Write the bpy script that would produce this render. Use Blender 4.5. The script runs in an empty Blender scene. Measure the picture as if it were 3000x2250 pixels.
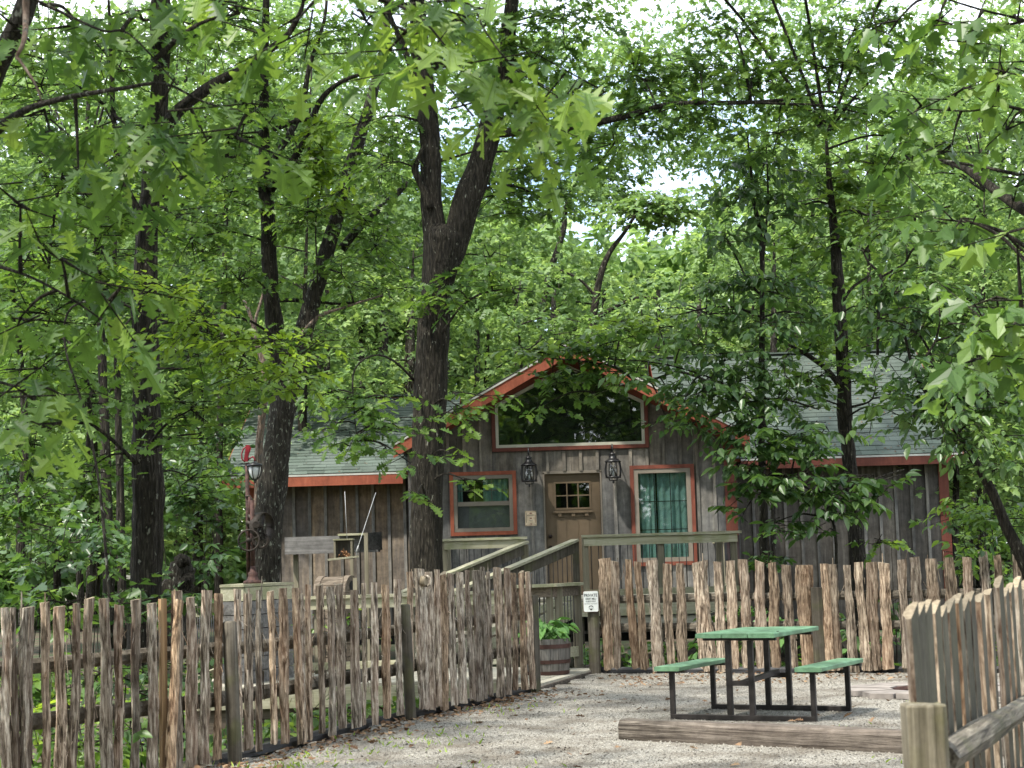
import bpy, math, random
import numpy as np
from mathutils import Vector, Matrix, noise as mnoise

random.seed(7)
SC = bpy.context.scene
COL = SC.collection

# ------------------------------------------------------------------ camera
FPX = 5000.0                       # focal length in photo pixels (photo 3000 x 2250)
PITCH = math.atan(511 / FPX)
ROLL = -0.029
CAM = Vector((0, 0, 1.5))
CR = Matrix.Rotation(math.pi / 2 + PITCH, 3, 'X') @ Matrix.Rotation(ROLL, 3, 'Z')
cd = bpy.data.cameras.new('camera')
cd.sensor_width = 36
cd.lens = FPX / 3000 * 36
cd.clip_start = 0.1
cd.clip_end = 2000
cd.dof.use_dof = True
cd.dof.focus_distance = 23
cd.dof.aperture_fstop = 7.0
cam = bpy.data.objects.new('camera', cd)
COL.objects.link(cam)
cam.matrix_world = Matrix.Translation(CAM) @ CR.to_4x4()
SC.camera = cam

# ------------------------------------------------------------------ sky and sun
SUN_EL = math.radians(60)
SUN_DIR = Vector((-0.55, -0.62, 0)).normalized() * math.cos(SUN_EL) + Vector((0, 0, math.sin(SUN_EL)))
world = bpy.data.worlds.new('World')
SC.world = world
world.use_nodes = True
wn, wl = world.node_tree.nodes, world.node_tree.links
wn.clear()
wo = wn.new('ShaderNodeOutputWorld')
bg = wn.new('ShaderNodeBackground')
sky = wn.new('ShaderNodeTexSky')
sky.sky_type = 'NISHITA'
sky.sun_disc = False
sky.sun_elevation = SUN_EL
sky.sun_rotation = math.atan2(SUN_DIR.x, SUN_DIR.y)
bg.inputs['Strength'].default_value = 0.15
tc = wn.new('ShaderNodeTexCoord')
cn = wn.new('ShaderNodeTexNoise')
cn.inputs['Scale'].default_value = 2.2
cn.inputs['Detail'].default_value = 7
cn.inputs['Roughness'].default_value = 0.6
cr = wn.new('ShaderNodeValToRGB')
cr.color_ramp.elements[0].position = 0.36
cr.color_ramp.elements[1].position = 0.60
cm = wn.new('ShaderNodeMixRGB')
cm.inputs[2].default_value = (8.6, 9.0, 9.6, 1)
wl.new(tc.outputs['Generated'], cn.inputs['Vector'])
wl.new(cn.outputs['Fac'], cr.inputs[0])
wl.new(cr.outputs[0], cm.inputs[0])
wl.new(sky.outputs[0], cm.inputs[1])
wl.new(cm.outputs[0], bg.inputs['Color'])
wl.new(bg.outputs[0], wo.inputs[0])
sd = bpy.data.lights.new('sun', 'SUN')
sd.energy = 3.5
sd.angle = math.radians(2.0)
sd.color = (1.0, 0.95, 0.86)
sun = bpy.data.objects.new('sun', sd)
COL.objects.link(sun)
sun.location = (0, 0, 40)
sun.rotation_euler = SUN_DIR.to_track_quat('Z', 'Y').to_euler()
SC.view_settings.view_transform = 'Standard'
SC.view_settings.look = 'None'
SC.view_settings.gamma = 1.0
SC.view_settings.use_curve_mapping = False
SC.view_settings.exposure = 1.25
SC.render.engine = 'CYCLES'
try:
    SC.cycles.max_bounces = 8
    SC.cycles.transparent_max_bounces = 12
    SC.cycles.diffuse_bounces = 4
    SC.cycles.glossy_bounces = 3
    SC.cycles.transmission_bounces = 4
    SC.cycles.caustics_reflective = False
    SC.cycles.caustics_refractive = False
except Exception:
    pass

# ------------------------------------------------------------------ placing helpers
def ray(px, py):
    return CR @ Vector(((px - 1500) / FPX, (1125 - py) / FPX, -1))

def at(px, py, Y):
    """world point seen at photo pixel (px,py) at depth Y"""
    d = ray(px, py)
    return CAM + d * (Y / d.y)

def on_line(px, py, A, B):
    """world point on the vertical plane through plan points A and B"""
    d = ray(px, py)
    n = Vector((B[1] - A[1], -(B[0] - A[0]), 0))
    t = (Vector((A[0], A[1], 0)) - CAM).dot(n) / d.dot(n)
    return CAM + d * t

ORIG = {}

def tag(o, label=None, cat=None, group=None, kind=None):
    if label: o['label'] = label
    if cat: o['category'] = cat
    if group: o['group'] = group
    if kind: o['kind'] = kind
    return o

def thing(name, loc, label, cat, group=None):
    o = bpy.data.objects.new(name, None)
    COL.objects.link(o)
    o.location = loc
    o.empty_display_size = 0.2
    ORIG[o.name] = Vector(loc)
    return tag(o, label, cat, group)

def link_mesh(name, me, mats, parent, origin):
    for m in (mats if isinstance(mats, (list, tuple)) else [mats]):
        me.materials.append(m)
    o = bpy.data.objects.new(name, me)
    COL.objects.link(o)
    if parent is not None:
        o.parent = parent
        ORIG[o.name] = ORIG[parent.name]
    else:
        o.location = origin
        ORIG[o.name] = Vector(origin)
    return o

class MB:
    """collects shapes in world coordinates; build() links them as one mesh object"""
    def __init__(s):
        s.v = []; s.f = []; s.mi = []; s.sm = []
    def add(s, vs, fs, m=0, smooth=False):
        b = len(s.v)
        s.v.extend([tuple(v) for v in vs])
        for f in fs:
            s.f.append(tuple(i + b for i in f)); s.mi.append(m); s.sm.append(smooth)
        return s
    def box(s, lo, hi, m=0):
        x0, y0, z0 = lo; x1, y1, z1 = hi
        vs = [(x0,y0,z0),(x1,y0,z0),(x1,y1,z0),(x0,y1,z0),(x0,y0,z1),(x1,y0,z1),(x1,y1,z1),(x0,y1,z1)]
        return s.add(vs, [(0,3,2,1),(4,5,6,7),(0,1,5,4),(1,2,6,5),(2,3,7,6),(3,0,4,7)], m)
    def beam(s, p0, p1, w, h, up=(0,0,1), m=0, bev=0.0):
        """bar from p0 to p1; w across, h along up"""
        p0 = Vector(p0); p1 = Vector(p1); d = (p1 - p0).normalized(); up = Vector(up)
        sd_ = d.cross(up).normalized(); u = sd_.cross(d).normalized()
        a, b = sd_ * w / 2, u * h / 2
        if bev <= 0:
            ring = [-a - b, a - b, a + b, -a + b]
        else:
            k = bev; a1, b1 = sd_ * (w/2 - k), u * (h/2 - k)
            ring = [-a1 - b, a1 - b, a - b1, a + b1, a1 + b, -a1 + b, -a + b1, -a - b1]
        n = len(ring)
        vs = [p0 + r for r in ring] + [p1 + r for r in ring]
        fs = [tuple(range(n))[::-1], tuple(range(n, 2 * n))] + [(i, (i+1) % n, n + (i+1) % n, n + i) for i in range(n)]
        return s.add(vs, fs, m)
    def tube(s, pts, rad, n=8, m=0, jit=0.0, seed=0, cap=True, smooth=True, freq=1.0):
        pts = [Vector(p) for p in pts]
        if not isinstance(rad, (list, tuple)): rad = [rad] * len(pts)
        up = Vector((0, 0, 1)); vs = []
        prev = None
        for i, p in enumerate(pts):
            d = (pts[min(i+1, len(pts)-1)] - pts[max(i-1, 0)]).normalized()
            if prev is None:
                a = d.cross(up if abs(d.z) < 0.9 else Vector((0, 1, 0))).normalized()
            else:
                a = (prev - d * prev.dot(d)).normalized()
            prev = a; b = d.cross(a)
            for k in range(n):
                t = 2 * math.pi * k / n
                r = rad[i]
                dirv = a * math.cos(t) + b * math.sin(t)
                if jit:
                    q = p * freq + dirv * 3.0
                    r *= 1 + jit * mnoise.noise((q.x + seed, q.y, q.z * 1.3))
                vs.append(p + dirv * r)
        fs = []
        for i in range(len(pts) - 1):
            for k in range(n):
                fs.append((i*n + k, i*n + (k+1) % n, (i+1)*n + (k+1) % n, (i+1)*n + k))
        s.add(vs, fs, m, smooth)
        if cap:
            b0 = len(s.v) - len(vs)
            s.f.append(tuple(b0 + k for k in range(n))[::-1]); s.mi.append(m); s.sm.append(False)
            e = b0 + (len(pts) - 1) * n
            s.f.append(tuple(e + k for k in range(n))); s.mi.append(m); s.sm.append(False)
        return s
    def lathe(s, c, prof, n=16, m=0, axis='Z', smooth=True, sx=1.0):
        c = Vector(c); vs = []
        for r, h in prof:
            for k in range(n):
                t = 2 * math.pi * k / n
                a, b = r * math.cos(t), r * math.sin(t)
                if axis == 'Z': q = Vector((a * sx, b, h))
                elif axis == 'Y': q = Vector((a, h, b))
                else: q = Vector((h, a, b))
                vs.append(c + q)
        fs = []
        for i in range(len(prof) - 1):
            for k in range(n):
                f = (i*n + k, i*n + (k+1) % n, (i+1)*n + (k+1) % n, (i+1)*n + k)
                fs.append(f if axis != 'Y' else f[::-1])
        fs.append(tuple(range(n))[::-1]); e = (len(prof)-1)*n
        fs.append(tuple(range(e, e + n)))
        return s.add(vs, fs, m, smooth)
    def ring(s, c, R_, r, axis='Y', n=24, k=6, m=0, squash=1.0):
        """torus"""
        c = Vector(c); vs = []
        for i in range(n):
            t = 2*math.pi*i/n
            for j in range(k):
                u = 2*math.pi*j/k
                rr = R_ + r*math.cos(u); h = r*math.sin(u)*squash
                a, b = rr*math.cos(t), rr*math.sin(t)
                vs.append(c + (Vector((a, h, b)) if axis == 'Y' else Vector((a, b, h)) if axis == 'Z' else Vector((h, a, b))))
        fs = [(i*k+j, i*k+(j+1) % k, ((i+1) % n)*k+(j+1) % k, ((i+1) % n)*k+j) for i in range(n) for j in range(k)]
        return s.add(vs, fs, m, True)
    def prism(s, poly, y0, y1, m=0):
        """polygon in x,z extruded from y0 to y1"""
        n = len(poly)
        vs = [(x, y0, z) for x, z in poly] + [(x, y1, z) for x, z in poly]
        fs = [tuple(range(n)), tuple(range(n, 2*n))[::-1]] + [(i, n+i, n+(i+1) % n, (i+1) % n) for i in range(n)]
        return s.add(vs, fs, m)
    def slab(s, poly, z0, z1, m=0):
        n = len(poly)
        vs = [(x, y, z0) for x, y in poly] + [(x, y, z1) for x, y in poly]
        fs = [tuple(range(n))[::-1], tuple(range(n, 2*n))] + [(i, (i+1) % n, n+(i+1) % n, n+i) for i in range(n)]
        return s.add(vs, fs, m)
    def build(s, name, mats, parent=None, origin=None, fix=True):
        if not s.v: return None
        if parent is not None: og = ORIG[parent.name]
        elif origin is not None: og = Vector(origin)
        else:
            a = np.array(s.v); og = Vector(((a[:,0].min()+a[:,0].max())/2, (a[:,1].min()+a[:,1].max())/2, a[:,2].min()))
        me = bpy.data.meshes.new(name)
        me.from_pydata([(v[0]-og.x, v[1]-og.y, v[2]-og.z) for v in s.v], [], s.f)
        me.polygons.foreach_set('material_index', s.mi)
        me.polygons.foreach_set('use_smooth', s.sm)
        if fix:
            import bmesh
            bm = bmesh.new(); bm.from_mesh(me)
            bmesh.ops.recalc_face_normals(bm, faces=bm.faces)
            bm.to_mesh(me); bm.free()
        me.update()
        return link_mesh(name, me, mats, parent, og)

# ------------------------------------------------------------------ materials
def newmat(name):
    m = bpy.data.materials.new(name); m.use_nodes = True
    nt = m.node_tree; b = nt.nodes['Principled BSDF']
    return m, nt.nodes, nt.links, b

def ramp(N, cols, fac=None, L=None):
    r = N.new('ShaderNodeValToRGB')
    e = r.color_ramp.elements
    while len(e) < len(cols): e.new(0.5)
    for i, (p, c) in enumerate(cols):
        e[i].position = p; e[i].color = (c[0], c[1], c[2], 1)
    if fac is not None: L.new(fac, r.inputs[0])
    return r

def plain(name, col, rough=0.6, metal=0.0, spec=0.4, var=0.12, scale=9.0, bump=0.1, bscale=60):
    m, N, L, b = newmat(name)
    g = N.new('ShaderNodeNewGeometry'); n = N.new('ShaderNodeTexNoise')
    n.inputs['Scale'].default_value = scale; n.inputs['Detail'].default_value = 6
    L.new(g.outputs['Position'], n.inputs['Vector'])
    lo = [c * (1 - 2.2*var) for c in col]; hi = [min(1, c * (1 + 2*var)) for c in col]
    r = ramp(N, [(0.3, lo), (0.7, hi)], n.outputs['Fac'], L)
    L.new(r.outputs[0], b.inputs['Base Color'])
    b.inputs['Roughness'].default_value = rough; b.inputs['Metallic'].default_value = metal
    b.inputs['Specular IOR Level'].default_value = spec
    n2 = N.new('ShaderNodeTexNoise'); n2.inputs['Scale'].default_value = bscale; n2.inputs['Detail'].default_value = 4
    L.new(g.outputs['Position'], n2.inputs['Vector'])
    bp = N.new('ShaderNodeBump'); bp.inputs['Strength'].default_value = bump; bp.inputs['Distance'].default_value = 0.01
    L.new(n2.outputs['Fac'], bp.inputs['Height']); L.new(bp.outputs[0], b.inputs['Normal'])
    return m

def wood(name, cols, axis='Z', fine=55.0, stretch=0.035, stain=None, stain_amt=0.5, stain_scale=1.6, rand=0.35, bump=0.35, rough=0.85, green=None, zmix=None, blotch=0.0, rotz=0.0, warm=None):
    """grain drawn out along one world axis, each piece offset and shaded by its own random number"""
    m, N, L, b = newmat(name)
    g = N.new('ShaderNodeNewGeometry'); oi = N.new('ShaderNodeObjectInfo')
    off = N.new('ShaderNodeVectorMath'); off.operation = 'SCALE'
    cmb = N.new('ShaderNodeCombineXYZ')
    for i in range(3): L.new(oi.outputs['Random'], cmb.inputs[i])
    L.new(cmb.outputs[0], off.inputs[0]); off.inputs['Scale'].default_value = 37.0
    addv = N.new('ShaderNodeVectorMath'); addv.operation = 'ADD'
    src = g.outputs['Position']
    if rotz:
        vr = N.new('ShaderNodeVectorRotate'); vr.rotation_type = 'Z_AXIS'; vr.inputs['Angle'].default_value = math.radians(rotz)
        L.new(src, vr.inputs['Vector']); src = vr.outputs[0]
    L.new(src, addv.inputs[0]); L.new(off.outputs[0], addv.inputs[1])
    mp = N.new('ShaderNodeMapping')
    sc = [1, 1, 1]; sc['XYZ'.index(axis)] = stretch
    mp.inputs['Scale'].default_value = sc
    L.new(addv.outputs[0], mp.inputs['Vector'])
    n = N.new('ShaderNodeTexNoise'); n.inputs['Scale'].default_value = fine; n.inputs['Detail'].default_value = 8
    n.inputs['Roughness'].default_value = 0.65; n.inputs['Distortion'].default_value = 0.6
    L.new(mp.outputs[0], n.inputs['Vector'])
    r = ramp(N, cols, n.outputs['Fac'], L)
    out = r.outputs[0]
    if stain:
        mp2 = N.new('ShaderNodeMapping'); sc2 = [1, 1, 1]; sc2['XYZ'.index(axis)] = 0.35
        mp2.inputs['Scale'].default_value = sc2; L.new(addv.outputs[0], mp2.inputs['Vector'])
        n2 = N.new('ShaderNodeTexNoise'); n2.inputs['Scale'].default_value = stain_scale; n2.inputs['Detail'].default_value = 5
        L.new(mp2.outputs[0], n2.inputs['Vector'])
        r2 = ramp(N, [(0.42, (0, 0, 0)), (0.62, (1, 1, 1))], n2.outputs['Fac'], L)
        ml = N.new('ShaderNodeMath'); ml.operation = 'MULTIPLY'; ml.inputs[1].default_value = stain_amt
        L.new(r2.outputs[0], ml.inputs[0])
        mx = N.new('ShaderNodeMixRGB'); mx.inputs[2].default_value = (*stain, 1)
        L.new(ml.outputs[0], mx.inputs[0]); L.new(out, mx.inputs[1]); out = mx.outputs[0]
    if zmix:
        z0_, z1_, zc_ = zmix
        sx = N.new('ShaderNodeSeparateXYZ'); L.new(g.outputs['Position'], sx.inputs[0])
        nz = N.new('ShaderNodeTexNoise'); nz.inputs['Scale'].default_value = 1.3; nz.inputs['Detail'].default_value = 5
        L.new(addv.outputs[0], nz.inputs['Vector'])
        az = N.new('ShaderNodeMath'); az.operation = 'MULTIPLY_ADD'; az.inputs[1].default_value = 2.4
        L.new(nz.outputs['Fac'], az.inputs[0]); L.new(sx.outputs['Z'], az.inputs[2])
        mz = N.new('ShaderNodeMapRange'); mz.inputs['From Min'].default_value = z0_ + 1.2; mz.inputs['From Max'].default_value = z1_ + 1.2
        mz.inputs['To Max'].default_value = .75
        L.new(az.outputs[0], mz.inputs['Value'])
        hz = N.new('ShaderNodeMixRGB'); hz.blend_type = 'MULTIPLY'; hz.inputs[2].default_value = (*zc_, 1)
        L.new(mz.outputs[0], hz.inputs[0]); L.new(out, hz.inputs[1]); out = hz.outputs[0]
    if blotch:
        nb = N.new('ShaderNodeTexNoise'); nb.inputs['Scale'].default_value = 7; nb.inputs['Detail'].default_value = 7; nb.inputs['Roughness'].default_value = .7
        L.new(addv.outputs[0], nb.inputs['Vector'])
        rb = N.new('ShaderNodeMapRange'); rb.inputs['From Min'].default_value = .3; rb.inputs['From Max'].default_value = .7
        rb.inputs['To Min'].default_value = 1 - blotch; rb.inputs['To Max'].default_value = 1 + blotch
        L.new(nb.outputs['Fac'], rb.inputs['Value'])
        vb = N.new('ShaderNodeHueSaturation'); L.new(rb.outputs[0], vb.inputs['Value']); L.new(out, vb.inputs['Color']); out = vb.outputs[0]
    if green:
        n4 = N.new('ShaderNodeTexNoise'); n4.inputs['Scale'].default_value = 5; n4.inputs['Detail'].default_value = 6
        L.new(addv.outputs[0], n4.inputs['Vector'])
        r4 = ramp(N, [(0.5, (0, 0, 0)), (0.66, (1, 1, 1))], n4.outputs['Fac'], L)
        ml4 = N.new('ShaderNodeMath'); ml4.operation = 'MULTIPLY'; ml4.inputs[1].default_value = 0.5
        L.new(r4.outputs[0], ml4.inputs[0])
        mx4 = N.new('ShaderNodeMixRGB'); mx4.inputs[2].default_value = (*green, 1)
        L.new(ml4.outputs[0], mx4.inputs[0]); L.new(out, mx4.inputs[1]); out = mx4.outputs[0]
    if warm:                              # some pieces greyer, some warmer brown
        m7 = N.new('ShaderNodeMath'); m7.operation = 'MULTIPLY'; m7.inputs[1].default_value = 7.31
        fr7 = N.new('ShaderNodeMath'); fr7.operation = 'FRACT'; pw = N.new('ShaderNodeMath'); pw.operation = 'POWER'; pw.inputs[1].default_value = 1.8
        L.new(oi.outputs['Random'], m7.inputs[0]); L.new(m7.outputs[0], fr7.inputs[0]); L.new(fr7.outputs[0], pw.inputs[0])
        mw = N.new('ShaderNodeMixRGB'); mw.blend_type = 'MULTIPLY'; mw.inputs[2].default_value = (*warm, 1)
        L.new(pw.outputs[0], mw.inputs[0]); L.new(out, mw.inputs[1]); out = mw.outputs[0]
    hv = N.new('ShaderNodeHueSaturation')
    mr = N.new('ShaderNodeMapRange'); mr.inputs['To Min'].default_value = 1 - rand; mr.inputs['To Max'].default_value = 1 + rand
    L.new(oi.outputs['Random'], mr.inputs['Value']); L.new(mr.outputs[0], hv.inputs['Value'])
    L.new(out, hv.inputs['Color']); L.new(hv.outputs[0], b.inputs['Base Color'])
    b.inputs['Roughness'].default_value = rough; b.inputs['Specular IOR Level'].default_value = 0.25
    bp = N.new('ShaderNodeBump'); bp.inputs['Strength'].default_value = bump; bp.inputs['Distance'].default_value = 0.012
    L.new(n.outputs['Fac'], bp.inputs['Height']); L.new(bp.outputs[0], b.inputs['Normal'])
    return m

M = {}
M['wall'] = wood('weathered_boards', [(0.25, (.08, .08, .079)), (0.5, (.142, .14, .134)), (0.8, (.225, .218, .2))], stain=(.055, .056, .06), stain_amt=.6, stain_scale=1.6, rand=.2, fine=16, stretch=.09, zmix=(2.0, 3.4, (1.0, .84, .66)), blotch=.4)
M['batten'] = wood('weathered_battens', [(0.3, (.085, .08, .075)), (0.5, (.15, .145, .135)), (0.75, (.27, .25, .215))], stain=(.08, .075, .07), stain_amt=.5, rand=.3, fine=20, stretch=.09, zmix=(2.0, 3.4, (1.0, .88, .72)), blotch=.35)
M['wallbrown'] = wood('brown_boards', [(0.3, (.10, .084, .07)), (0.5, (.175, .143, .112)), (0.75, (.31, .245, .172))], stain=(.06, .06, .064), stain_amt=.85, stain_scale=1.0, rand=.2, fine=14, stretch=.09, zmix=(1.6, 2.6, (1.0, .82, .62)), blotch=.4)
M['wallshaded'] = wood('shaded_wing_boards', [(0.3, (.055, .048, .041)), (0.5, (.105, .093, .078)), (0.75, (.2, .18, .15))], stain=(.05, .047, .045), stain_amt=.5, rand=.2, fine=16, stretch=.09, blotch=.35)  # wing boards darkened in colour for the tree shade on them
M['orange'] = wood('orange_paint', [(0.25, (.19, .052, .029)), (0.55, (.27, .078, .042)), (0.8, (.33, .115, .066))], stain=(.18, .045, .028), stain_amt=.5, rand=.1, bump=.12, rough=.6, fine=12, stretch=.2, blotch=.2)
M['shaded_trim'] = wood('shaded_orange_paint', [(0.25, (.10, .03, .02)), (0.6, (.165, .05, .032)), (0.8, (.21, .075, .048))], stain=(.085, .027, .018), rand=.12, bump=.12, rough=.6, fine=12, stretch=.2, blotch=.2)  # darker copy of the orange paint, with shade put into the colour
M['soffit'] = wood('brown_soffit', [(0.3, (.12, .035, .02)), (0.7, (.2, .06, .032))], axis='Y', rand=.1, bump=.1)
M['deck'] = wood('treated_lumber', [(0.28, (.25, .235, .16)), (0.5, (.39, .37, .265)), (0.75, (.54, .52, .39))], axis='X', stain=(.2, .2, .11), stain_amt=.4, rand=.15, fine=38, green=(.2, .22, .09))
M['deckz'] = wood('treated_lumber_upright', [(0.28, (.13, .115, .078)), (0.5, (.23, .205, .145)), (0.75, (.34, .315, .23))], axis='Z', stain=(.12, .11, .085), stain_amt=.5, rand=.25, fine=38)
M['deckfloor'] = wood('pale_deck_boards', [(0.3, (.25, .23, .18)), (0.5, (.4, .38, .31)), (0.75, (.55, .52, .44))], axis='X', rand=.15, fine=30, stain=(.2, .17, .12), stain_amt=.3)
M['bark_picket'] = wood('cedar_bark', [(0.33, (.022, .016, .012)), (0.42, (.115, .092, .07)), (0.52, (.31, .262, .205)), (0.66, (.6, .54, .45))], fine=44, stretch=.12, warm=(1.0, .82, .66), stain=(.17, .10, .065), stain_amt=.4, stain_scale=4.5, rand=.42, bump=1.0, rough=.9, blotch=.35)
M['bark_back'] = wood('cedar_bark_grey', [(0.33, (.022, .018, .015)), (0.42, (.11, .088, .067)), (0.52, (.265, .222, .175)), (0.66, (.5, .445, .365))], fine=46, stretch=.12, warm=(1.0, .86, .72), stain=(.18, .11, .07), stain_amt=.35, stain_scale=3, rand=.36, bump=1.0, rough=.9, blotch=.3)
M['cutwood'] = wood('cut_ends', [(0.35, (.17, .135, .09)), (0.65, (.30, .25, .175))], rand=.25, bump=.15)
M['sawn'] = wood('sawn_grey_backs', [(0.3, (.05, .045, .032)), (0.5, (.11, .10, .073)), (0.75, (.18, .168, .125))], axis='Z', stain=(.09, .09, .055), rand=.25, fine=60, bump=.7, blotch=.3)
M['split'] = wood('tan_split_wood', [(0.35, (.22, .13, .065)), (0.65, (.42, .28, .15))], rand=.1, bump=.3, fine=30)
M['post'] = wood('grey_post', [(0.3, (.03, .026, .02)), (0.5, (.085, .074, .058)), (0.75, (.16, .142, .112))], stain=(.065, .055, .038), rand=.2, fine=30, green=(.075, .08, .03), blotch=.3)
M['mosspost'] = wood('mossy_post', [(0.28, (.05, .042, .028)), (0.5, (.16, .138, .1)), (0.75, (.3, .265, .2))], stain=(.08, .075, .035), rand=.05, fine=45, bump=.9, green=(.11, .11, .035), blotch=.3)
M['railx'] = wood('split_rail', [(0.3, (.05, .043, .033)), (0.5, (.13, .112, .088)), (0.75, (.24, .215, .17))], axis='X', rand=.2, fine=30, bump=.7)
M['timber'] = wood('landscape_timber', [(0.34, (.018, .013, .01)), (0.42, (.055, .046, .037)), (0.55, (.115, .098, .08)), (0.72, (.22, .195, .165))], axis='X', stain=(.15, .12, .10), stain_amt=.4, rand=.05, fine=46, stretch=.04, bump=1.0, blotch=.35, rotz=38)
M['nearrail'] = wood('old_fence_rail', [(0.34, (.03, .024, .018)), (0.42, (.09, .078, .06)), (0.55, (.18, .16, .125)), (0.72, (.3, .275, .22))], axis='X', rand=.05, fine=46, stretch=.04, bump=1.0, blotch=.3, rotz=-69, green=(.1, .1, .05))
M['edging'] = plain('black_edging', (.018, .018, .02), rough=.5, bump=.3)
M['door'] = plain('brown_door_paint', (.115, .083, .052), rough=.5, var=.04, bump=.03)
M['vinyl'] = plain('taupe_window_frame', (.19, .165, .135), rough=.4, var=.05, bump=.02)
M['paleframe'] = plain('pale_window_frame', (.40, .385, .31), rough=.4, var=.06, bump=.02)
M['curtain'] = plain('teal_curtain', (.17, .31, .285), rough=.9, var=.08, scale=14, bump=.2)
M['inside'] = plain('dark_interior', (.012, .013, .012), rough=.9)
M['screen'] = plain('insect_screen', (.14, .14, .145), rough=.7, var=.05)
M['iron'] = plain('black_iron', (.012, .012, .013), rough=.38, metal=.2, spec=.5, bump=.15)
M['steel'] = plain('dark_table_steel', (.028, .024, .022), rough=.5, metal=.3, bump=.3, var=.3)
M['rust'] = plain('rusty_iron', (.05, .024, .019), rough=.75, metal=.2, bump=.5, var=.35, scale=18)
M['oldiron'] = plain('old_dark_iron', (.035, .028, .022), rough=.65, metal=.5, bump=.5, var=.35)
M['redpaint'] = plain('red_paint', (.16, .012, .018), rough=.4, var=.2)
M['frost'] = plain('frosted_glass', (.62, .64, .64), rough=.25, var=.04, bump=.01)
M['hoop'] = plain('rusty_hoop', (.075, .04, .033), rough=.6, metal=.5, bump=.3)
M['stave'] = wood('barrel_staves', [(0.3, (.06, .055, .05)), (0.5, (.15, .14, .125)), (0.75, (.26, .24, .21))], rand=.15, fine=34)
M['soil'] = plain('potting_soil', (.03, .022, .015), rough=1, bump=.8)
M['greenpaint'] = wood('green_bench_paint', [(0.25, (.10, .205, .115)), (0.5, (.145, .275, .16)), (0.8, (.2, .35, .215))], axis='Y', rand=.06, fine=22, bump=.25, rough=.5, stain=(.075, .13, .075), stain_amt=.6, stain_scale=7, blotch=.22)
M['sign'] = plain('white_sign', (.74, .76, .72), rough=.35, var=.03, bump=.02)
M['rustred'] = plain('rusty_sign_edge', (.2, .06, .04), rough=.7, var=.2)
M['ink'] = plain('black_ink', (.02, .022, .025), rough=.6)
M['inkgrey'] = plain('faded_ink', (.2, .2, .19), rough=.6)
M['paper'] = plain('aged_paper', (.58, .47, .33), rough=.7, var=.12, scale=14, bump=.05)
M['paperink'] = plain('brown_ink', (.24, .1, .08), rough=.7)
M['cable'] = plain('pale_cable', (.6, .6, .6), rough=.4)
M['brass'] = plain('dark_bronze', (.02, .014, .012), rough=.3, metal=.7)
M['stone'] = plain('pink_flagstone', (.22, .195, .175), rough=.85, var=.18, scale=6, bump=.4)
M['firebrick'] = plain('pit_lining', (.13, .07, .055), rough=.9, var=.25, bump=.5)
M['ash'] = plain('ash', (.07, .065, .06), rough=1, bump=.6)
M['plankbrown'] = wood('brown_planks', [(0.3, (.065, .05, .037)), (0.5, (.135, .108, .082)), (0.75, (.23, .19, .147))], axis='X', rand=.2, fine=34)
M['greyx'] = wood('grey_planks', [(0.3, (.075, .07, .066)), (0.5, (.145, .14, .135)), (0.75, (.24, .23, .22))], axis='X', rand=.15, fine=24, blotch=.3)
M['nuts'] = plain('peanut_shells', (.5, .27, .14), rough=.8, var=.3, scale=50, bump=.6)
M['driveedge'] = plain('pale_drip_edge', (.42, .42, .38), rough=.5, var=.05)

def shingle_mat():
    m, N, L, b = newmat('green_asphalt_shingle')
    g = N.new('ShaderNodeNewGeometry'); oi = N.new('ShaderNodeObjectInfo')
    n = N.new('ShaderNodeTexNoise'); n.inputs['Scale'].default_value = 90; n.inputs['Detail'].default_value = 3
    v = N.new('ShaderNodeTexVoronoi'); v.inputs['Scale'].default_value = 3.3
    n3 = N.new('ShaderNodeTexNoise'); n3.inputs['Scale'].default_value = 1.3; n3.inputs['Detail'].default_value = 5
    for q in (n, v, n3): L.new(g.outputs['Position'], q.inputs['Vector'])
    r = ramp(N, [(0.3, (.047, .063, .051)), (0.7, (.08, .102, .083))], n.outputs['Fac'], L)
    hv = N.new('ShaderNodeHueSaturation'); mr = N.new('ShaderNodeMapRange')
    mr.inputs['To Min'].default_value = .78; mr.inputs['To Max'].default_value = 1.2
    L.new(oi.outputs['Random'], mr.inputs['Value']); L.new(mr.outputs[0], hv.inputs['Value'])
    mx = N.new('ShaderNodeMixRGB'); mx.inputs[2].default_value = (.115, .137, .12, 1)
    r3 = ramp(N, [(0.45, (0, 0, 0)), (0.7, (.6, .6, .6))], n3.outputs['Fac'], L)
    L.new(r3.outputs[0], mx.inputs[0]); L.new(r.outputs[0], mx.inputs[1])
    L.new(mx.outputs[0], hv.inputs['Color']); L.new(hv.outputs[0], b.inputs['Base Color'])
    b.inputs['Roughness'].default_value = .85; b.inputs['Specular IOR Level'].default_value = .3
    return m
M['shingle'] = shingle_mat()

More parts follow.
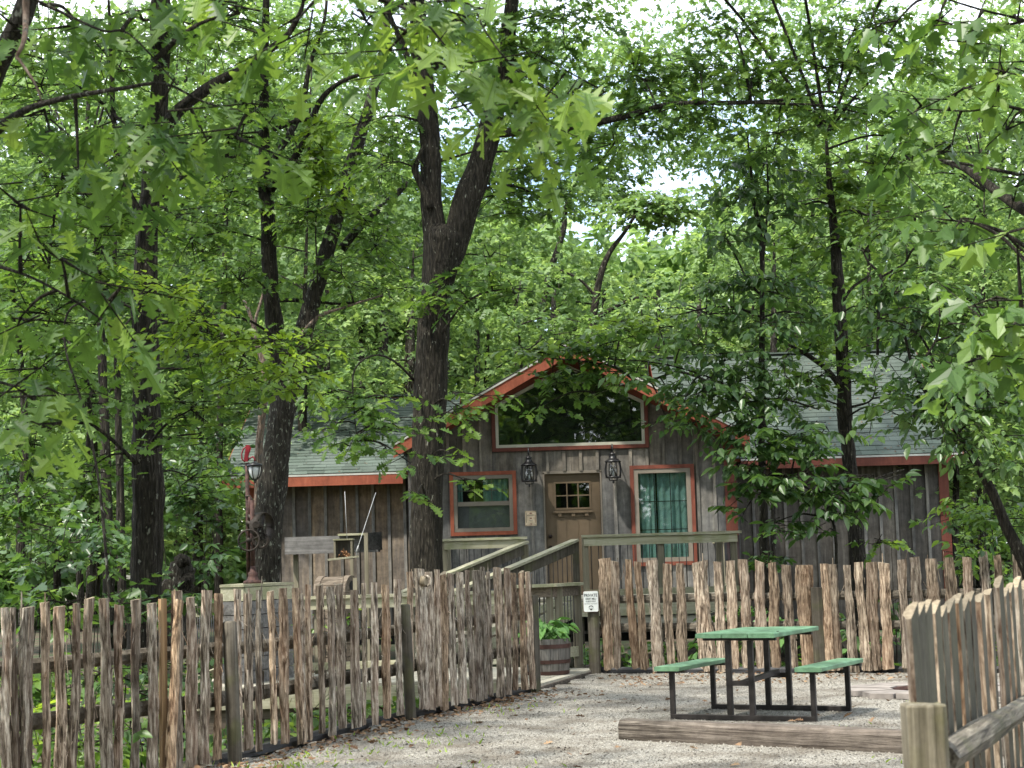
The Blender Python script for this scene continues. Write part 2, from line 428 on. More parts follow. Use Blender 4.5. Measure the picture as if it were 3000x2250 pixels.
def glass_mat(name, tint=(1, 1, 1), boost=1.0):
    m, N, L, b = newmat(name)
    N.remove(b); out = N['Material Output']
    fr = N.new('ShaderNodeFresnel'); fr.inputs['IOR'].default_value = 1.55
    ml = N.new('ShaderNodeMath'); ml.operation = 'MULTIPLY'; ml.inputs[1].default_value = boost; ml.use_clamp = True
    gb = N.new('ShaderNodeNewGeometry'); mi_ = N.new('ShaderNodeMapRange'); mi_.inputs['To Min'].default_value = 1.55; mi_.inputs['To Max'].default_value = 1/1.55
    L.new(gb.outputs['Backfacing'], mi_.inputs['Value']); L.new(mi_.outputs[0], fr.inputs['IOR'])
    tr = N.new('ShaderNodeBsdfTransparent'); tr.inputs[0].default_value = (*tint, 1)
    gl = N.new('ShaderNodeBsdfGlossy'); gl.inputs['Roughness'].default_value = 0.015
    g = N.new('ShaderNodeNewGeometry'); n = N.new('ShaderNodeTexNoise'); n.inputs['Scale'].default_value = 1.5
    bp = N.new('ShaderNodeBump'); bp.inputs['Strength'].default_value = .12; bp.inputs['Distance'].default_value = .01
    L.new(g.outputs['Position'], n.inputs['Vector']); L.new(n.outputs['Fac'], bp.inputs['Height']); L.new(bp.outputs[0], gl.inputs['Normal'])
    mx = N.new('ShaderNodeMixShader')
    L.new(fr.outputs[0], ml.inputs[0]); L.new(ml.outputs[0], mx.inputs[0])
    L.new(tr.outputs[0], mx.inputs[1]); L.new(gl.outputs[0], mx.inputs[2]); L.new(mx.outputs[0], out.inputs[0])
    return m
M['glass'] = glass_mat('window_glass', (.9, .93, .92), 2.0)

def bark_mat(name, c0, c1, c2, fleck, fscale=9, lich=.64):
    m, N, L, b = newmat(name)
    g = N.new('ShaderNodeNewGeometry'); mp = N.new('ShaderNodeMapping'); mp.inputs['Scale'].default_value = (1, 1, .16)
    L.new(g.outputs['Position'], mp.inputs['Vector'])
    n = N.new('ShaderNodeTexNoise'); n.inputs['Scale'].default_value = 38; n.inputs['Detail'].default_value = 9; n.inputs['Roughness'].default_value = .7
    n.inputs['Distortion'].default_value = .8
    L.new(mp.outputs[0], n.inputs['Vector'])
    v = N.new('ShaderNodeTexVoronoi'); v.inputs['Scale'].default_value = 34
    L.new(mp.outputs[0], v.inputs['Vector'])
    r = ramp(N, [(0.34, c0), (0.52, c1), (0.72, c2)], n.outputs['Fac'], L)
    mp2 = N.new('ShaderNodeMapping'); mp2.inputs['Scale'].default_value = (1, 1, .45); L.new(g.outputs['Position'], mp2.inputs['Vector'])
    n2 = N.new('ShaderNodeTexNoise'); n2.inputs['Scale'].default_value = fscale * 3; n2.inputs['Detail'].default_value = 4
    L.new(mp2.outputs[0], n2.inputs['Vector'])
    r2 = ramp(N, [(lich, (0, 0, 0)), (lich + .05, (1, 1, 1))], n2.outputs['Fac'], L)
    mx = N.new('ShaderNodeMixRGB'); mx.inputs[2].default_value = (*fleck, 1)
    L.new(r2.outputs[0], mx.inputs[0]); L.new(r.outputs[0], mx.inputs[1]); L.new(mx.outputs[0], b.inputs['Base Color'])
    b.inputs['Roughness'].default_value = .9; b.inputs['Specular IOR Level'].default_value = .2
    ad = N.new('ShaderNodeMath'); L.new(n.outputs['Fac'], ad.inputs[0]); L.new(v.outputs['Distance'], ad.inputs[1])
    bp = N.new('ShaderNodeBump'); bp.inputs['Strength'].default_value = 1.0; bp.inputs['Distance'].default_value = .06
    L.new(ad.outputs[0], bp.inputs['Height']); L.new(bp.outputs[0], b.inputs['Normal'])
    return m
M['bark'] = bark_mat('dark_bark', (.006, .005, .004), (.034, .029, .021), (.11, .097, .074), (.24, .24, .19), lich=.66)
M['barkpale'] = bark_mat('grey_lichen_bark', (.014, .012, .009), (.05, .044, .035), (.12, .11, .088), (.24, .25, .2), lich=.6)
M['barkpink'] = bark_mat('peeling_bark', (.09, .06, .045), (.3, .22, .17), (.5, .42, .35), (.16, .15, .13), lich=.55)

def leaf_mat(name, dark, mid, light, trans, tcol, rough=.42, spec=.45):
    m, N, L, b = newmat(name)
    a = N.new('ShaderNodeAttribute'); a.attribute_name = 'tint'
    g = N.new('ShaderNodeNewGeometry')
    r = ramp(N, [(0.0, dark), (0.5, mid), (1.0, light)], a.outputs['Fac'], L)
    n = N.new('ShaderNodeTexNoise'); n.inputs['Scale'].default_value = 30; n.inputs['Detail'].default_value = 3
    L.new(g.outputs['Position'], n.inputs['Vector'])
    hv = N.new('ShaderNodeHueSaturation'); mr = N.new('ShaderNodeMapRange'); mr.inputs['To Min'].default_value = .8; mr.inputs['To Max'].default_value = 1.2
    L.new(n.outputs['Fac'], mr.inputs['Value']); L.new(mr.outputs[0], hv.inputs['Value'])
    L.new(r.outputs[0], hv.inputs['Color']); L.new(hv.outputs[0], b.inputs['Base Color'])
    b.inputs['Roughness'].default_value = rough; b.inputs['Specular IOR Level'].default_value = spec
    tb = N.new('ShaderNodeBsdfTranslucent')
    mc = N.new('ShaderNodeMixRGB'); mc.blend_type = 'MULTIPLY'; mc.inputs[0].default_value = 1; mc.inputs[2].default_value = (*tcol, 1)
    L.new(hv.outputs[0], mc.inputs[1]); L.new(mc.outputs[0], tb.inputs[0])
    mx = N.new('ShaderNodeMixShader'); mx.inputs[0].default_value = trans
    L.new(b.outputs[0], mx.inputs[1]); L.new(tb.outputs[0], mx.inputs[2]); L.new(mx.outputs[0], N['Material Output'].inputs[0])
    return m
M['leaf'] = leaf_mat('oak_leaf', (.042, .095, .024), (.097, .185, .042), (.20, .305, .07), .5, (1.6, 1.5, .8))
M['leafbright'] = leaf_mat('young_leaf', (.11, .19, .03), (.2, .31, .05), (.32, .44, .08), .5, (1.5, 1.45, .65))
M['leafdark'] = leaf_mat('dark_green_leaf', (.032, .075, .026), (.07, .135, .042), (.15, .235, .075), .42, (1.6, 1.6, .8), rough=.36, spec=.55)  # darker, glossier green than the oak leaf
M['leaffar'] = leaf_mat('hazy_far_leaf', (.095, .165, .06), (.175, .285, .10), (.30, .42, .155), .5, (1.45, 1.4, .9), rough=.5)  # paler than the oak leaf: sunlit, hazy distance put into the colour
M['leafpot'] = leaf_mat('hosta_leaf', (.10, .22, .06), (.16, .33, .09), (.25, .45, .14), .3, (1.4, 1.4, .8))
M['deadleaf'] = leaf_mat('dead_leaf', (.09, .05, .028), (.2, .12, .07), (.33, .23, .14), .15, (1.2, 1.1, .9), rough=.8, spec=.2)

# ------------------------------------------------------------------ setting: ground
FL = [(-8.0, 6.0), (-5.2, 8.9), (-3.45, 11.5), (-2.25, 13.25), (-1.12, 16.5), (0.17, 19.35), (0.95, 22.2), (3.36, 21.2), (4.62, 20.5), (9.0, 19.0), (14, 17)]

def side(x, y):
    """distance beyond the fence line (positive outside the gravel yard)"""
    best = 1e9; sgn = 1
    for (ax, ay), (bx, by) in zip(FL[:-1], FL[1:]):
        dx, dy = bx - ax, by - ay
        t = max(0, min(1, ((x-ax)*dx + (y-ay)*dy) / (dx*dx + dy*dy)))
        qx, qy = ax + t*dx, ay + t*dy
        d = math.hypot(x-qx, y-qy)
        if d < best:
            best = d; sgn = 1 if dx*(y-ay) - dy*(x-ax) > 0 else -1
    return best * sgn

def gz(x, y):
    s = side(x, y)
    z = 0.0
    if s > 0.1:
        t = min(1, (s - 0.1) / 3.0); z -= 0.45 * t * t * (3 - 2*t)
    z += 0.02 * mnoise.noise((x * .7, y * .7, 0)) + 0.006 * mnoise.noise((x * 3, y * 3, 5))
    return z

def sheet(name, xs, ys, mat, zoff=0.0, keep=None, zf=gz):
    mb = MB(); idx = {}
    vs = []; fs = []
    for j, y in enumerate(ys):
        for i, x in enumerate(xs):
            idx[i, j] = len(vs); vs.append((x, y, zf(x, y) + zoff))
    for j in range(len(ys) - 1):
        for i in range(len(xs) - 1):
            cx, cy = (xs[i] + xs[i+1]) / 2, (ys[j] + ys[j+1]) / 2
            if keep and not keep(cx, cy): continue
            fs.append((idx[i, j], idx[i+1, j], idx[i+1, j+1], idx[i, j+1]))
    mb.add(vs, fs, 0, True)
    o = mb.build(name, mat, None, (0, 0, 0), fix=False)
    o['kind'] = 'structure'
    return o

def forest_floor():
    m, N, L, b = newmat('forest_floor')
    g = N.new('ShaderNodeNewGeometry'); n = N.new('ShaderNodeTexNoise'); n.inputs['Scale'].default_value = 12; n.inputs['Detail'].default_value = 8
    n2 = N.new('ShaderNodeTexNoise'); n2.inputs['Scale'].default_value = 1.1; n2.inputs['Detail'].default_value = 5
    for q in (n, n2): L.new(g.outputs['Position'], q.inputs['Vector'])
    r = ramp(N, [(0.3, (.02, .015, .01)), (0.5, (.07, .05, .033)), (0.7, (.14, .105, .07))], n.outputs['Fac'], L)
    r2 = ramp(N, [(0.45, (0, 0, 0)), (0.6, (.8, .8, .8))], n2.outputs['Fac'], L)
    mx = N.new('ShaderNodeMixRGB'); mx.inputs[2].default_value = (.035, .06, .018, 1)
    L.new(r2.outputs[0], mx.inputs[0]); L.new(r.outputs[0], mx.inputs[1]); L.new(mx.outputs[0], b.inputs['Base Color'])
    b.inputs['Roughness'].default_value = 1
    bp = N.new('ShaderNodeBump'); bp.inputs['Strength'].default_value = .8; bp.inputs['Distance'].default_value = .03
    L.new(n.outputs['Fac'], bp.inputs['Height']); L.new(bp.outputs[0], b.inputs['Normal'])
    return m

def gravel_mat(name='gravel', stones=False):
    m, N, L, b = newmat(name)
    g = N.new('ShaderNodeNewGeometry'); oi = N.new('ShaderNodeTexVoronoi'); oi.inputs['Scale'].default_value = 105
    n2 = N.new('ShaderNodeTexNoise'); n2.inputs['Scale'].default_value = 1.6; n2.inputs['Detail'].default_value = 7; n2.inputs['Roughness'].default_value = .6
    n3 = N.new('ShaderNodeTexNoise'); n3.inputs['Scale'].default_value = 22; n3.inputs['Detail'].default_value = 5
    for q in (oi, n2, n3): L.new(g.outputs['Position'], q.inputs['Vector'])
    sp = N.new('ShaderNodeSeparateColor'); L.new(oi.outputs['Color'], sp.inputs[0])
    r = ramp(N, [(0.0, (.11, .10, .085)), (0.35, (.225, .21, .18)), (0.7, (.32, .30, .255)), (1.0, (.46, .44, .385))], sp.outputs[0], L)
    mx = N.new('ShaderNodeMixRGB'); mx.inputs[2].default_value = (.125, .102, .075, 1)
    r2 = ramp(N, [(0.46, (0, 0, 0)), (0.66, (.8, .8, .8))], n2.outputs['Fac'], L)
    L.new(r2.outputs[0], mx.inputs[0]); L.new(r.outputs[0], mx.inputs[1])
    L.new(mx.outputs[0], b.inputs['Base Color']); b.inputs['Roughness'].default_value = .9
    bp = N.new('ShaderNodeBump'); bp.inputs['Strength'].default_value = .8; bp.inputs['Distance'].default_value = .015
    L.new(oi.outputs['Distance'], bp.inputs['Height']); bp.invert = True
    L.new(bp.outputs[0], b.inputs['Normal'])
    return m
M['floor'] = forest_floor(); M['gravel'] = gravel_mat()

def lin(a, b, n): return [a + (b - a) * i / (n - 1) for i in range(n)]
sheet('ground', sorted(set([-400, -150, -60, -30] + lin(-20, 20, 81) + [30, 60, 150, 400])),
      sorted(set([-300, -100, -40, -15] + lin(-5, 36, 83) + [45, 60, 90, 150, 400, 900])), M['floor'], -0.02)
sheet('gravel_yard', lin(-7, 12, 96), lin(-4, 22.4, 133), M['gravel'], 0.006,
      keep=lambda x, y: side(x, y) < -0.02)

# ------------------------------------------------------------------ leaf and stone clouds (numpy)
def cloud(name, T, faces, P, B, S, tint, mats, parent=None, origin=(0, 0, 0), mi=None):
    """T template verts (V,3), faces list, P positions (N,3), B bases (N,3,3) columns, S sizes (N,), tint (N,)"""
    T = np.asarray(T, dtype=np.float32); n = len(P); V = len(T)
    og = np.array(ORIG[parent.name] if parent is not None else origin, dtype=np.float32)
    v = np.einsum('nij,vj->nvi', B.astype(np.float32), T) * S[:, None, None].astype(np.float32) + (P - og)[:, None, :].astype(np.float32)
    v = v.reshape(-1, 3)
    flat = np.concatenate([np.array(f) for f in faces]); lens = np.array([len(f) for f in faces])
    loops = (flat[None, :] + (np.arange(n) * V)[:, None]).reshape(-1).astype(np.int32)
    tot = np.tile(lens, n).astype(np.int32); st = np.concatenate([[0], np.cumsum(tot)[:-1]]).astype(np.int32)
    me = bpy.data.meshes.new(name)
    me.vertices.add(len(v)); me.vertices.foreach_set('co', v.reshape(-1).astype(np.float32))
    me.loops.add(len(loops)); me.loops.foreach_set('vertex_index', loops)
    me.polygons.add(len(tot)); me.polygons.foreach_set('loop_start', st); me.polygons.foreach_set('loop_total', tot)
    me.update(calc_edges=True)
    at_ = me.attributes.new('tint', 'FLOAT', 'POINT')
    at_.data.foreach_set('value', np.repeat(tint, V).astype(np.float32))
    o = link_mesh(name, me, mats, parent, og)
    return o

def nrm(a): return a / np.maximum(np.linalg.norm(a, axis=-1, keepdims=True), 1e-9)

def half_leaf(half, fold=0.12, curl=0.1):
    """two faces folded along the midrib; length along +x, width y, up z"""
    rib = [(x, 0.0, -curl * x * x) for x, w in half]
    n = len(half)
    L_ = [(x, w, fold * w * 2 - curl * x * x) for x, w in half]
    R_ = [(x, -w, fold * w * 2 - curl * x * x) for x, w in half]
    vs = [(0, 0, 0), (1, 0, -curl)] + L_[1:-1] + R_[1:-1]
    k = n - 2
    return vs, [(0, 1) + tuple(range(1 + k, 1, -1)), (1, 0) + tuple(range(2 + k, 2 + 2 * k))]
OAK = half_leaf([(0, 0), (.14, .05), (.2, .2), (.3, .09), (.36, .36), (.5, .12), (.62, .42), (.72, .13), (.86, .24), (1, 0)], .13, .16)
OAKHI = half_leaf([(0, 0), (.1, .02), (.13, .06), (.17, .17), (.22, .2), (.245, .13), (.28, .07), (.31, .1), (.33, .24), (.36, .36), (.40, .38), (.43, .26), (.46, .13), (.5, .09), (.54, .16), (.58, .33), (.63, .42), (.665, .34), (.68, .2), (.72, .11), (.77, .15), (.83, .25), (.87, .23), (.885, .12), (.93, .07), (1, 0)], .13, .2)
MAPLE = half_leaf([(0, 0), (.08, .3), (.25, .26), (.4, .5), (.5, .2), (.72, .24), (1, 0)], .1, .15)
OVAL = half_leaf([(0, 0), (.22, .2), (.5, .27), (.78, .16), (1, 0)], .15, .25)
DIAM = ([(0, 0, 0), (1, 0, -.1), (.45, .33, .06), (.45, -.33, .06)], [(0, 1, 2), (1, 0, 3)])
# far clump of three leaves
def tri_clump():
    vs = []; fs = []
    for a in (-.9, 0, .9):
        b = len(vs); c, s_ = math.cos(a), math.sin(a)
        for x, y, z in DIAM[0]: vs.append((x*c - y*s_, x*s_ + y*c, z + .12*a))
        fs += [tuple(i + b for i in f) for f in DIAM[1]]
    return vs, fs
CLUMP = tri_clump()

def sprays(rng, base, d, L, nleaf, lsize, droop=.18, tmu=.45, tsd=.2, jit=.3, flat=.35):
    """leaves alternately along shoots. base,d (N,3)"""
    N = len(base); d = nrm(d)
    up = np.tile([0, 0, 1.0], (N, 1)); sidev = nrm(np.cross(d, up) + 1e-6)
    Ps = []; Bs = []; Ss = []; Ts = []
    st = rng.normal(tmu, tsd * .6, N)
    Lr = L * rng.uniform(.6, 1.25, N)
    for k in range(nleaf):
        s = (k + .6) / nleaf
        sg = 1 if k % 2 else -1
        p = base + d * (Lr * s)[:, None]; p[:, 2] -= droop * (Lr * s) ** 2 * 1.2
        if k == nleaf - 1: ld = d + rng.normal(0, jit, (N, 3))
        else: ld = d * rng.uniform(.2, .9, (N, 1)) + sidev * sg + rng.normal(0, jit, (N, 3))
        ld[:, 2] -= droop * 1.6
        ld = nrm(ld)
        nn = up + rng.normal(0, flat, (N, 3))
        yv = nrm(np.cross(nn, ld)); zv = np.cross(ld, yv)
        Ps.append(p + rng.normal(0, .015, (N, 3))); Bs.append(np.stack([ld, yv, zv], axis=2))
        Ss.append(lsize * rng.uniform(.6, 1.2, N)); Ts.append(np.clip(st + rng.normal(0, tsd * .7, N), 0, 1))
    return np.concatenate(Ps), np.concatenate(Bs), np.concatenate(Ss), np.concatenate(Ts)

# gravel stones lying loose on the sheet
rng = np.random.default_rng(3)
def scatter_yard(n, y0, y1, pad=-0.05, xl=-.36, xr=.36):
    out = []
    while len(out) < n:
        y = y0 + (y1 - y0) * rng.random() ** 1.15
        x = y * rng.uniform(xl, xr)
        if side(x, y) < pad: out.append((x, y, gz(x, y)))
    return np.array(out)
ico = [(0, 0, 1), (.9, 0, .1), (.1, .8, 0), (-.8, .1, .1), (0, -.9, 0), (0, 0, -.6)]
icof = [(0, 1, 2), (0, 2, 3), (0, 3, 4), (0, 4, 1)]
NP = 45000
P = scatter_yard(NP, 10.8, 22); P[:, 2] += .008
a = rng.uniform(0, 6.283, NP); tl = rng.normal(0, .5, NP); 
ca, sa = np.cos(a), np.sin(a)
B = np.zeros((NP, 3, 3)); B[:, 0, 0] = ca; B[:, 1, 0] = sa; B[:, 0, 1] = -sa * rng.uniform(.5, 1, NP); B[:, 1, 1] = ca * rng.uniform(.5, 1, NP); B[:, 2, 0] = tl * .6; B[:, 2, 2] = rng.uniform(.4, .8, NP)
o = cloud('gravel_stones', ico, icof, P, B, rng.uniform(.006, .016, NP) * (1 + .5 * (rng.random(NP) > .93)), rng.random(NP), M['gravel'], origin=(1, 15, 0))
tag(o, 'loose pale gravel covering the yard', 'gravel', kind='stuff')
# dead leaves and twigs on the gravel
n = 170; P = scatter_yard(n, 11, 21.5); P[:, 2] += .022
k = rng.random(n) < .6
B = np.zeros((n, 3, 3)); a = rng.uniform(0, 6.283, n); z = rng.normal(0, .3, (n, 3)); z[:, 2] = 1; z = nrm(z)
x = nrm(np.cross(np.stack([np.cos(a), np.sin(a), 0*a], 1), z)); B = np.stack([x, np.cross(z, x), z], 2)
o = cloud('fallen_leaves', OAK[0], OAK[1], P, B, rng.uniform(.04, .11, n), rng.random(n), M['deadleaf'], origin=(1, 15, 0))
tag(o, 'dry brown leaves scattered over the gravel', 'fallen leaves', kind='stuff')
# litter strip along the left fence
pts = []
for (ax, ay), (bx, by) in zip(FL[1:5], FL[2:6]):
    for _ in range(330):
        t = random.random(); off = abs(random.gauss(0, .28)) + .03
        dx, dy = bx-ax, by-ay; l = math.hypot(dx, dy)
        x, y = ax+t*dx + dy/l*off, ay+t*dy - dx/l*off
        pts.append((x, y, gz(x, y) + .02))
pts += [(random.uniform(1.1, 6), random.uniform(19.6, 21.6), .02) for _ in range(700)]
pts = [p for p in pts if side(p[0], p[1]) < -.03]
P = np.array(pts); n = len(P); z = rng.normal(0, .35, (n, 3)); z[:, 2] = 1; z = nrm(z); a = rng.uniform(0, 6.283, n)
x = nrm(np.cross(np.stack([np.cos(a), np.sin(a), 0*a], 1), z)); B = np.stack([x, np.cross(z, x), z], 2)
o = cloud('leaf_litter', DIAM[0], DIAM[1], P, B, rng.uniform(.03, .08, n), rng.random(n), M['deadleaf'], origin=(0, 16, 0))
tag(o, 'brown leaf litter along the foot of the picket fences', 'leaf litter', kind='stuff')
# grass tufts by the left fence
pts = []
for cx, cy, r, m_ in [(-1.75, 13.0, .22, 60), (-1.5, 13.6, .12, 30), (-.95, 14.3, .3, 70), (-.6, 15.2, .25, 30), (-.1, 17.2, .3, 40), (-1.3, 12.1, .35, 50), (-1.9, 12.3, .3, 60), (3.9, 16.9, .12, 14), (-.1, 12.2, .25, 20), (2.6, 14.4, .2, 14), (2.75, 11.9, .15, 16)]:
    for _ in range(m_):
        x, y = random.gauss(cx, r), random.gauss(cy, r * 1.5)
        if side(x, y) < -.02: pts.append((x, y, gz(x, y)))
P = np.array(pts); n = len(P); d = rng.normal(0, .6, (n, 3)); d[:, 2] = .7; d = nrm(d)
z = nrm(np.cross(d, rng.normal(0, 1, (n, 3)))); B = np.stack([d, np.cross(z, d), z], 2)
o = cloud('grass_tufts', [(0, 0, 0), (1, 0, -.2), (.4, .13, 0), (.4, -.13, 0)], DIAM[1], P, B, rng.uniform(.03, .075, n), rng.uniform(.2, 1, n), M['leafbright'], origin=(-1, 14, 0))
tag(o, 'small green weeds growing in the gravel by the fence', 'weeds', kind='stuff')

# ------------------------------------------------------------------ the cabin
CX = 0.93                                  # centre line of the gabled bay
cabin = thing('cabin', (CX, 28, 0.3), 'rustic board and batten cabin with orange trim, green shingle roof and a gabled bay', 'cabin')
WY = 28.0                                  # bay front
def roofz(x): return 4.86 - abs(x - CX) * 0.545
def boards(parent, x0, x1, zb, ztop, Y, openings, mat, bmat, step=.272, bw=.05, depth=.022, skip_b=None):
    """vertical boards with battens over the seams, cut round the openings"""
    seams = [x0]
    k = math.floor(x0 / step) + 1
    while k * step < x1 - .02:
        if k * step > x0 + .02: seams.append(k * step)
        k += 1
    seams.append(x1)
    brk = sorted(set(seams + [e for o_ in openings for e in o_[0] if x0 < e < x1] + ([CX] if x0 < CX < x1 else [])))
    for a, b in zip(brk[:-1], brk[1:]):
        if b - a < .004: continue
        mid = (a + b) / 2
        gap = .002
        al, bl = a + gap, b - gap
        segs = [(lambda x: zb, ztop)]
        for (xs, lo, hi) in sorted(openings, key=lambda o_: o_[1](mid)):
            if xs[0] < mid < xs[-1]:
                segs = [(lambda x: zb, lo), (hi, ztop)] if len(segs) == 1 else segs[:-1] + [(segs[-1][0], lo), (hi, segs[-1][1])]
        for f0, f1 in segs:
            if f1(mid) - f0(mid) < .03: continue
            dy = random.uniform(0, .006)
            MB().prism([(al, f0(al)), (bl, f0(bl)), (bl, max(f0(bl)+.005, f1(bl))), (al, max(f0(al)+.005, f1(al)))], Y - depth - dy, Y).build('board', M[mat], parent)
    for s in seams[1:-1]:
        if skip_b and skip_b(s): continue
        segs = [(lambda x: zb, ztop)]
        for (xs, lo, hi) in sorted(openings, key=lambda o_: o_[1](s)):
            if xs[0] - bw/2 < s < xs[-1] + bw/2:
                segs = [(lambda x: zb, lo), (hi, ztop)] if len(segs) == 1 else segs[:-1] + [(segs[-1][0], lo), (hi, segs[-1][1])]
        for f0, f1 in segs:
            a, b = s - bw/2, s + bw/2
            sx = min(max(s, -99), 99)
            if f1(sx) - f0(sx) < .04: continue
            MB().prism([(a, f0(sx)), (b, f0(sx)), (b, f1(sx) - .012), (a, f1(sx) - .012)], Y - depth - .028, Y - depth - .007).build('batten', M[bmat], parent)

C_ = lambda v: (lambda x: v)
# gable window outline
GWL, GWR, GWB, GWS, GWT = -.36, 2.22, 3.24, 4.06, 4.72
def gwtop(x):
    return GWS + (GWT - GWS) * (1 - abs(x - CX) / (CX - GWL))
open_bay = [([GWL, CX, GWR], C_(GWB), gwtop),
            ([-1.07, .02], C_(1.89), C_(2.93)),
            ([.46, 1.42], C_(.3), C_(2.9)),
            ([1.89, 2.93], C_(1.32), C_(2.95))]
# back walls (dark sheathing) as one wall part
mb = MB()
mb.prism([(-1.75, .1), (3.6, .1), (3.6, roofz(3.6)-.1), (CX, roofz(CX)-.12), (-1.75, roofz(-1.75)-.1)], WY + .42, WY + .5)
mb.box((-1.75, WY, .1), (-1.70, 31, 3.1)); mb.box((3.55, WY + .04, .1), (3.60, 31, 3.1))
bay = mb.build('wall', M['inside'], cabin)
boards(bay, -1.75, 3.43, .25, lambda x: roofz(x) - .04, WY, open_bay, 'wall', 'batten')
MB().box((-1.75, WY + .002, .25), (-1.07, WY + .03, 3.2)).box((.03, WY+.002, .25), (.45, WY+.03, 3.2)).box((1.43, WY+.002, .25), (1.88, WY+.03, 3.2)).box((2.94, WY+.002, .25), (3.5, WY+.03, 3.2)).build('sheathing', M['inside'], bay)
# side wall boards of the bay seen from other places
for i in range(4):
    MB().box((3.602, WY + .06 + i*.3, .3), (3.62, WY + .35 + i*.3, 3.3)).build('board', M['wallshaded'], bay)
lw = MB().box((-4.6, 29.4, .1), (-1.75, 29.5, 3.0)).box((-4.6, 29.5, .1), (-4.52, 35.6, 3.0)).build('wall', M['inside'], cabin)
boards(lw, -4.42, -1.76, .25, C_(2.98), 29.4, [], 'wallbrown', 'batten')
for i in range(20):
    MB().box((-4.62, 29.5 + i*.3, .3), (-4.602, 29.79 + i*.3, 3.0)).build('board', M['wallbrown'], lw)
rw = MB().box((3.6, 29.4, .1), (7.42, 29.5, 3.05)).box((7.34, 29.5, .1), (7.42, 35, 3.05)).build('wall', M['inside'], cabin)
boards(rw, 3.62, 7.28, .25, C_(3.04), 29.4, [], 'wallshaded', 'batten')
for i in range(18):
    MB().box((7.422, 29.5 + i*.3, .3), (7.44, 29.79 + i*.3, 3.0)).build('board', M['wallshaded'], rw)
# orange corner boards and wing window trim
MB().box((3.43, WY - .05, .3), (3.62, WY, 3.42)).build('corner_board', M['shaded_trim'], cabin)
MB().box((7.28, 29.36, .3), (7.45, 29.40, 3.02)).build('corner_board', M['shaded_trim'], cabin)
MB().box((-4.63, 29.36, .3), (-4.42, 29.40, 2.98)).build('corner_board', M['orange'], cabin)

# --- roof: deck planes, shingles, fascia
roof = MB()
def plane_thick(mb, q, t=.06):
    n = (Vector(q[1]) - Vector(q[0])).cross(Vector(q[3]) - Vector(q[0])).normalized()
    if n.z < 0: n = -n
    vs = [Vector(p) for p in q] + [Vector(p) - n * t for p in q]
    mb.add(vs, [(0,1,2,3), (7,6,5,4)] + [(i, 4+i, 4+(i+1) % 4, (i+1) % 4) for i in range(4)])
LE = (-4.97, -1.0); LZ0, LZ1, LY0, LY1 = 3.02, 4.66, 29.0, 32.7
RE = (2.6, 7.62); RZ0, RZ1, RY0, RY1 = 3.07, 5.18, 29.0, 32.0
plane_thick(roof, [(LE[0], LY0, LZ0), (LE[1], LY0, LZ0), (LE[1], LY1, LZ1), (LE[0], LY1, LZ1)])
plane_thick(roof, [(LE[0], LY1*2-LY0, LZ0), (LE[1], LY1*2-LY0, LZ0), (LE[1], LY1, LZ1), (LE[0], LY1, LZ1)])
plane_thick(roof, [(RE[0], RY0, RZ0), (RE[1], RY0, RZ0), (RE[1], RY1, RZ1), (RE[0], RY1, RZ1)])
plane_thick(roof, [(RE[0], RY1*2-RY0, RZ0), (RE[1], RY1*2-RY0, RZ0), (RE[1], RY1, RZ1), (RE[0], RY1, RZ1)])
BR = 3.80; AP = 4.96
for s in (-1, 1):
    x1 = CX + s * (BR - CX)
    q = [(x1, 27.45, AP - .545 * (BR - CX)), (CX, 27.45, AP), (CX, 32.3, AP), (x1, 32.3, AP - .545 * (BR - CX))]
    plane_thick(roof, q, .05)
roof_o = roof.build('roof', M['soffit'], cabin)
rest = MB()
def shingle_box(mb, p, u, v, n, w, h, t=.012):
    """butt end thicker, tail on the deck"""
    a = p + n * .002
    vs = [a, a + u*w, a + u*w + v*h, a + v*h, a + n*t*1.6, a + u*w + n*t*1.6, a + u*w + v*h + n*.004, a + v*h + n*.004]
    mb.add(vs, [(4,5,6,7), (0,1,5,4), (1,2,6,5), (3,0,4,7), (2,3,7,6)])
def shingles(p0, u, v, W, Lh, keep, own_rows, nrmv):
    rows = int(Lh / .145)
    for r in range(rows):
        off = -.15 * (r % 2) - random.uniform(0, .04); x = off
        while x < W:
            w = random.uniform(.27, .33) if random.random() < .8 else random.uniform(.15, .22)
            a, b = max(0, x), min(W, x + w)
            if b - a > .03 and keep(a, r * .145):
                p = p0 + u * (a + .002) + v * (r * .145 + random.uniform(-.004, .004))
                mb = MB() if r < own_rows else rest
                shingle_box(mb, p, u, v, nrmv, b - a - .004, .175, random.uniform(.004, .009) + .002)
                if r < own_rows: mb.build('shingle', M['shingle'], roof_o, fix=False)
            x += w
for (x0, x1, y0, z0, y1, z1, own) in [(LE[0], LE[1], LY0, LZ0, LY1, LZ1, 12), (RE[0], RE[1], RY0, RZ0, RY1, RZ1, 9)]:
    v = Vector((0, y1 - y0, z1 - z0)); Lh = v.length; v.normalize(); u = Vector((1, 0, 0)); nn = u.cross(v)
    def keep(a, s, x0=x0, v=v, y0=y0, z0=z0):
        x = x0 + a; z = z0 + v.z * s
        return z > AP - .545 * abs(x + .15 - CX) - .1 or abs(x - CX) > BR - CX - .1
    shingles(Vector((x0, y0 - .01, z0)), u, v, x1 - x0, Lh, keep, own, nn)
for s in (-1, 1):                           # bay slopes, seen almost edge on
    top = Vector((CX, 27.43, AP)); x1 = CX + s * (BR - CX)
    lo = Vector((x1, 27.43, AP - .545 * (BR - CX)))
    v = (top - lo); Lh = v.length; v.normalize(); u = Vector((0, 1, 0)); nn = u.cross(v)
    if nn.z < 0: nn = -nn
    shingles(lo, u, v, 3.0, Lh, lambda a, b: True, 0, nn)
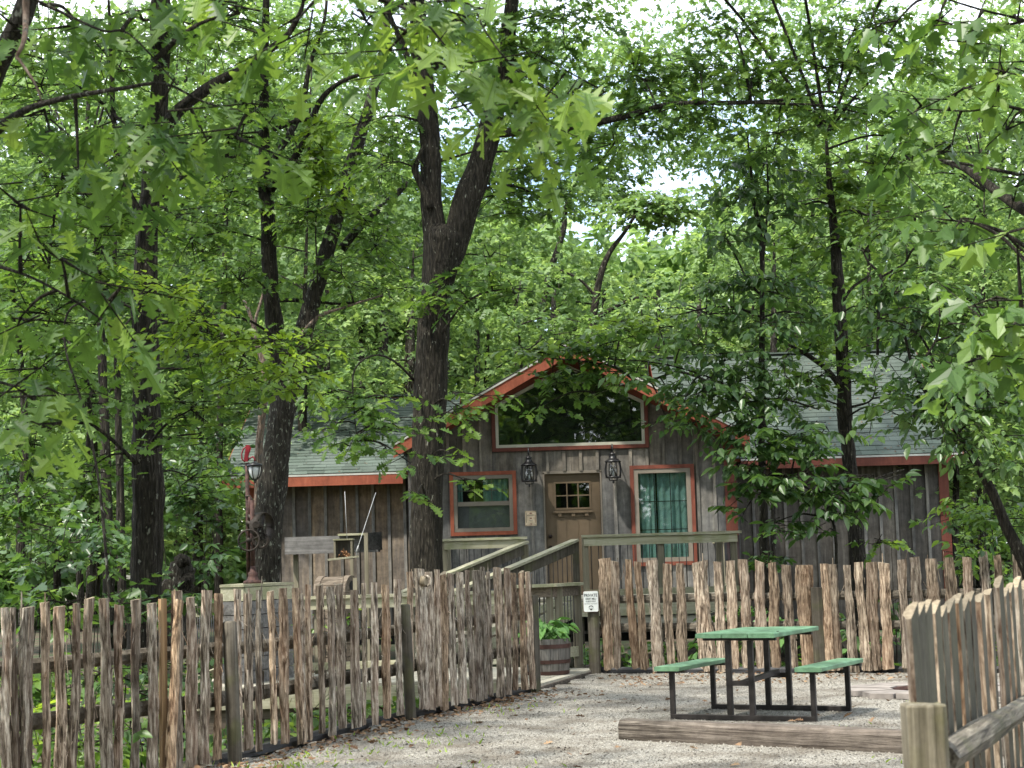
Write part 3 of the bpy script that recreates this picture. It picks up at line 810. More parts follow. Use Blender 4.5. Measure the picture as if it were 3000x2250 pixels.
so = rest.build('shingle_courses', M['shingle'], roof_o, fix=False); so['kind'] = 'stuff'
# leaf debris lying on the roof
dv = []
for _ in range(150):
    x = random.uniform(RE[0] + 1.6, RE[1]) if random.random() < .6 else random.uniform(LE[0], -1.9); s_ = random.random() ** 1.6
    if x > 0: dv.append((x, RY0 + (RY1-RY0)*s_, RZ0 + (RZ1-RZ0)*s_ + .03))
    else: dv.append((x, LY0 + (LY1-LY0)*s_, LZ0 + (LZ1-LZ0)*s_ + .03))
P = np.array(dv); n = len(P); z = rng.normal(0, .25, (n, 3)) + [0, -.45, .9]; z = nrm(z); a = rng.uniform(0, 6.283, n)
x = nrm(np.cross(np.stack([np.cos(a), np.sin(a), 0*a], 1), z)); B = np.stack([x, np.cross(z, x), z], 2)
o = cloud('fallen_leaves', DIAM[0], DIAM[1], P, B, rng.uniform(.02, .06, n), rng.random(n)*.5, M['deadleaf'], origin=(2, 30, 3.5)); tag(o, 'bits of brown leaf debris lying on the green shingle roofs', 'leaf debris', kind='stuff')
# ridge caps
MB().beam((LE[0], LY1, LZ1 + .02), (LE[1], LY1, LZ1 + .02), .2, .03).build('ridge_cap', M['shingle'], roof_o)
MB().beam((RE[0], RY1, RZ1 + .02), (RE[1], RY1, RZ1 + .02), .2, .03).build('ridge_cap', M['shingle'], roof_o)
# fascias
MB().box((LE[0], LY0 - .03, LZ0 - .2), (-1.9, LY0 + .01, LZ0 - .035)).build('fascia', M['orange'], cabin)
MB().box((LE[0], LY0 - .035, LZ0 - .034), (-1.9, LY0 + .0, LZ0 - .004)).build('drip_edge', M['driveedge'], cabin)
MB().box((3.85, RY0 - .03, RZ0 - .18), (RE[1], RY0 + .01, RZ0 - .035)).build('fascia', M['shaded_trim'], cabin)
MB().box((3.85, RY0 - .035, RZ0 - .034), (RE[1], RY0 + .0, RZ0 - .004)).build('drip_edge', M['driveedge'], cabin)
for (x, ye, ze, yr, zr) in ((LE[0], LY0, LZ0, LY1, LZ1), (RE[1], RY0, RZ0, RY1, RZ1)):
    MB().beam((x, ye, ze - .09), (x, yr, zr - .09), .03, .16).build('rake_board', M['orange'] if x < 0 else M['shaded_trim'], cabin)
SL = .545
for s in (-1, 1):
    xe = CX + s * (BR - CX)
    def pt(x, dz): return (x, AP - SL * abs(x - CX) + dz)
    f = MB().prism([pt(CX, -.045), pt(CX, -.235), pt(xe, -.235), pt(xe, -.045)][::(1 if s > 0 else -1)], 27.42, 27.46)
    f.build('fascia', M['orange'], cabin)
    MB().prism([pt(CX, -.012), pt(CX, -.043), pt(xe + s*.02, -.043), pt(xe + s*.02, -.012)][::(1 if s > 0 else -1)], 27.405, 27.455).build('drip_edge', M['driveedge'], cabin)
    MB().prism([pt(CX, -.12), pt(CX, -.26), pt(CX + s*2.5, -.26), pt(CX + s*2.5, -.12)][::(1 if s > 0 else -1)], 27.92, 27.95).build('frieze_board', M['soffit'], cabin)
    for q in range(4):
        x = CX + s * (.5 + q * .65); z = AP - SL * abs(x - CX)
        MB().box((x - .02, 27.47, z - .17), (x + .02, 27.915, z - .07)).build('rafter_tail', M['soffit'], cabin)
# return box at the lower right eave
MB().prism([(3.62, 3.12), (3.80, 3.12), (3.80, 3.36), (3.62, 3.46)], 27.5, 28.2).build('eave_return', M['shaded_trim'], cabin)

# --- gable window
gw = MB()
def band(mb, out, inn, y0, y1):
    n = len(out)
    for i in range(n):
        j = (i+1) % n
        mb.prism([out[i], out[j], inn[j], inn[i]], y0, y1)
def inset(k):
    return [(GWL + k, GWB + k), (GWR - k, GWB + k), (GWR - k, GWS - k*.62), (CX, GWT - k*1.14), (GWL + k, GWS - k*.62)]
band(gw, inset(.005), inset(.065), WY - .075, WY - .028)
gwt = gw.build('gable_window_trim', M['shaded_trim'], cabin)
g2 = MB(); band(g2, inset(.067), inset(.115), WY - .06, WY + .03)
gwf = g2.build('gable_window', M['paleframe'], cabin)
p = inset(.115); MB().prism(p, WY - .01, WY - .005).build('pane', M['glass'], gwf)
p = inset(.09); MB().prism(p, WY + .39, WY + .41).build('dark_room_panel', M['inside'], gwf)  # near-black panel painted to stand for the unlit room
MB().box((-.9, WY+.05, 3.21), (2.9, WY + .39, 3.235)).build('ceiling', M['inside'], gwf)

# --- rectangular windows
def rect_frame(mb, x0, x1, z0, z1, w, y0, y1):
    mb.box((x0, y0, z0), (x1, y1, z0 + w)).box((x0, y0, z1 - w), (x1, y1, z1))
    mb.box((x0, y0, z0 + w), (x0 + w, y1, z1 - w)).box((x1 - w, y0, z0 + w), (x1, y1, z1 - w))
    return mb
def curtain(parent, x0, x1, z0, z1, y, folds=9, narrow=1.0):
    vs = []; n = folds * 6
    for j in range(5):
        t = j / 4; z = z1 + (z0 - z1) * t
        for i in range(n + 1):
            u = i / n
            xx = x0 + (x1 - x0) * u * 1.0
            xx = x0 + (xx - x0) * (1 - (1 - narrow) * math.sin(t * 2.2)) if narrow < 1 else xx
            vs.append((xx, y + .03 * math.sin(u * folds * 6.283 + .7 * math.sin(u * 9)) * (.6 + .4 * t), z))
    fs = [(j*(n+1)+i, j*(n+1)+i+1, (j+1)*(n+1)+i+1, (j+1)*(n+1)+i) for j in range(4) for i in range(n)]
    return MB().add(vs, fs, 0, True).build('curtain', M['curtain'], parent, fix=False)
# small sash window left
t1 = rect_frame(MB(), -1.07, .02, 1.89, 2.93, .06, WY - .07, WY - .026).build('window_trim', M['orange'], cabin)
wf = rect_frame(MB(), -1.009, -.041, 1.951, 2.869, .06, WY - .06, WY + .06)
wf.box((-.945, WY - .045, 2.37), (-.105, WY + .03, 2.44))
w1 = wf.build('window', M['vinyl'], cabin)
MB().box((-.945, WY - .002, 2.015), (-.105, WY + .004, 2.37)).build('insect_screen', M['screen'], w1).active_material = M['screen']
MB().box((-.945, WY - .02, 2.44), (-.105, WY - .014, 2.805)).build('pane', M['glass'], w1)
MB().box((-.945, WY - .03, 2.016), (-.105, WY - .026, 2.369)).build('pane', M['glass'], w1)
mm = MB()
for x in (-.665, -.385): mm.box((x - .006, WY - .012, 2.44), (x + .006, WY - .004, 2.805))
mm.box((-.945, WY - .013, 2.615), (-.105, WY - .003, 2.628)); mm.build('muntin', M['vinyl'], w1)
curtain(w1, -.52, -.115, 2.40, 2.80, WY + .045, 4)
curtain(w1, -1.04, -.86, 2.0, 2.8, WY + .05, 3)
# tall window right
t2 = rect_frame(MB(), 1.885, 2.935, 1.315, 2.955, .06, WY - .07, WY - .026).build('window_trim', M['shaded_trim'], cabin)
w2 = rect_frame(MB(), 1.946, 2.874, 1.376, 2.894, .07, WY - .06, WY + .06).build('window', M['vinyl'], cabin)
MB().box((2.015, WY - .02, 1.445), (2.805, WY - .014, 2.825)).build('pane', M['glass'], w2)
mm = MB()
for x in (2.278, 2.541): mm.box((x - .007, WY - .012, 1.445), (x + .007, WY - .004, 2.825))
for z in (1.90, 2.36): mm.box((2.015, WY - .0125, z - .007), (2.805, WY - .0035, z + .007))
mm.build('muntin', M['inside'], w2)
curtain(w2, 2.0, 2.30, 1.40, 2.83, WY + .045, 3)
curtain(w2, 2.33, 2.82, 1.40, 2.83, WY + .05, 4)
# --- door with a six light window, shelf and blocks
dj = MB().box((.46, WY - .035, .88), (.485, WY + .08, 2.88)).box((1.395, WY - .035, .88), (1.42, WY + .08, 2.88)).box((.46, WY - .035, 2.86), (1.42, WY + .08, 2.9)).build('door_frame', M['vinyl'], cabin)
D0, D1 = .49, 1.39; WX0, WX1, WZ0, WZ1 = .665, 1.215, 2.30, 2.70
dm = MB()
dm.box((D0, WY + .03, .89), (D1, WY + .07, WZ0)).box((D0, WY + .03, WZ1), (D1, WY + .07, 2.86))
dm.box((D0, WY + .03, WZ0), (WX0, WY + .07, WZ1)).box((WX1, WY + .03, WZ0), (D1, WY + .07, WZ1))
door = dm.build('door', M['door'], cabin)
fr = rect_frame(MB(), WX0 - .03, WX1 + .03, WZ0 - .03, WZ1 + .03, .03, WY + .018, WY + .029)
for x in (WX0 + .183, WX0 + .367): fr.box((x - .01, WY + .02, WZ0), (x + .01, WY + .034, WZ1))
fr.box((WX0, WY + .0205, (WZ0+WZ1)/2 - .01), (WX1, WY + .0335, (WZ0+WZ1)/2 + .01))
fr.build('muntin', M['door'], door)
MB().box((WX0, WY + .04, WZ0), (WX1, WY + .045, WZ1)).build('pane', M['glass'], door)
MB().box((.61, WY - .02, 2.215), (1.27, WY + .0295, 2.255)).build('shelf', M['door'], door)
for x in (.72, .94, 1.16): MB().box((x - .03, WY - .01, 2.16), (x + .03, WY + .0294, 2.214)).build('block', M['door'], door)
MB().box((.64, WY + .016, 2.15), (1.24, WY + .0293, 2.175)).build('moulding', M['door'], door)
for x in (.66, .85, 1.04): MB().box((x, WY + .0225, 1.0), (x + .16, WY + .0292, 2.10)).build('raised_panel', M['door'], door)
for z in (1.66, 1.84):
    MB().lathe((.555, WY + .03, z), [(.032, 0), (.032, -.01), (.015, -.018), (.015, -.04), (.03, -.048), (.03, -.07), (.012, -.078)], 14, axis='Y').build('knob' if z < 1.7 else 'deadbolt', M['brass'], door)

# ------------------------------------------------------------------ porch
porch = thing('porch', (1.2, 25.3, -.3), 'raised wooden porch with black baluster railings in front of the cabin door', 'porch')
PZ = .88
for i in range(21):
    y0 = 25.02 + i * .142
    x0 = .86 if y0 < 25.6 else -1.15
    MB().box((x0, y0, PZ - .03), (3.28, y0 + .136, PZ)).build('floor_board', M['deckfloor'], porch)
MB().box((.84, 24.97, PZ - .25), (3.24, 25.01, PZ - .035)).build('rim_joist', M['deck'], porch)
MB().box((-1.15, 25.56, PZ - .25), (.84, 25.60, PZ - .035)).build('rim_joist', M['deck'], porch)
MB().box((1.0, 25.03, .43), (3.1, 25.07, .61)).build('lower_board', M['deckfloor'], porch)
MB().box((3.24, 25.0, PZ - .25), (3.28, 28.0, PZ - .035)).build('rim_joist', M['deck'], porch)
for x, y in ((.9, 25.1), (2.05, 25.1), (3.18, 25.1), (-1.08, 25.7), (3.18, 27.5)):
    MB().box((x - .05, y - .05, gz(x, y) - .05), (x + .05, y + .05, PZ - .04)).build('pier_post', M['post'], porch)
def rail_run(parent, p0, p1, zf, zt, cap=True, spacing=.105, capw=.14, bm='deck', over=.03, rod=.006, face=-1, brail=.09):
    """rail from p0 to p1 (x,y,z floor level at each end given by zf pair); zt = height of cap above floor"""
    a = Vector((p0[0], p0[1], zf[0])); b = Vector((p1[0], p1[1], zf[1])); d = b - a; h = Vector((d.x, d.y, 0)).length
    u = d.normalized(); up = Vector((0, 0, 1)); n = Vector((d.y, -d.x, 0)).normalized() * face
    t = Vector((0, 0, zt))
    MB().beam(a + t - u*over - up*.018, b + t + u*over - up*.018, capw, .036).build('rail_cap', M[bm], parent)
    MB().beam(a + t - up*.10 + n*.02, b + t - up*.10 + n*.02, .036, .12).build('top_rail', M[bm], parent)
    MB().beam(a + up*brail + n*.02, b + up*brail + n*.02, .036, .09).build('bottom_rail', M[bm], parent)
    k = max(1, int(h / spacing))
    for i in range(1, k):
        q = a + d * (i / k) + n * .045 * -1
        MB().tube([q + up*(brail - .02), q + up*(zt - .06)], rod, 5).build('baluster', M['iron'], parent)
def post(parent, x, y, z0, z1, s=.09, mat='deckz'):
    MB().beam((x, y, z0), (x, y, z1), s, s, (0, 1, 0), bev=.006).build('post', M[mat], parent)
rail_run(porch, (-1.08, 25.6), (.13, 25.6), (PZ, PZ), .94, face=1)
rail_run(porch, (.98, 25.02), (3.22, 25.02), (PZ, PZ), .93, face=1)
rail_run(porch, (-1.12, 25.65), (-1.12, 27.9), (PZ, PZ), .93, face=1)
rail_run(porch, (3.22, 25.05), (3.22, 27.9), (PZ, PZ), .93, face=-1)
for x, y in ((-1.08, 25.64), (.1, 25.62), (1.0, 25.06), (2.1, 25.06), (3.17, 25.07), (3.05, 25.9), (3.17, 26.6), (-1.08, 26.8)):
    post(porch, x, y, PZ - .2, PZ + .89)
post(porch, .86, 25.1, -.3, PZ + .86, .1, 'post')

# ------------------------------------------------------------------ stairs down from the porch
st = thing('stairs', (-.4, 24.6, -.2), 'wooden steps with two sloping green-grey handrails coming down from the porch', 'stairs')
sd0 = Vector((-.70, -.71, 0)).normalized(); L0 = Vector((.13, 25.6, 0)); R0 = Vector((.86, 25.05, 0))
drop = .27
LL = 2.55
for P0, nm in ((L0, 0), (R0, 1)):
    P1 = P0 + sd0 * LL
    z0, z1 = PZ, PZ - drop * LL
    a = Vector((P0.x, P0.y, z0)); b = Vector((P1.x, P1.y, z1)); up = Vector((0, 0, 1))
    MB().beam(a + up*.86, b + up*.86, .15, .036).build('handrail', M['deck'], st)
    n = Vector((sd0.y, -sd0.x, 0)) * (1 if nm else 1)
    MB().beam(a + up*.75, b + up*.75, .038, .13).build('top_rail', M['post'], st)
    MB().beam(a + up*.10, b + up*.10, .038, .09).build('bottom_rail', M['deck'], st)
    MB().beam(a - up*.12, b - up*.12, .038, .24).build('stringer', M['deck'], st)
    for i in range(1, 26):
        q = a + (b - a) * (i / 26)
        MB().tube([q + up*.08, q + up*.72], .006, 5).build('baluster', M['iron'], st)
    for t in (.0, .45, 1.0):
        q = a + (b - a) * t
        MB().beam((q.x, q.y, -.3), (q.x, q.y, q.z + .82), .09, .09, (0, 1, 0)).build('post', M['post' if nm else 'deckz'], st)
for i in range(8):
    t = (i + .5) / 8; zc = PZ - drop * LL * t - .02
    a = L0 + sd0 * LL * t; b = R0 + sd0 * LL * t
    MB().beam((a.x, a.y, zc), (b.x, b.y, zc), .29, .036).build('tread', M['deckfloor'], st)
    MB().beam((a.x, a.y, zc - .06), (b.x, b.y, zc - .06), .03, .06).build('riser', M['deckfloor'], st)

# ------------------------------------------------------------------ boardwalk
bw = thing('boardwalk', (-1.2, 20.3, -.3), 'low wooden boardwalk and landing running behind the picket fence', 'boardwalk')
BZ = .2
for i in range(14):                                     # main deck, boards along x
    y0 = 18.75 + i * .142
    x1 = -.22 + max(0, (y0 - 18.75)) * .15
    MB().box((-3.6, y0, BZ - .034), (x1, y0 + .136, BZ)).build('deck_board', M['deckfloor'], bw)
MB().box((-3.6, 18.70, BZ - .24), (-.2, 18.74, BZ - .036)).build('rim_joist', M['deck'], bw)
MB().box((-3.6, 18.76, BZ - .5), (-.9, 18.80, BZ - .245)).build('skirt_board', M['plankbrown'], bw)
# entry landing, from the gate gap back to the steps
G0, G1 = Vector((.12, 19.75, 0)), Vector((.93, 22.35, 0))
gd = (G1 - G0).normalized(); gn = Vector((-gd.y, gd.x, 0))
for i in range(10):
    a = G0 + gn * (.145 * i); b = G1 + gn * (.145 * i) + gd * .0
    MB().beam((a.x, a.y, .045 + .006*i), (b.x, b.y, .045), .138, .034).build('deck_board', M['deckfloor'], bw)
MB().beam((G0.x + .08, G0.y - .1, .0), (G1.x + .06, G1.y, .0), .035, .075).build('edge_board', M['timber'], bw)
for i in range(8):
    y0 = 21.0 + i*.142
    MB().box((-2.6, y0, .09), (-.15, y0 + .136, .124)).build('deck_board', M['deckfloor'], bw)
rail_run(bw, (-3.55, 20.45), (-.1, 20.75), (BZ, BZ), .92, face=1, spacing=.12)
for x, y in ((-3.5, 20.5), (-2.4, 20.6), (-1.3, 20.7), (-.2, 20.8)):
    post(bw, x, y, -.3, BZ + .88)
rail_run(bw, (-3.55, 18.9), (-3.55, 20.4), (BZ, BZ), .92, face=1, spacing=.12)
# entry rail bending at the barrel, with the big square post by the gate
A_, B_, C2 = (-.12, 21.75), (.43, 21.95), (.80, 22.55)
for (p, q) in ((A_, B_), (B_, C2)):
    MB().beam((p[0], p[1], 1.145), (q[0], q[1], 1.145), .15, .038).build('rail_cap', M['deck'], bw)
    MB().beam((p[0], p[1] + .03, 1.06), (q[0] - .02, q[1] + .03, 1.06), .036, .13).build('top_rail', M['plankbrown'], bw)
MB().beam((.47, 22.1, .27), (.77, 22.6, .27), .04, .13).build('bottom_rail', M['deck'], bw)
for i in range(1, 7):
    t = i / 7; MB().tube([(.47 + .3*t, 22.1 + .5*t, .3), (.47 + .3*t, 22.1 + .5*t, 1.05)], .007, 5).build('baluster', M['iron'], bw)
for i in range(1, 9):
    t = i / 9; x = -.12 + .5*t; MB().tube([(x, 21.82 + .2*t, .1), (x, 21.82 + .2*t, 1.05)], .007, 5).build('baluster', M['iron'], bw)
for x, y, s_ in ((-.1, 21.85, .09), (.40, 22.02, .09), (.52, 22.12, .1), (.05, 22.5, .1)):
    post(bw, x, y, -.2, 1.12, s_)
MB().beam((.77, 22.63, .04), (.77, 22.63, 1.12), .12, .12, (0, 1, 0), bev=.008).build('post', M['deckz'], bw)
MB().box((.845, 22.58, .22), (.85, 22.66, .34)).build('hinge_plate', M['iron'], bw)
MB().beam((.84, 22.5, .035), (.93, 22.9, .035), .04, .08).build('trim_board', M['timber'], bw)

# ------------------------------------------------------------------ pickets
def picket(parent, P, tang, w, z0, z1, seed, mat='bark_picket', lean=(0, 0), front=-1, flatback=.35, cutm='cutwood', wob=1.0, strips=5, knot=None):
    """split cedar log: rounded ragged bark side and flatter back"""
    r = random.Random(seed)
    t = Vector((tang[0], tang[1], 0)).normalized(); n = Vector((-t.y, t.x, 0)) * front     # towards the viewer side
    if n.y > 0 and front == -1: n = -n
    NR, NK = 26, 14
    ph = r.uniform(0, 6); vs = []
    a1, a2 = r.uniform(.004, .012) * wob, r.uniform(.003, .008) * wob
    f1, f2 = r.uniform(2, 4.5), r.uniform(6, 10)
    tiltx, tilty = r.gauss(0, .018), r.gauss(0, .006)
    top_sl = r.gauss(0, .12)
    ridge = [r.uniform(-.2, .2) for _ in range(NK)]
    for i in range(NR):
        u = i / (NR - 1); z = z0 + (z1 - z0) * u
        c = Vector((P[0], P[1], z)) + t * (a1 * math.sin(f1*z + ph) + a2 * math.sin(f2*z + 2*ph) + (z - z1) * tiltx + (z - z1) * lean[0]) + n * ((z - z1) * tilty + (z - z1) * lean[1])
        ww = w / 2 * (1 + .13 * math.sin(3.1*z + ph*1.7) + .10 * mnoise.noise((z*6, seed*1.7, 0)) + .10 * (1 - u))
        for k in range(NK):
            th = 2 * math.pi * k / NK
            ct, s_ = math.cos(th), math.sin(th)
            rr = 1 + ridge[k] + .2 * mnoise.noise((ct*2.2, s_*2.2 + seed, z*9)) + .08 * mnoise.noise((ct*4, s_*4 + seed, z*25))
            d = s_ * .62 if s_ > 0 else s_ * flatback
            off = t * (ct * ww * rr) + n * (d * ww * rr)
            zz = z + (ct * top_sl * ww if i == NR-1 else 0) + (r.uniform(-.012, .012) if i in (0,) else 0)
            q = c + off; vs.append((q.x, q.y, zz))
    fs = [(i*NK+k, i*NK+(k+1) % NK, (i+1)*NK+(k+1) % NK, (i+1)*NK+k) for i in range(NR-1) for k in range(NK)]
    mb = MB(); mb.add(vs, fs, 0, False)
    e = (NR-1)*NK
    mb.f.append(tuple(e+k for k in range(NK))); mb.mi.append(1); mb.sm.append(False)
    mb.f.append(tuple(range(NK))[::-1]); mb.mi.append(1); mb.sm.append(False)
    # loose shreds of bark
    for _ in range(strips):
        z = r.uniform(z0 + .1, z1 - .12); th = r.uniform(.25, 2.9); L = r.uniform(.06, .26); ww = w/2 * 1.1
        c = Vector((P[0], P[1], 0)) + t * (math.cos(th)*ww + a1*math.sin(f1*z+ph) + (z-z1)*(tiltx+lean[0])) + n * (math.sin(th)*ww*.66)
        out = (t*math.cos(th) + n*math.sin(th)).normalized(); pe = r.uniform(.0, .02) if r.random() < .75 else r.uniform(.02, .06)
        s_ = Vector((0, 0, 1)).cross(out) * r.uniform(.003, .009)
        pts = [c + Vector((0, 0, z)) , c + Vector((0, 0, z + L*.5)) + out*.004, c + Vector((0, 0, z + L)) + out*pe + s_*r.uniform(-1, 1)]
        if r.random() < .5: pts = [Vector((q.x, q.y, 2*z + L - q.z)) for q in pts]
        v2 = []
        for q, k in zip(pts, (1, 1.2, .4)): v2 += [q - s_*k, q + s_*k, q + out*.004]
        mb.add(v2, [(0, 1, 4, 3), (3, 4, 7, 6), (1, 2, 5, 4), (4, 5, 8, 7), (2, 0, 3, 5), (5, 3, 6, 8)], 0)
    if knot:
        zc = knot; c = Vector((P[0], P[1], zc)) + n * w * .25
        mb.tube([c, c + n * w * .28], [w*.34, w*.27], 12, 1)
        mb.ring(c + n*w*.26, w*.3, w*.07, 'Y', 14, 5, 0)
    return mb.build('picket', [M[mat], M[cutm]], parent, fix=True)

def px_list(raw, sc, ox, oy): return [(x/sc + ox, w/sc, y/sc + oy) for x, w, y in raw]

def rough_rail(parent, A, B, z0, z1, h, w, mat='railx', seed=0):
    a, b = Vector((A[0], A[1], z0)), Vector((B[0], B[1], z1)); n = max(3, int((b-a).length / .18))
    d = (b-a).normalized(); sx = d.cross(Vector((0, 0, 1))); vs = []; K = 8
    for i in range(n+1):
        c = a + (b-a)*(i/n)
        for k in range(K):
            th = 2*math.pi*(k+.5)/K
            rr = 1 + .22*mnoise.noise((c.x*2.2+seed, c.y*2.2, k*1.7))
            q = c + sx*math.cos(th)*w/2*rr*1.1 + Vector((0, 0, 1))*math.sin(th)*h/2*rr*1.1
            vs.append(q)
    fs = [(i*K+k, i*K+(k+1) % K, (i+1)*K+(k+1) % K, (i+1)*K+k) for i in range(n) for k in range(K)]
    fs += [tuple(range(K))[::-1], tuple(n*K+k for k in range(K))]
    return MB().add(vs, fs).build('rail', M[mat], parent)

def round_post(parent, x, y, z0, z1, r, mat='post', lean=0, n=12):
    pts = [(x + lean*(z1 - z), y, z) for z in lin(z0, z1, 7)] ; top = pts[-1]
    mb = MB(); mb.tube(pts + [(top[0], top[1], z1 + r*.25)], [r]*7 + [r*.72], n, 0, jit=.12, seed=x*3)
    return mb.build('post', M[mat], parent)

# ---- left fence: three runs
F = FL[1:6]                                       # (-5.2,8.9) (-3.45,11.5) (-2.25,13.25) (-1.12,16.5) (.17,19.35)
lf = thing('picket_fence', (-2.25, 13.25, 0), 'long shaggy cedar bark picket fence running from the left edge to the entrance gap', 'fence')
raw1 = [(35, 62, 320), (98, 55, 318), (190, 92, 318), (312, 62, 282), (430, 80, 310), (548, 66, 288), (640, 66, 252), (762, 80, 252), (857, 66, 303), (968, 66, 262), (1088, 75, 288), (1265, 70, 198), (1372, 76, 245), (1483, 76, 195), (1570, 60, 218)]
raw2 = [(285, 72, 145), (395, 82, 190), (490, 60, 155), (605, 68, 165), (715, 88, 135), (835, 72, 135), (890, 40, 190), (950, 72, 105), (1060, 68, 105), (1155, 82, 120), (1240, 84, 100), (1370, 90, 155), (1465, 50, 90), (1560, 70, 85), (1665, 78, 110), (1775, 80, 55)]
raw3 = [(925, 40, 175), (990, 82, 155), (1060, 60, 175), (1108, 50, 160), (1155, 60, 185), (1208, 48, 190), (1268, 54, 178), (1320, 44, 165), (1378, 55, 165), (1425, 48, 145), (1462, 34, 175), (1525, 62, 150), (1590, 48, 150), (1635, 44, 185), (1690, 46, 175), (1732, 44, 175)]
sd_n = 100
def shift(p, d):        # nudge a point off the fence line to the yard side
    return p
for raw, sc, ox, oy, A, B in ((raw1, 2.458, 0, 1650, F[0], F[2]), (raw2, 3.16, 600, 1680, F[2], F[3]), (raw3, 2.328, 800, 1600, F[3], F[4])):
    if A == F[0]: A = F[1]
    tg = (B[0]-A[0], B[1]-A[1])
    for i, (px, w, py) in enumerate(px_list(raw, sc, ox, oy)):
        P = on_line(px, py, A, B); sd_n += 1
        ww = w / FPX * P.y * (1.15 if raw is raw1 else 1.36)
        kn = P.z - .12 if (raw is raw3 and i == 1) else None
        z0 = gz(P.x, P.y) + random.uniform(.02, .08)
        picket(lf, P, tg, ww, z0, P.z, sd_n, knot=kn, strips=12)
# more pickets of the same run beyond the left edge of the picture
for i in range(9):
    t = 1 - i * .095; x = F[0][0] + (F[1][0]-F[0][0])*t - .12; y = F[0][1] + (F[1][1]-F[0][1])*t - .12
    sd_n += 1; picket(lf, Vector((x, y, 0)), (1, 1.5), random.uniform(.07, .11), .04, random.uniform(1.24, 1.36), sd_n, strips=3)
# split tan picket and the leaning one
A, B = F[1], F[2]; tg = (B[0]-A[0], B[1]-A[1])
P = on_line(1172/2.458, 1650+256/2.458, A, B)
MB().beam((P.x, P.y-.01, .05), (P.x, P.y-.01, P.z), .058, .03, (tg[1], -tg[0], 0)).build('picket', M['split'], lf)['label'] = 'clean tan split picket'
P = on_line(1300/2.458, 1650+265/2.458, A, B)
o = picket(lf, P + Vector((.01, -.09, 0)), tg, .085, .0, P.z, 991, lean=(.125, 0), strips=3, mat='bark_picket'); o['label'] = 'brown picket leaning to the right'
for (px, py, bx, by, r) in ((1640/2.458, 1650+428/2.458, 667, 2240, .052), (1838/3.16+600, 1680+297/3.16, 1184, 2109, .05)):
    A, B = (F[1], F[2]) if px < 700 else (F[2], F[3])
    P = on_line(px, py, A, B); round_post(lf, P.x + .02, P.y - .05, -.3, P.z, r * 1.05, lean=.03)
P = on_line(1775/2.328+800, 1600+335/2.328, F[3], F[4])
MB().beam((F[4][0], F[4][1], -.2), (F[4][0], F[4][1], P.z), .095, .07, (tg[1], -tg[0], 0)).build('post', M['post'], lf)
k = 0
for (A, B) in zip(F[:-1], F[1:]):
    n = Vector((-(B[1]-A[1]), B[0]-A[0], 0)).normalized() * .075
    for z, h in ((.86, .10), (.49, .11)):
        k += 1
        rough_rail(lf, (A[0]+n.x, A[1]+n.y), (B[0]+n.x, B[1]+n.y), z, z + random.uniform(-.02, .02), h, .06, seed=k*3)
# ---- black edging along the foot of the fences
for (A, B) in (((F[2]), (F[3])), (F[3], F[4])):
    n = Vector((-(B[1]-A[1]), B[0]-A[0], 0)).normalized() * .1
    o = rough_rail(None, (A[0]+n.x, A[1]+n.y), (B[0]+n.x, B[1]+n.y), .02, .02, .09, .09, 'edging', 5)
    o.name = 'edging_timber'; tag(o, 'dark edging timber under the left picket fence, %s' % ('nearer the camera' if A == F[2] else 'towards the entrance gap'), 'edging')
# ---- back fence
bf = thing('picket_fence', (3.36, 21.2, 0), 'cedar picket fence behind the green picnic table, from the sign post to the right', 'fence')
raw4 = [(275, 62, 200), (350, 46, 220), (437, 46, 207), (508, 46, 222), (608, 66, 212), (700, 50, 237), (793, 52, 235), (928, 96, 222), (1047, 52, 222), (1137, 54, 215), (1222, 58, 207), (1328, 58, 220), (1418, 56, 228), (1518, 66, 245), (1635, 92, 245), (1778, 60, 236), (1830, 50, 240), (1925, 48, 245), (2012, 58, 225), (2095, 58, 225), (2185, 60, 230)]
raw5 = [(555, 50, 212), (645, 68, 195), (767, 65, 205), (887, 58, 197), (1015, 70, 195), (1135, 56, 155), (1222, 50, 180), (1362, 62, 170), (1460, 60, 160), (1560, 55, 175)]
BA, BB = FL[6], FL[7]; BC = FL[8]; BD = FL[9]
sd_n = 300
for i, (px, w, py) in enumerate(px_list(raw4, 2.328, 1650, 1550) + px_list(raw5, 2.37, 2400, 1550)):
    seg = (BA, BB)
    P = on_line(px, py, *seg)
    if P.x > BB[0]:
        seg = (BB, BC); P = on_line(px, py, *seg)
        if P.x > BC[0]: seg = (BC, BD); P = on_line(px, py, *seg)
    sd_n += 1
    tg = (seg[1][0]-seg[0][0], seg[1][1]-seg[0][1])
    picket(bf, P + Vector((0, -.06, 0)), tg, w / FPX * P.y * 1.12, .03 + random.uniform(-.01, .04), P.z, sd_n, mat='bark_back', strips=9, lean=(random.gauss(-.012, .01), 0))
for i in range(24):
    t = (i + 4.8) / 29; x = BC[0] + (BD[0]-BC[0])*t; y = BC[1] + (BD[1]-BC[1])*t
    if 5000*x/y + 1500 < 3080: continue
    sd_n += 1; picket(bf, Vector((x, y, 0)), (1, -.3), random.uniform(.09, .12), .04, random.uniform(1.38, 1.5), sd_n, mat='bark_back', strips=2)
for (A, B) in ((BA, BB), (BB, BC), (BC, BD)):
    for z, h in ((1.06, .10), (.70, .10)):
        k += 1; rough_rail(bf, (A[0], A[1]+.03), (B[0], B[1]+.03), z - .12, z - .12, h, .05, seed=k)
P = on_line(1715/2.328+1650, 1550+397/2.328, BA, BB)
MB().beam((P.x, P.y - .12, -.2), (P.x, P.y - .12, P.z), .135, .1, (0, 1, 0), bev=.012).build('post', M['post'], bf)
for x, y in (BC, (6.8, 19.9)): round_post(bf, x, y + .1, -.3, 1.1, .06)
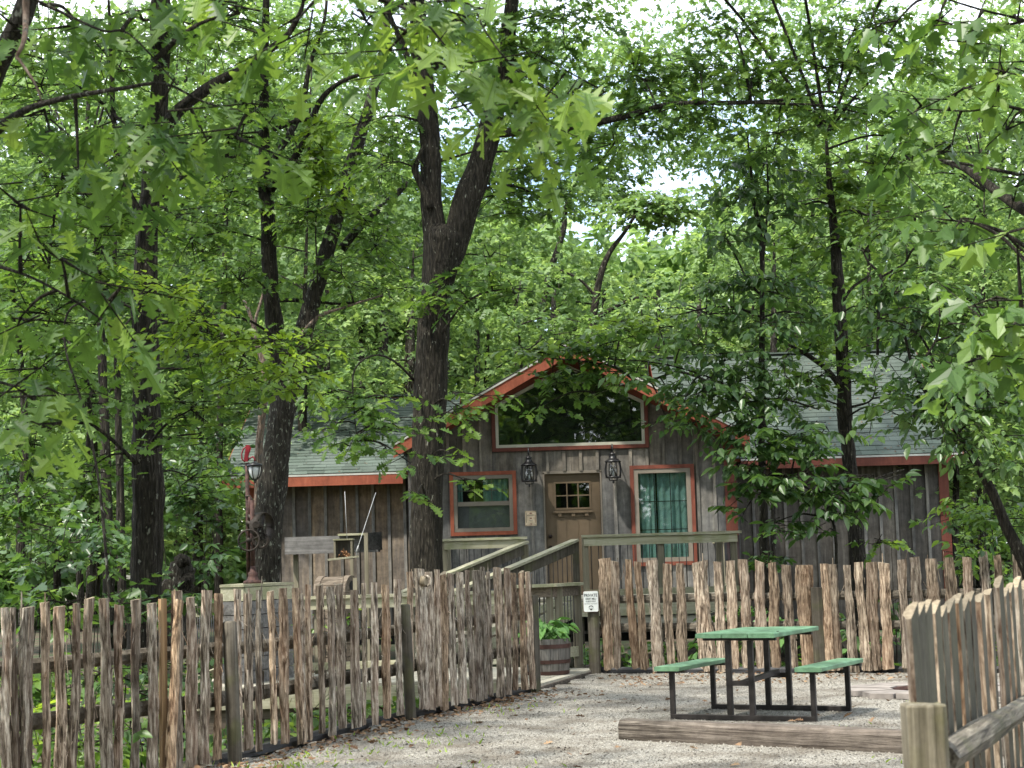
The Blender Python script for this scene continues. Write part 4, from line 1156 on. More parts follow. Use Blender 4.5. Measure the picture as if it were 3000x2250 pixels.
o = rough_rail(None, (BA[0]+.1, BA[1]-.08), (BB[0], BB[1]-.06), .035, .035, .10, .10, 'edging', 9); o.name = 'edging_timber'
tag(o, 'dark edging timber on the gravel under the back picket fence left of the table', 'edging')
o = rough_rail(None, (BB[0], BB[1]-.06), (BC[0]+1.5, BC[1]-.5), .035, .035, .10, .10, 'edging', 11); o.name = 'edging_timber'
tag(o, 'dark edging timber under the back picket fence behind the right bench and fire ring', 'edging')

# ---- near fence on the right, seen from its sawn back
rf = thing('picket_fence', (1.4, 5.8, 0), 'near picket fence at the lower right seen from its sawn grey back', 'fence')
RA, RB = (1.36, 5.95), (2.75, 9.2)
raw6 = [(655, 60, 565), (705, 58, 563), (752, 66, 545), (815, 46, 540), (862, 44, 570), (915, 52, 530), (972, 34, 480), (1020, 48, 520), (1060, 40, 465), (1125, 34, 475), (1185, 22, 435), (1255, 50, 365), (1300, 34, 435), (1335, 34, 405), (1385, 46, 365), (1440, 44, 380), (1490, 40, 350), (1540, 40, 360), (1590, 36, 340), (1640, 36, 350)]
sd_n = 500
tg = (RB[0]-RA[0], RB[1]-RA[1]); tv = Vector((tg[0], tg[1], 0)).normalized(); nv = Vector((-tv.y, tv.x, 0))   # nv points to the yard side (left)
for px, w, py in px_list(raw6, 2.37, 2400, 1550):
    P = on_line(px, py, RA, RB); sd_n += 1; r = random.Random(sd_n)
    # foreshortened width -> real width
    ray_ = Vector((P.x, P.y, 0)).normalized(); cr_ = abs(ray_.x*tv.y - ray_.y*tv.x)
    ww = min(.15, max(.05, w / FPX * P.y / max(cr_, .2)) * 1.0)
    z0, z1 = .04, P.z; ln = -.055
    mb = MB(); NR = 9; vs = []
    for i in range(NR):
        u = i/(NR-1); z = z0 + (z1-z0)*u
        c = Vector((P.x, P.y, z)) + tv*((z - z1)*ln + .004*math.sin(4*z+sd_n))
        hw = ww/2*(1 + .16*mnoise.noise((z*5, sd_n, 0)) + .06*mnoise.noise((z*22, sd_n, 3)))
        sec = [(-hw, -.004), (hw, -.004), (hw*1.04, .010 + .008*mnoise.noise((z*9, sd_n, 4))), (hw*.5, .028), (-hw*.5, .028 + .01*mnoise.noise((z*8, sd_n, 8))), (-hw*1.03, .012)]
        for a_, b_ in sec:
            q = c + tv*a_ + nv*b_; vs.append((q.x, q.y, z + (a_*.35 if i == NR-1 else 0)))
    K = 6
    for i in range(NR-1):
        for kk in range(K):
            mb.add([], []); mb.f.append((i*K+kk, i*K+(kk+1) % K, (i+1)*K+(kk+1) % K, (i+1)*K+kk)); mb.mi.append(0 if kk == 0 else 1); mb.sm.append(False)
    mb.v = [tuple(v) for v in vs]
    mb.f.append(tuple((NR-1)*K+kk for kk in range(K))); mb.mi.append(2); mb.sm.append(False)
    mb.f.append(tuple(range(K))[::-1]); mb.mi.append(2); mb.sm.append(False)
    mb.build('picket', [M['sawn'], M['bark_picket'], M['cutwood']], rf)
p0 = at(2765, 2215, 5.80); p1 = at(3040, 2050, 8.75)
MB().tube([p0 - Vector((.02, .06, 0)), p0 + (p1-p0)*.3, p0 + (p1-p0)*.6, p1], [.052, .056, .054, .055], 8, 0, jit=.25, seed=4, smooth=False).build('rail', M['nearrail'], rf)
p0 = at(2765, 2500, 5.80); p1 = at(3040, 2245, 8.75)
MB().tube([p0, p0 + (p1-p0)*.5, p1], [.05, .052, .05], 8, 0, jit=.2, seed=8, smooth=False).build('rail', M['nearrail'], rf)
mb = MB(); pc = at(2705, 2068, 5.72)
sec = []; NK = 20
vs = []
for i, z in enumerate(lin(-.1, pc.z, 14) + [pc.z + .006]):
    for kk in range(NK):
        th = 2*math.pi*kk/NK; c_, s_ = math.cos(th), math.sin(th)
        rad = .066 / max(abs(c_), abs(s_), .78) * (1 + .05*mnoise.noise((c_*2, s_*2, z*5)) - (.06 if i == 14 else 0))
        vs.append((pc.x + c_*rad, pc.y + s_*rad, z + (.008*mnoise.noise((c_*3, s_*3, 1)) if i >= 13 else 0)))
fs = [(i*NK+kk, i*NK+(kk+1) % NK, (i+1)*NK+(kk+1) % NK, (i+1)*NK+kk) for i in range(14) for kk in range(NK)] + [tuple(14*NK+kk for kk in range(NK))]
mb.add(vs, fs, 0, False).build('post', M['mosspost'], rf)

# ------------------------------------------------------------------ sign post and sign
sp = thing('sign_post', (.94, 22.0, 0), 'grey round wooden post at the entrance carrying the white sign', 'post')
round_post(sp, .955, 22.05, -.2, 1.03, .075, 'post', n=16)
sg0 = at(1731, 1762, 21.95)
sg = thing('sign', (sg0.x, 21.95, .86), 'white metal sign reading PRIVATE GRIST MILL GUESTS ONLY BEYOND THIS POINT', 'sign')
SW, SH = .195, .268
def rrect(w, h, r, n=5):
    pts = []
    for cx, cz, a0 in ((w/2-r, h/2-r, 0), (-w/2+r, h/2-r, 90), (-w/2+r, -h/2+r, 180), (w/2-r, -h/2+r, 270)):
        for i in range(n): 
            a = math.radians(a0 + 90*i/(n-1)); pts.append((cx + r*math.cos(a), cz + r*math.sin(a)))
    return pts
zc = sg0.z
MB().prism([(sg0.x + a, zc + b) for a, b in rrect(SW, SH, .02)], 21.952, 21.957).build('sign_edge', M['rustred'], sg)
MB().prism([(sg0.x + a, zc + b) for a, b in rrect(SW - .008, SH - .008, .018)], 21.947, 21.951).build('sign_face', M['sign'], sg)
def text(s, x, z, y, h, w, parent, mat, slab=0.0, bold=0.0):
    cu = bpy.data.curves.new('lettering', 'FONT'); cu.body = s; cu.size = 1; cu.align_x = 'CENTER'; cu.resolution_u = 3; cu.offset = bold
    o = bpy.data.objects.new('tmp', cu); COL.objects.link(o)
    bpy.context.view_layer.update()
    dg = bpy.context.evaluated_depsgraph_get(); me = bpy.data.meshes.new_from_object(o.evaluated_get(dg))
    bpy.data.objects.remove(o); 
    co = np.zeros(len(me.vertices)*3); me.vertices.foreach_get('co', co); co = co.reshape(-1, 3)
    x0, x1, y0, y1 = co[:,0].min(), co[:,0].max(), co[:,1].min(), co[:,1].max()
    og = ORIG[parent.name]
    out = np.zeros_like(co); out[:,0] = x + ((co[:,0]-x0)/(x1-x0) - .5)*w - og.x; out[:,1] = y - og.y; out[:,2] = z + ((co[:,1]-y0)/(y1-y0) - .5)*h - og.z
    me.vertices.foreach_set('co', out.reshape(-1)); me.update(); me.name = 'lettering'
    return link_mesh('lettering', me, mat, parent, og)
ty = 21.945
text('PRIVATE', sg0.x, zc + .078, ty, .038, .168, sg, M['ink'], bold=.012)
text('-GRIST MILL-', sg0.x, zc + .034, ty, .023, .145, sg, M['ink'], bold=.02)
text('GUESTS ONLY', sg0.x, zc + .001, ty, .019, .128, sg, M['ink'], bold=.015)
text('BEYOND THIS POINT', sg0.x, zc - .029, ty, .017, .165, sg, M['inkgrey'])
sh = [(-.029, .018), (-.018, .028), (0, .032), (.018, .028), (.029, .018), (.026, -.006), (0, -.03), (-.026, -.006)]
MB().prism([(sg0.x + a, zc - .083 + b) for a, b in sh], ty - .001, ty + .001).build('emblem', M['ink'], sg)
MB().prism([(sg0.x + a, zc - .083 + b) for a, b in [(-.022, .014), (0, .021), (.022, .014), (.021, -.001), (0, .005), (-.021, -.001)]], ty - .003, ty - .0015).prism([(sg0.x + a, zc - .083 + b) for a, b in [(-.028, -.006), (0, -.001), (.028, -.006), (.02, -.012), (0, -.008), (-.02, -.012)]], ty - .003, ty - .0015).build('emblem', M['sign'], sg)

# ------------------------------------------------------------------ picnic table
pt_ = thing('picnic_table', (2.2, 15.9, 0), 'small green topped picnic table with black steel legs and two attached benches', 'picnic table')
TA = Vector((1.965, 15.42, 0)); ax = Vector((.47, .882, 0)).normalized(); tx = Vector((ax.y, -ax.x, 0))
def T(a, b, z): q = TA + ax*a + tx*b; return Vector((q.x, q.y, z + .01))
HW = .665                                     # half width of the base
for e, a in enumerate((0.0, 1.0)):
    mb = MB(); mb.beam(T(a, -HW - .02, .022), T(a, HW + .02, .022), .045, .045, bev=.004).build('base_bar', M['steel'], pt_)
    for b in (-.11, .10):
        MB().beam(T(a, b, .045), T(a, b + (-.0), .70), .045, .05, tx, bev=.004).build('leg', M['steel'], pt_)
    MB().beam(T(a, -.345, .715), T(a, .345, .715), .04, .025).build('top_bracket', M['steel'], pt_)
    MB().beam(T(a, -.09, .325), T(a, .08, .325), .035, .045).build('brace', M['steel'], pt_)
    for s in (-1, 1):
        MB().beam(T(a, s*(HW), .0), T(a, s*(HW-.0), .415), .042, .045, tx, bev=.004).build('bench_leg', M['steel'], pt_)
        MB().beam(T(a, s*(HW) - .14, .425), T(a, s*(HW) + .14, .425), .04, .02).build('bench_bracket', M['steel'], pt_)
MB().beam(T(.02, -.0, .325), T(.98, -.0, .36), .04, .045).build('stretcher', M['steel'], pt_)
for i in range(3):
    b = -.25 + i*.25
    o = MB().beam(T(-.12, b, .75), T(1.12, b, .75 + .002*i), .244, .04, bev=.006).build('top_board', M['greenpaint'], pt_)
for s in (-1, 1):
    MB().beam(T(-.12, s*HW, .455), T(1.12, s*HW, .455), .245, .04, bev=.006).build('bench', M['greenpaint'], pt_)
MB().tube([T(.18, .3, .77), T(.18, .3, .776)], .012, 8).build('bolt_head', M['iron'], pt_)

# ------------------------------------------------------------------ landscape timber
a = Vector((.84, 14.24, .075)); b = Vector((3.5, 12.15, .085)); n = 26; d = (b-a).normalized(); sx = Vector((d.y, -d.x, 0)); vs = []
prof = [(-.085, -.085), (.085, -.085), (.088, -.04), (.085, .05), (.06, .085), (-.06, .088), (-.088, .05), (-.085, -.04)]
for i in range(n+1):
    c = a + (b-a)*i/n
    for q, (u, w) in enumerate(prof):
        nz = 1 + .09*mnoise.noise((c.x*3, q*2.3, 1)) + .05*mnoise.noise((c.x*11, q*3.1, 4))
        vs.append(c + sx*u*nz + Vector((0, 0, w*nz)))
fs = [(i*8+k_, i*8+(k_+1) % 8, (i+1)*8+(k_+1) % 8, (i+1)*8+k_) for i in range(n) for k_ in range(8)] + [tuple(range(8))[::-1], tuple(n*8+k_ for k_ in range(8))]
o = MB().add(vs, fs).build('landscape_timber', M['timber']); tag(o, 'weathered brown landscape timber lying on the gravel in front of the picnic table', 'timber')

# ------------------------------------------------------------------ fire pit
fp = thing('fire_pit', (4.2, 17.75, 0), 'sunken stone fire ring of flat pinkish flagstones right of the table', 'fire pit')
fc = Vector((4.25, 17.75, 0)); n = 11
for i in range(n):
    a0, a1 = 2*math.pi*i/n + .03, 2*math.pi*(i+1)/n - .03
    r0, r1 = .46, random.uniform(.80, .92)
    am = (a0+a1)/2
    poly = [(r0, a0), (r0, a1), (r1*.96, a1), (r1 + random.uniform(0, .05), am), (r1*.97, a0)]
    z = random.uniform(-.006, .008)
    MB().slab([(fc.x + r*math.cos(t), fc.y + r*math.sin(t)) for r, t in poly], .008 + z, .062 + z).build('flagstone', M['stone'], fp)
MB().lathe((fc.x, fc.y, 0), [(.47, -.02), (.47, .05), (.445, .05), (.445, -.02)], 24, smooth=False).build('lining', M['firebrick'], fp)
MB().lathe((fc.x, fc.y, 0), [(.45, .012), (.2, .02), (.01, .03)], 18).build('ash_bed', M['ash'], fp)

# ------------------------------------------------------------------ barrel planter
bp_ = thing('barrel_planter', (.33, 21.4, .07), 'half whisky barrel with rusty hoops on the landing beside the gate', 'barrel')
bc = Vector((.32, 21.35, .065)); BR_, BH = .30, .44
def brad(h): return BR_ * (.93 + .10*h/BH) + .012*math.sin(math.pi*h/BH)
ns = 18
for i in range(ns):
    t0, t1 = 2*math.pi*i/ns + .008, 2*math.pi*(i+1)/ns - .008; vs = []
    hs = lin(0, BH, 5)
    for h in hs:
        for t in (t0, t1): vs.append((bc.x + brad(h)*math.cos(t), bc.y + brad(h)*math.sin(t), bc.z + h))
        for t in (t1, t0): vs.append((bc.x + (brad(h)-.022)*math.cos(t), bc.y + (brad(h)-.022)*math.sin(t), bc.z + h))
    fs = [(j*4+q, j*4+(q+1) % 4, (j+1)*4+(q+1) % 4, (j+1)*4+q) for j in range(4) for q in range(4)] + [(0, 1, 2, 3), (16, 17, 18, 19)]
    MB().add(vs, fs).build('stave', M['stave'], bp_)
for h0, h1 in ((.005, .05), (.14, .185), (.325, .375)):
    MB().lathe(bc, [(brad(h0)+.001, h0), (brad(h0)+.006, h0), (brad(h1)+.006, h1), (brad(h1)+.001, h1)], 30, smooth=False).build('hoop', M['hoop'], bp_)
MB().lathe(bc, [(brad(.4)-.024, .40), (.02, .42)], 16).build('soil', M['soil'], bp_)
hp = thing('potted_hosta', (bc.x, bc.y, bc.z + .41), 'bright green broad-leaved plant growing in the barrel planter', 'plant')
r2 = np.random.default_rng(11); n = 95
BL = half_leaf([(0, 0), (.12, .03), (.3, .2), (.5, .27), (.75, .17), (1, 0)], .18, .45)
base = np.tile([bc.x, bc.y, bc.z + .42], (n, 1)) + r2.normal(0, .05, (n, 3)) * [1, 1, 0]
th = r2.uniform(0, 6.283, n); el = r2.uniform(.15, 1.35, n)
d = np.stack([np.cos(th)*np.cos(el), np.sin(th)*np.cos(el), np.sin(el)], 1)
st_l = r2.uniform(.10, .30, n)
P = base + d * st_l[:, None]; P[:, 2] = np.minimum(P[:, 2], bc.z + .66)
ld = d.copy(); ld[:, 2] = ld[:, 2]*.2 - .15; ld = nrm(ld + r2.normal(0, .2, (n, 3)))
nn = nrm(np.array([0, 0, 1.0]) + d*.3 + r2.normal(0, .25, (n, 3))); yv = nrm(np.cross(nn, ld)); zv = np.cross(ld, yv)
cloud('leaves', BL[0], BL[1], P, np.stack([ld, yv, zv], 2), r2.uniform(.11, .2, n), r2.random(n), M['leafpot'], hp)
mb = MB()
for i in range(n): mb.tube([base[i], (base[i]+P[i])/2 + np.array([0, 0, .02]), P[i]], .004, 4, cap=False)
mb.build('stems', M['leafpot'], hp)

# ------------------------------------------------------------------ lanterns beside the door
def lantern(cx, ztop, label, y=27.72):
    L = thing('wall_lantern', (cx, y, ztop - .5), label, 'lantern', 'black lanterns beside the cabin door')
    z = ztop
    MB().tube([(cx, WY - .03, z - .10), (cx, WY - .08, z + .02), (cx, y + .06, z + .055), (cx, y, z + .03), (cx, y, z - .09)], .011, 8).lathe((cx, WY - .03, z - .12), [(.05, 0), (.05, -.02), (.02, -.03)], 14, axis='Y').build('arm', M['iron'], L)
    MB().lathe((cx, y, z - .24), [(.132, 0), (.137, .012), (.11, .03), (.07, .06), (.045, .10), (.048, .115), (.055, .125), (.05, .14), (.02, .155), (.012, .17)], 20).build('cap', M['iron'], L)
    MB().lathe((cx, y, z - .50), [(.122, 0), (.130, .008), (.130, .02), (.11, .028)], 20).build('base', M['iron'], L)
    for i in range(8):
        t = 2*math.pi*i/8 + .2
        p = [(cx + r*math.cos(t), y + r*math.sin(t), zz) for r, zz in ((.115, z-.235), (.124, z-.30), (.129, z-.37), (.124, z-.44), (.118, z-.48))]
        MB().tube(p, .0075, 5).build('cage_bar', M['iron'], L)
    for i in range(4):
        t = 2*math.pi*i/4 - math.pi/2 - .45; t2 = t + .9
        for (u, v) in ((t, t2), (t2, t)):
            MB().tube([(cx + .128*math.cos(u), y + .128*math.sin(u), z-.25), (cx + .135*math.cos((u+v)/2), y + .135*math.sin((u+v)/2), z-.365), (cx + .128*math.cos(v), y + .128*math.sin(v), z-.48)], .0075, 5).build('cross_bar', M['iron'], L)
    MB().lathe((cx, y, z - .48), [(.055, 0), (.07, .08), (.068, .18), (.045, .235)], 16).build('glass_chimney', M['glass'], L)
    MB().lathe((cx, y, z - .48), [(.012, 0), (.012, .06), (.02, .09), (.014, .13), (.004, .15)], 10).build('bulb', M['frost'], L)
    for i in range(4):
        t = 2*math.pi*i/4 + .78
        MB().tube([(cx + .1*math.cos(t), y + .1*math.sin(t), z - .50), (cx + .085*math.cos(t), y + .085*math.sin(t), z - .535), (cx, y, z - .54)], .006, 5).build('scroll', M['iron'], L)
    MB().lathe((cx, y, z - .58), [(.003, -.01), (.014, .005), (.018, .02), (.01, .035), (.01, .05)], 10).build('finial', M['iron'], L)
lantern(.235, 3.23, 'black caged lantern on the cabin wall left of the door')
lantern(1.60, 3.25, 'black caged lantern on the cabin wall right of the door')

# ------------------------------------------------------------------ notice beside the door
nt_ = thing('notice', (.245, WY - .04, 2.02), 'small aged paper notice pinned to the wall left of the door', 'notice')
MB().box((.15, WY - .058, 2.02), (.335, WY - .053, 2.265)).build('sheet', M['paper'], nt_)
for (x0, x1, z0, z1, m_) in ((.225, .262, 2.215, 2.235, 'paperink'), (.18, .305, 2.192, 2.2, 'ink'), (.19, .29, 2.178, 2.181, 'inkgrey'), (.225, .262, 2.135, 2.155, 'paperink'), (.21, .28, 2.112, 2.118, 'inkgrey'), (.21, .285, 2.098, 2.102, 'inkgrey'), (.235, .26, 2.045, 2.06, 'paperink'), (.165, .175, 2.07, 2.23, 'cutwood'), (.315, .321, 2.07, 2.2, 'paperink'), (.165, .32, 2.247, 2.251, 'paperink'), (.165, .32, 2.031, 2.036, 'paperink')):
    MB().box((x0, WY - .0605, z0), (x1, WY - .0585, z1)).build('print', M[m_], nt_)
for x, z in ((.162, 2.253), (.324, 2.253), (.162, 2.033), (.324, 2.033)): MB().box((x-.005, WY-.064, z-.005), (x+.005, WY-.0585, z+.005)).build('tack', M['ink'], nt_)

# ------------------------------------------------------------------ cabinet with the lamp machine on it
kb = thing('wooden_cabinet', (-3.0, 19.6, .2), 'weathered plank cabinet with a pale overhanging top behind the fence, left end of the boardwalk', 'cabinet')
cz = 1.30; quad = [(-3.50, 19.75), (-3.02, 19.05), (-2.45, 19.75), (-2.95, 20.4)]
quad = [(-3.36, 19.35), (-3.04, 19.05), (-2.62, 20.1), (-3.2, 20.35)]
MB().slab(quad, cz - .03, cz).build('top', M['deck'], kb)
qi = [(x*.94 + (-3.04)*.06, y*.94 + 19.7*.06) for x, y in quad]
for i in range(4):
    a_, b_ = Vector((*qi[i], 0)), Vector((*qi[(i+1) % 4], 0))
    for j in range(7):
        z = cz - .045 - j*.155
        MB().beam((a_.x, a_.y, z - .065), (b_.x, b_.y, z - .065), .025, .145).build('plank', M['deck' if j == 0 else 'greyx'], kb)

mc = thing('yard_lamp', (-3.03, 19.65, cz), 'rusty pipe lamp post with frosted lantern, red lever and old flywheels', 'lamp')
bx, by = -3.02, 19.60; z0 = cz
def MP(px, py, y=by): return at(px, py, y)
MB().lathe((bx, by, z0), [(.115, 0), (.11, .03), (.07, .045), (.055, .09), (.06, .12), (.035, .14), (.03, .2)], 18).build('base_flange', M['rust'], mc)
MB().tube([(bx, by, z0 + .15), (bx, by, z0 + .95)], .028, 10).build('pipe', M['rust'], mc)
px_ = -3.075
MB().tube([(px_, by + .03, z0), (px_, by + .03, MP(718, 1356).z)], .024, 10).build('pole', M['rust'], mc)
MB().tube([MP(718, 1455), MP(731, 1452), MP(738, 1462), MP(740, 1480), MP(740, 1515)], .010, 8).build('bent_pipe', M['oldiron'], mc)
MB().tube([MP(731, 1455), MP(731, 1520)], .018, 8).build('pipe', M['rust'], mc)
# shafts, flywheel, pulley, gear
fw = MP(729, 1583, by - .12)
mb = MB().ring(fw, .118, .011, 'Y', 28, 6)
mb.build('flywheel_rim', M['oldiron'], mc)
for i in range(4):
    t = i*math.pi/2 + .35
    MB().beam(fw, fw + Vector((math.cos(t)*.115, 0, math.sin(t)*.115)), .012, .026, (0, 1, 0)).build('spoke', M['oldiron'], mc)
MB().lathe(fw, [(.03, -.03), (.03, .03)], 12, axis='Y').build('hub', M['oldiron'], mc)
pl_ = MP(768, 1543, by + .08)
# wide belt pulley turned towards the right
axis_v = Vector((.85, -.5, 0)).normalized(); q = axis_v.to_track_quat('Z', 'Y').to_matrix()
def lathe_dir(c, prof, n, m, parent, name):
    vs = []
    for r, h in prof:
        for k_ in range(n):
            t = 2*math.pi*k_/n; vs.append(c + q @ Vector((r*math.cos(t), r*math.sin(t), h)))
    fs = [(i*n+k_, i*n+(k_+1) % n, (i+1)*n+(k_+1) % n, (i+1)*n+k_) for i in range(len(prof)-1) for k_ in range(n)]
    return MB().add(vs, fs, 0, True).build(name, m, parent)
lathe_dir(pl_, [(.155, -.055), (.165, -.055), (.168, 0), (.165, .055), (.155, .055), (.152, 0), (.155, -.055)], 28, M['oldiron'], mc, 'belt_pulley')
for i in range(5):
    t = i*1.257; MB().beam(pl_, pl_ + q @ Vector((.156*math.cos(t), .156*math.sin(t), 0)), .012, .03, axis_v).build('spoke', M['oldiron'], mc)
MB().tube([MP(722, 1530), MP(735, 1535), pl_], .026, 10).build('shaft', M['oldiron'], mc)
MB().tube([MP(728, 1508), MP(742, 1525), MP(752, 1540)], .022, 8).build('bracket', M['oldiron'], mc)
MB().lathe(MP(752, 1537, by - .04), [(.035, -.05), (.045, -.05), (.045, .05), (.03, .05)], 14, axis='Y').build('bearing', M['oldiron'], mc)
gw_ = MP(763, 1583, by - .02); mb = MB().ring(gw_, .085, .011, 'Y', 26, 6)
for i in range(26):
    t = 2*math.pi*i/26; c = gw_ + Vector((math.cos(t)*.099, 0, math.sin(t)*.099)); mb.box((c.x-.005, c.y-.012, c.z-.005), (c.x+.005, c.y+.012, c.z+.005))
mb.build('gear_rim', M['oldiron'], mc)
for i in range(3):
    t = i*math.pi/3 + .2; MB().beam(gw_ - Vector((math.cos(t), 0, math.sin(t)))*.085, gw_ + Vector((math.cos(t), 0, math.sin(t)))*.085, .01, .02, (0, 1, 0)).build('gear_spoke', M['oldiron'], mc)
# lantern hanging from the top
lc = MP(746, 1362, by)
MB().lathe((lc.x, by, lc.z), [(.012, .045), (.02, .035), (.05, .022), (.088, .008), (.092, -.005), (.092, -.018), (.075, -.02)], 20).build('lantern_cap', M['iron'], mc)
MB().lathe((lc.x, by, lc.z), [(.072, -.022), (.070, -.06), (.060, -.10), (.04, -.14), (.015, -.165)], 20).build('lantern_globe', M['frost'], mc)
for i in range(6):
    t = 2*math.pi*i/6 + .3
    MB().tube([(lc.x + r*math.cos(t), by + r*math.sin(t), lc.z + zz) for r, zz in ((.083, -.015), (.082, -.06), (.07, -.11), (.045, -.15), (.012, -.178))], .006, 5).build('lantern_rib', M['iron'], mc)
MB().lathe((lc.x, by, lc.z), [(.004, -.215), (.014, -.20), (.01, -.19), (.02, -.175), (.012, -.165)], 10).build('lantern_finial', M['iron'], mc)
# red lever on top
R0_, R1_ = MP(722, 1356), MP(728, 1306)
MB().beam(MP(720, 1352), MP(727, 1304), .03, .045, (1, 0, 0)).beam(MP(724, 1335), MP(733, 1310), .02, .03, (1, 0, 0)).build('lever', M['redpaint'], mc)
MB().tube([MP(718, 1354), MP(709, 1345), MP(708, 1330), MP(713, 1315), MP(722, 1308)], .009, 6).build('lever_handle', M['redpaint'], mc)
MB().tube([MP(724, 1350), MP(732, 1342), MP(741, 1338), MP(746, 1344), MP(746, 1352)], .011, 6).build('lever_hook', M['redpaint'], mc)

# ------------------------------------------------------------------ flume along the left wing, feeder, domed box
fl = thing('mill_flume', (-3.0, 28.6, .2), 'long grey wooden trough on posts along the wall of the left wing', 'trough')
a_, b_ = at(822, 1577, 28.5), at(1082, 1568, 28.4)
zt = 1.96; zb = 1.71
MB().box((-3.85, 28.45, zb), (-2.62, 28.49, zt)).build('side_board', M['greyx'], fl)
MB().box((-3.85, 28.85, zb), (-2.30, 28.89, zt)).build('side_board', M['greyx'], fl)
MB().box((-3.85, 28.45, zb - .035), (-2.3, 28.89, zb - .002)).build('bottom_board', M['greyx'], fl)
MB().beam((-2.62, 28.43, zt - .12), (-2.28, 28.9, zt - .1), .03, .3).build('end_board', M['greyx'], fl)
MB().box((-2.95, 28.3, zt - .005), (-2.45, 28.44, zt + .03)).build('lip_board', M['deck'], fl)
c = at(1064, 1640, 27.6)
MB().beam((c.x, 28.2, -.3), (c.x, 28.2, zt + .03), .065, .05, (0, 1, 0)).build('post', M['deckz'], fl)
MB().beam((-2.74, 28.46, -.3), (-2.74, 28.46, zb - .04), .05, .04, (0, 1, 0)).build('post', M['deckz'], fl)
MB().beam((-3.7, 28.7, -.3), (-3.7, 28.7, zb - .04), .08, .08, (0, 1, 0)).build('post', M['deckz'], fl)
MB().box((-2.98, 28.6, zt), (-2.8, 28.7, zt + .05)).build('block', M['rust'], fl)

fd = thing('bird_feeder', (-2.65, 27.2, 1.55), 'hanging wooden feeder hopper with screened front full of peanuts', 'feeder')
def FP(px, py, y=27.2): return at(px, py, y)
c0, c1 = FP(977, 1585), FP(1032, 1585); zb_, zt_ = FP(1000, 1635).z, FP(1000, 1583).z
x0, x1 = c0.x, c1.x; y0, y1 = 27.2, 27.5
for x in (x0, x1 - .03): 
    for y in (y0, y1 - .03): MB().box((x, y, zb_), (x + .03, y + .03, zt_)).build('corner_post', M['deckz'], fd)
MB().box((x0 - .01, y0 - .01, zt_), (x1 + .01, y1, zt_ + .025)).build('lid', M['deck'], fd)
MB().box((x0 - .005, y0, zb_ - .02), (x1 + .005, y1, zb_)).build('floor', M['plankbrown'], fd)
MB().box((x0 + .03, y1 - .02, zb_), (x1 - .03, y1 - .01, zt_)).build('back_panel', M['stave'], fd)
MB().box((x0 + .004, y0 + .03, zb_), (x0 + .012, y1 - .03, zt_)).build('side_panel', M['stave'], fd)
MB().beam(FP(960, 1640) , FP(1052, 1630), .03, .03).build('perch', M['deck'], fd)
r = random.Random(3); mb = MB()
for i in range(60):
    c = Vector((r.gauss((x0+x1)/2 + .02, .045), r.uniform(y0 + .04, y1 - .05), 0)); c.x = min(max(c.x, x0+.035), x1-.035)
    c.z = zb_ + .01 + r.random() * max(.02, .15 - abs(c.x - (x0+x1)/2)*1.2)
    d_ = Vector((r.uniform(-1, 1), r.uniform(-1, 1), r.uniform(-.5, .5))).normalized()*.017
    mb.tube([c - d_, c, c + d_], [.006, .010, .007], 5)
o = mb.build('peanuts', M['nuts'], fd); o['kind'] = 'stuff'
MB().tube([FP(1017, 1583), FP(1010, 1440)], .0045, 5).tube([FP(1042, 1632), FP(1048, 1605), FP(1101, 1443)], .0055, 5).build('hanging_cable', M['cable'], fd)
MB().tube([FP(1044, 1618), FP(1050, 1598)], [.014, .008], 8).build('turnbuckle', M['cable'], fd)

dm_ = thing('domed_box', (-2.2, 21.6, .2), 'barrel-topped wooden box with curved slats and a dark disc for the round opening in its end', 'box')
dx0, dx1 = at(920, 1710, 21.6).x, at(1030, 1710, 21.6).x
zc_ = at(975, 1735, 21.7).z; rad = at(975, 1689, 21.7).z - zc_; 
ex = Vector((.97, -.24, 0)).normalized(); ey = Vector((.24, .97, 0)); O = Vector((dx0, 21.6, zc_)); LD = (dx1 - dx0) * .86; DW = .24
rad_z = rad
def DP(u, t, r_=1.0): return O + ex*u + ey*(DW + -math.cos(t)*DW*r_) + Vector((0, 0, math.sin(t)*rad_z*r_))
K = 7
for i in range(K):
    t0, t1 = math.pi*i/K + .02, math.pi*(i+1)/K - .02
    for nm, u0, u1, rr in (('slat', .0, LD, 1.0),):
        vs = [DP(u0, t0), DP(u1, t0), DP(u1, t1), DP(u0, t1), DP(u0, t0, .92), DP(u1, t0, .92), DP(u1, t1, .92), DP(u0, t1, .92)]
        MB().add(vs, [(0,1,2,3), (7,6,5,4), (0,4,5,1), (1,5,6,2), (2,6,7,3), (3,7,4,0)]).build('slat', M['plankbrown'], dm_)
for u0 in (-.01, LD - .065):
    mb = MB(); vs = []
    for j in range(13):
        t = math.pi*j/12; vs += [DP(u0, t, 1.05), DP(u0 + .075, t, 1.05), DP(u0 + .075, t, .93), DP(u0, t, .93)]
    fs = [(j*4+q_, j*4+(q_+1) % 4, (j+1)*4+(q_+1) % 4, (j+1)*4+q_) for j in range(12) for q_ in range(4)]
    mb.add(vs, fs).build('band', M['plankbrown'], dm_)
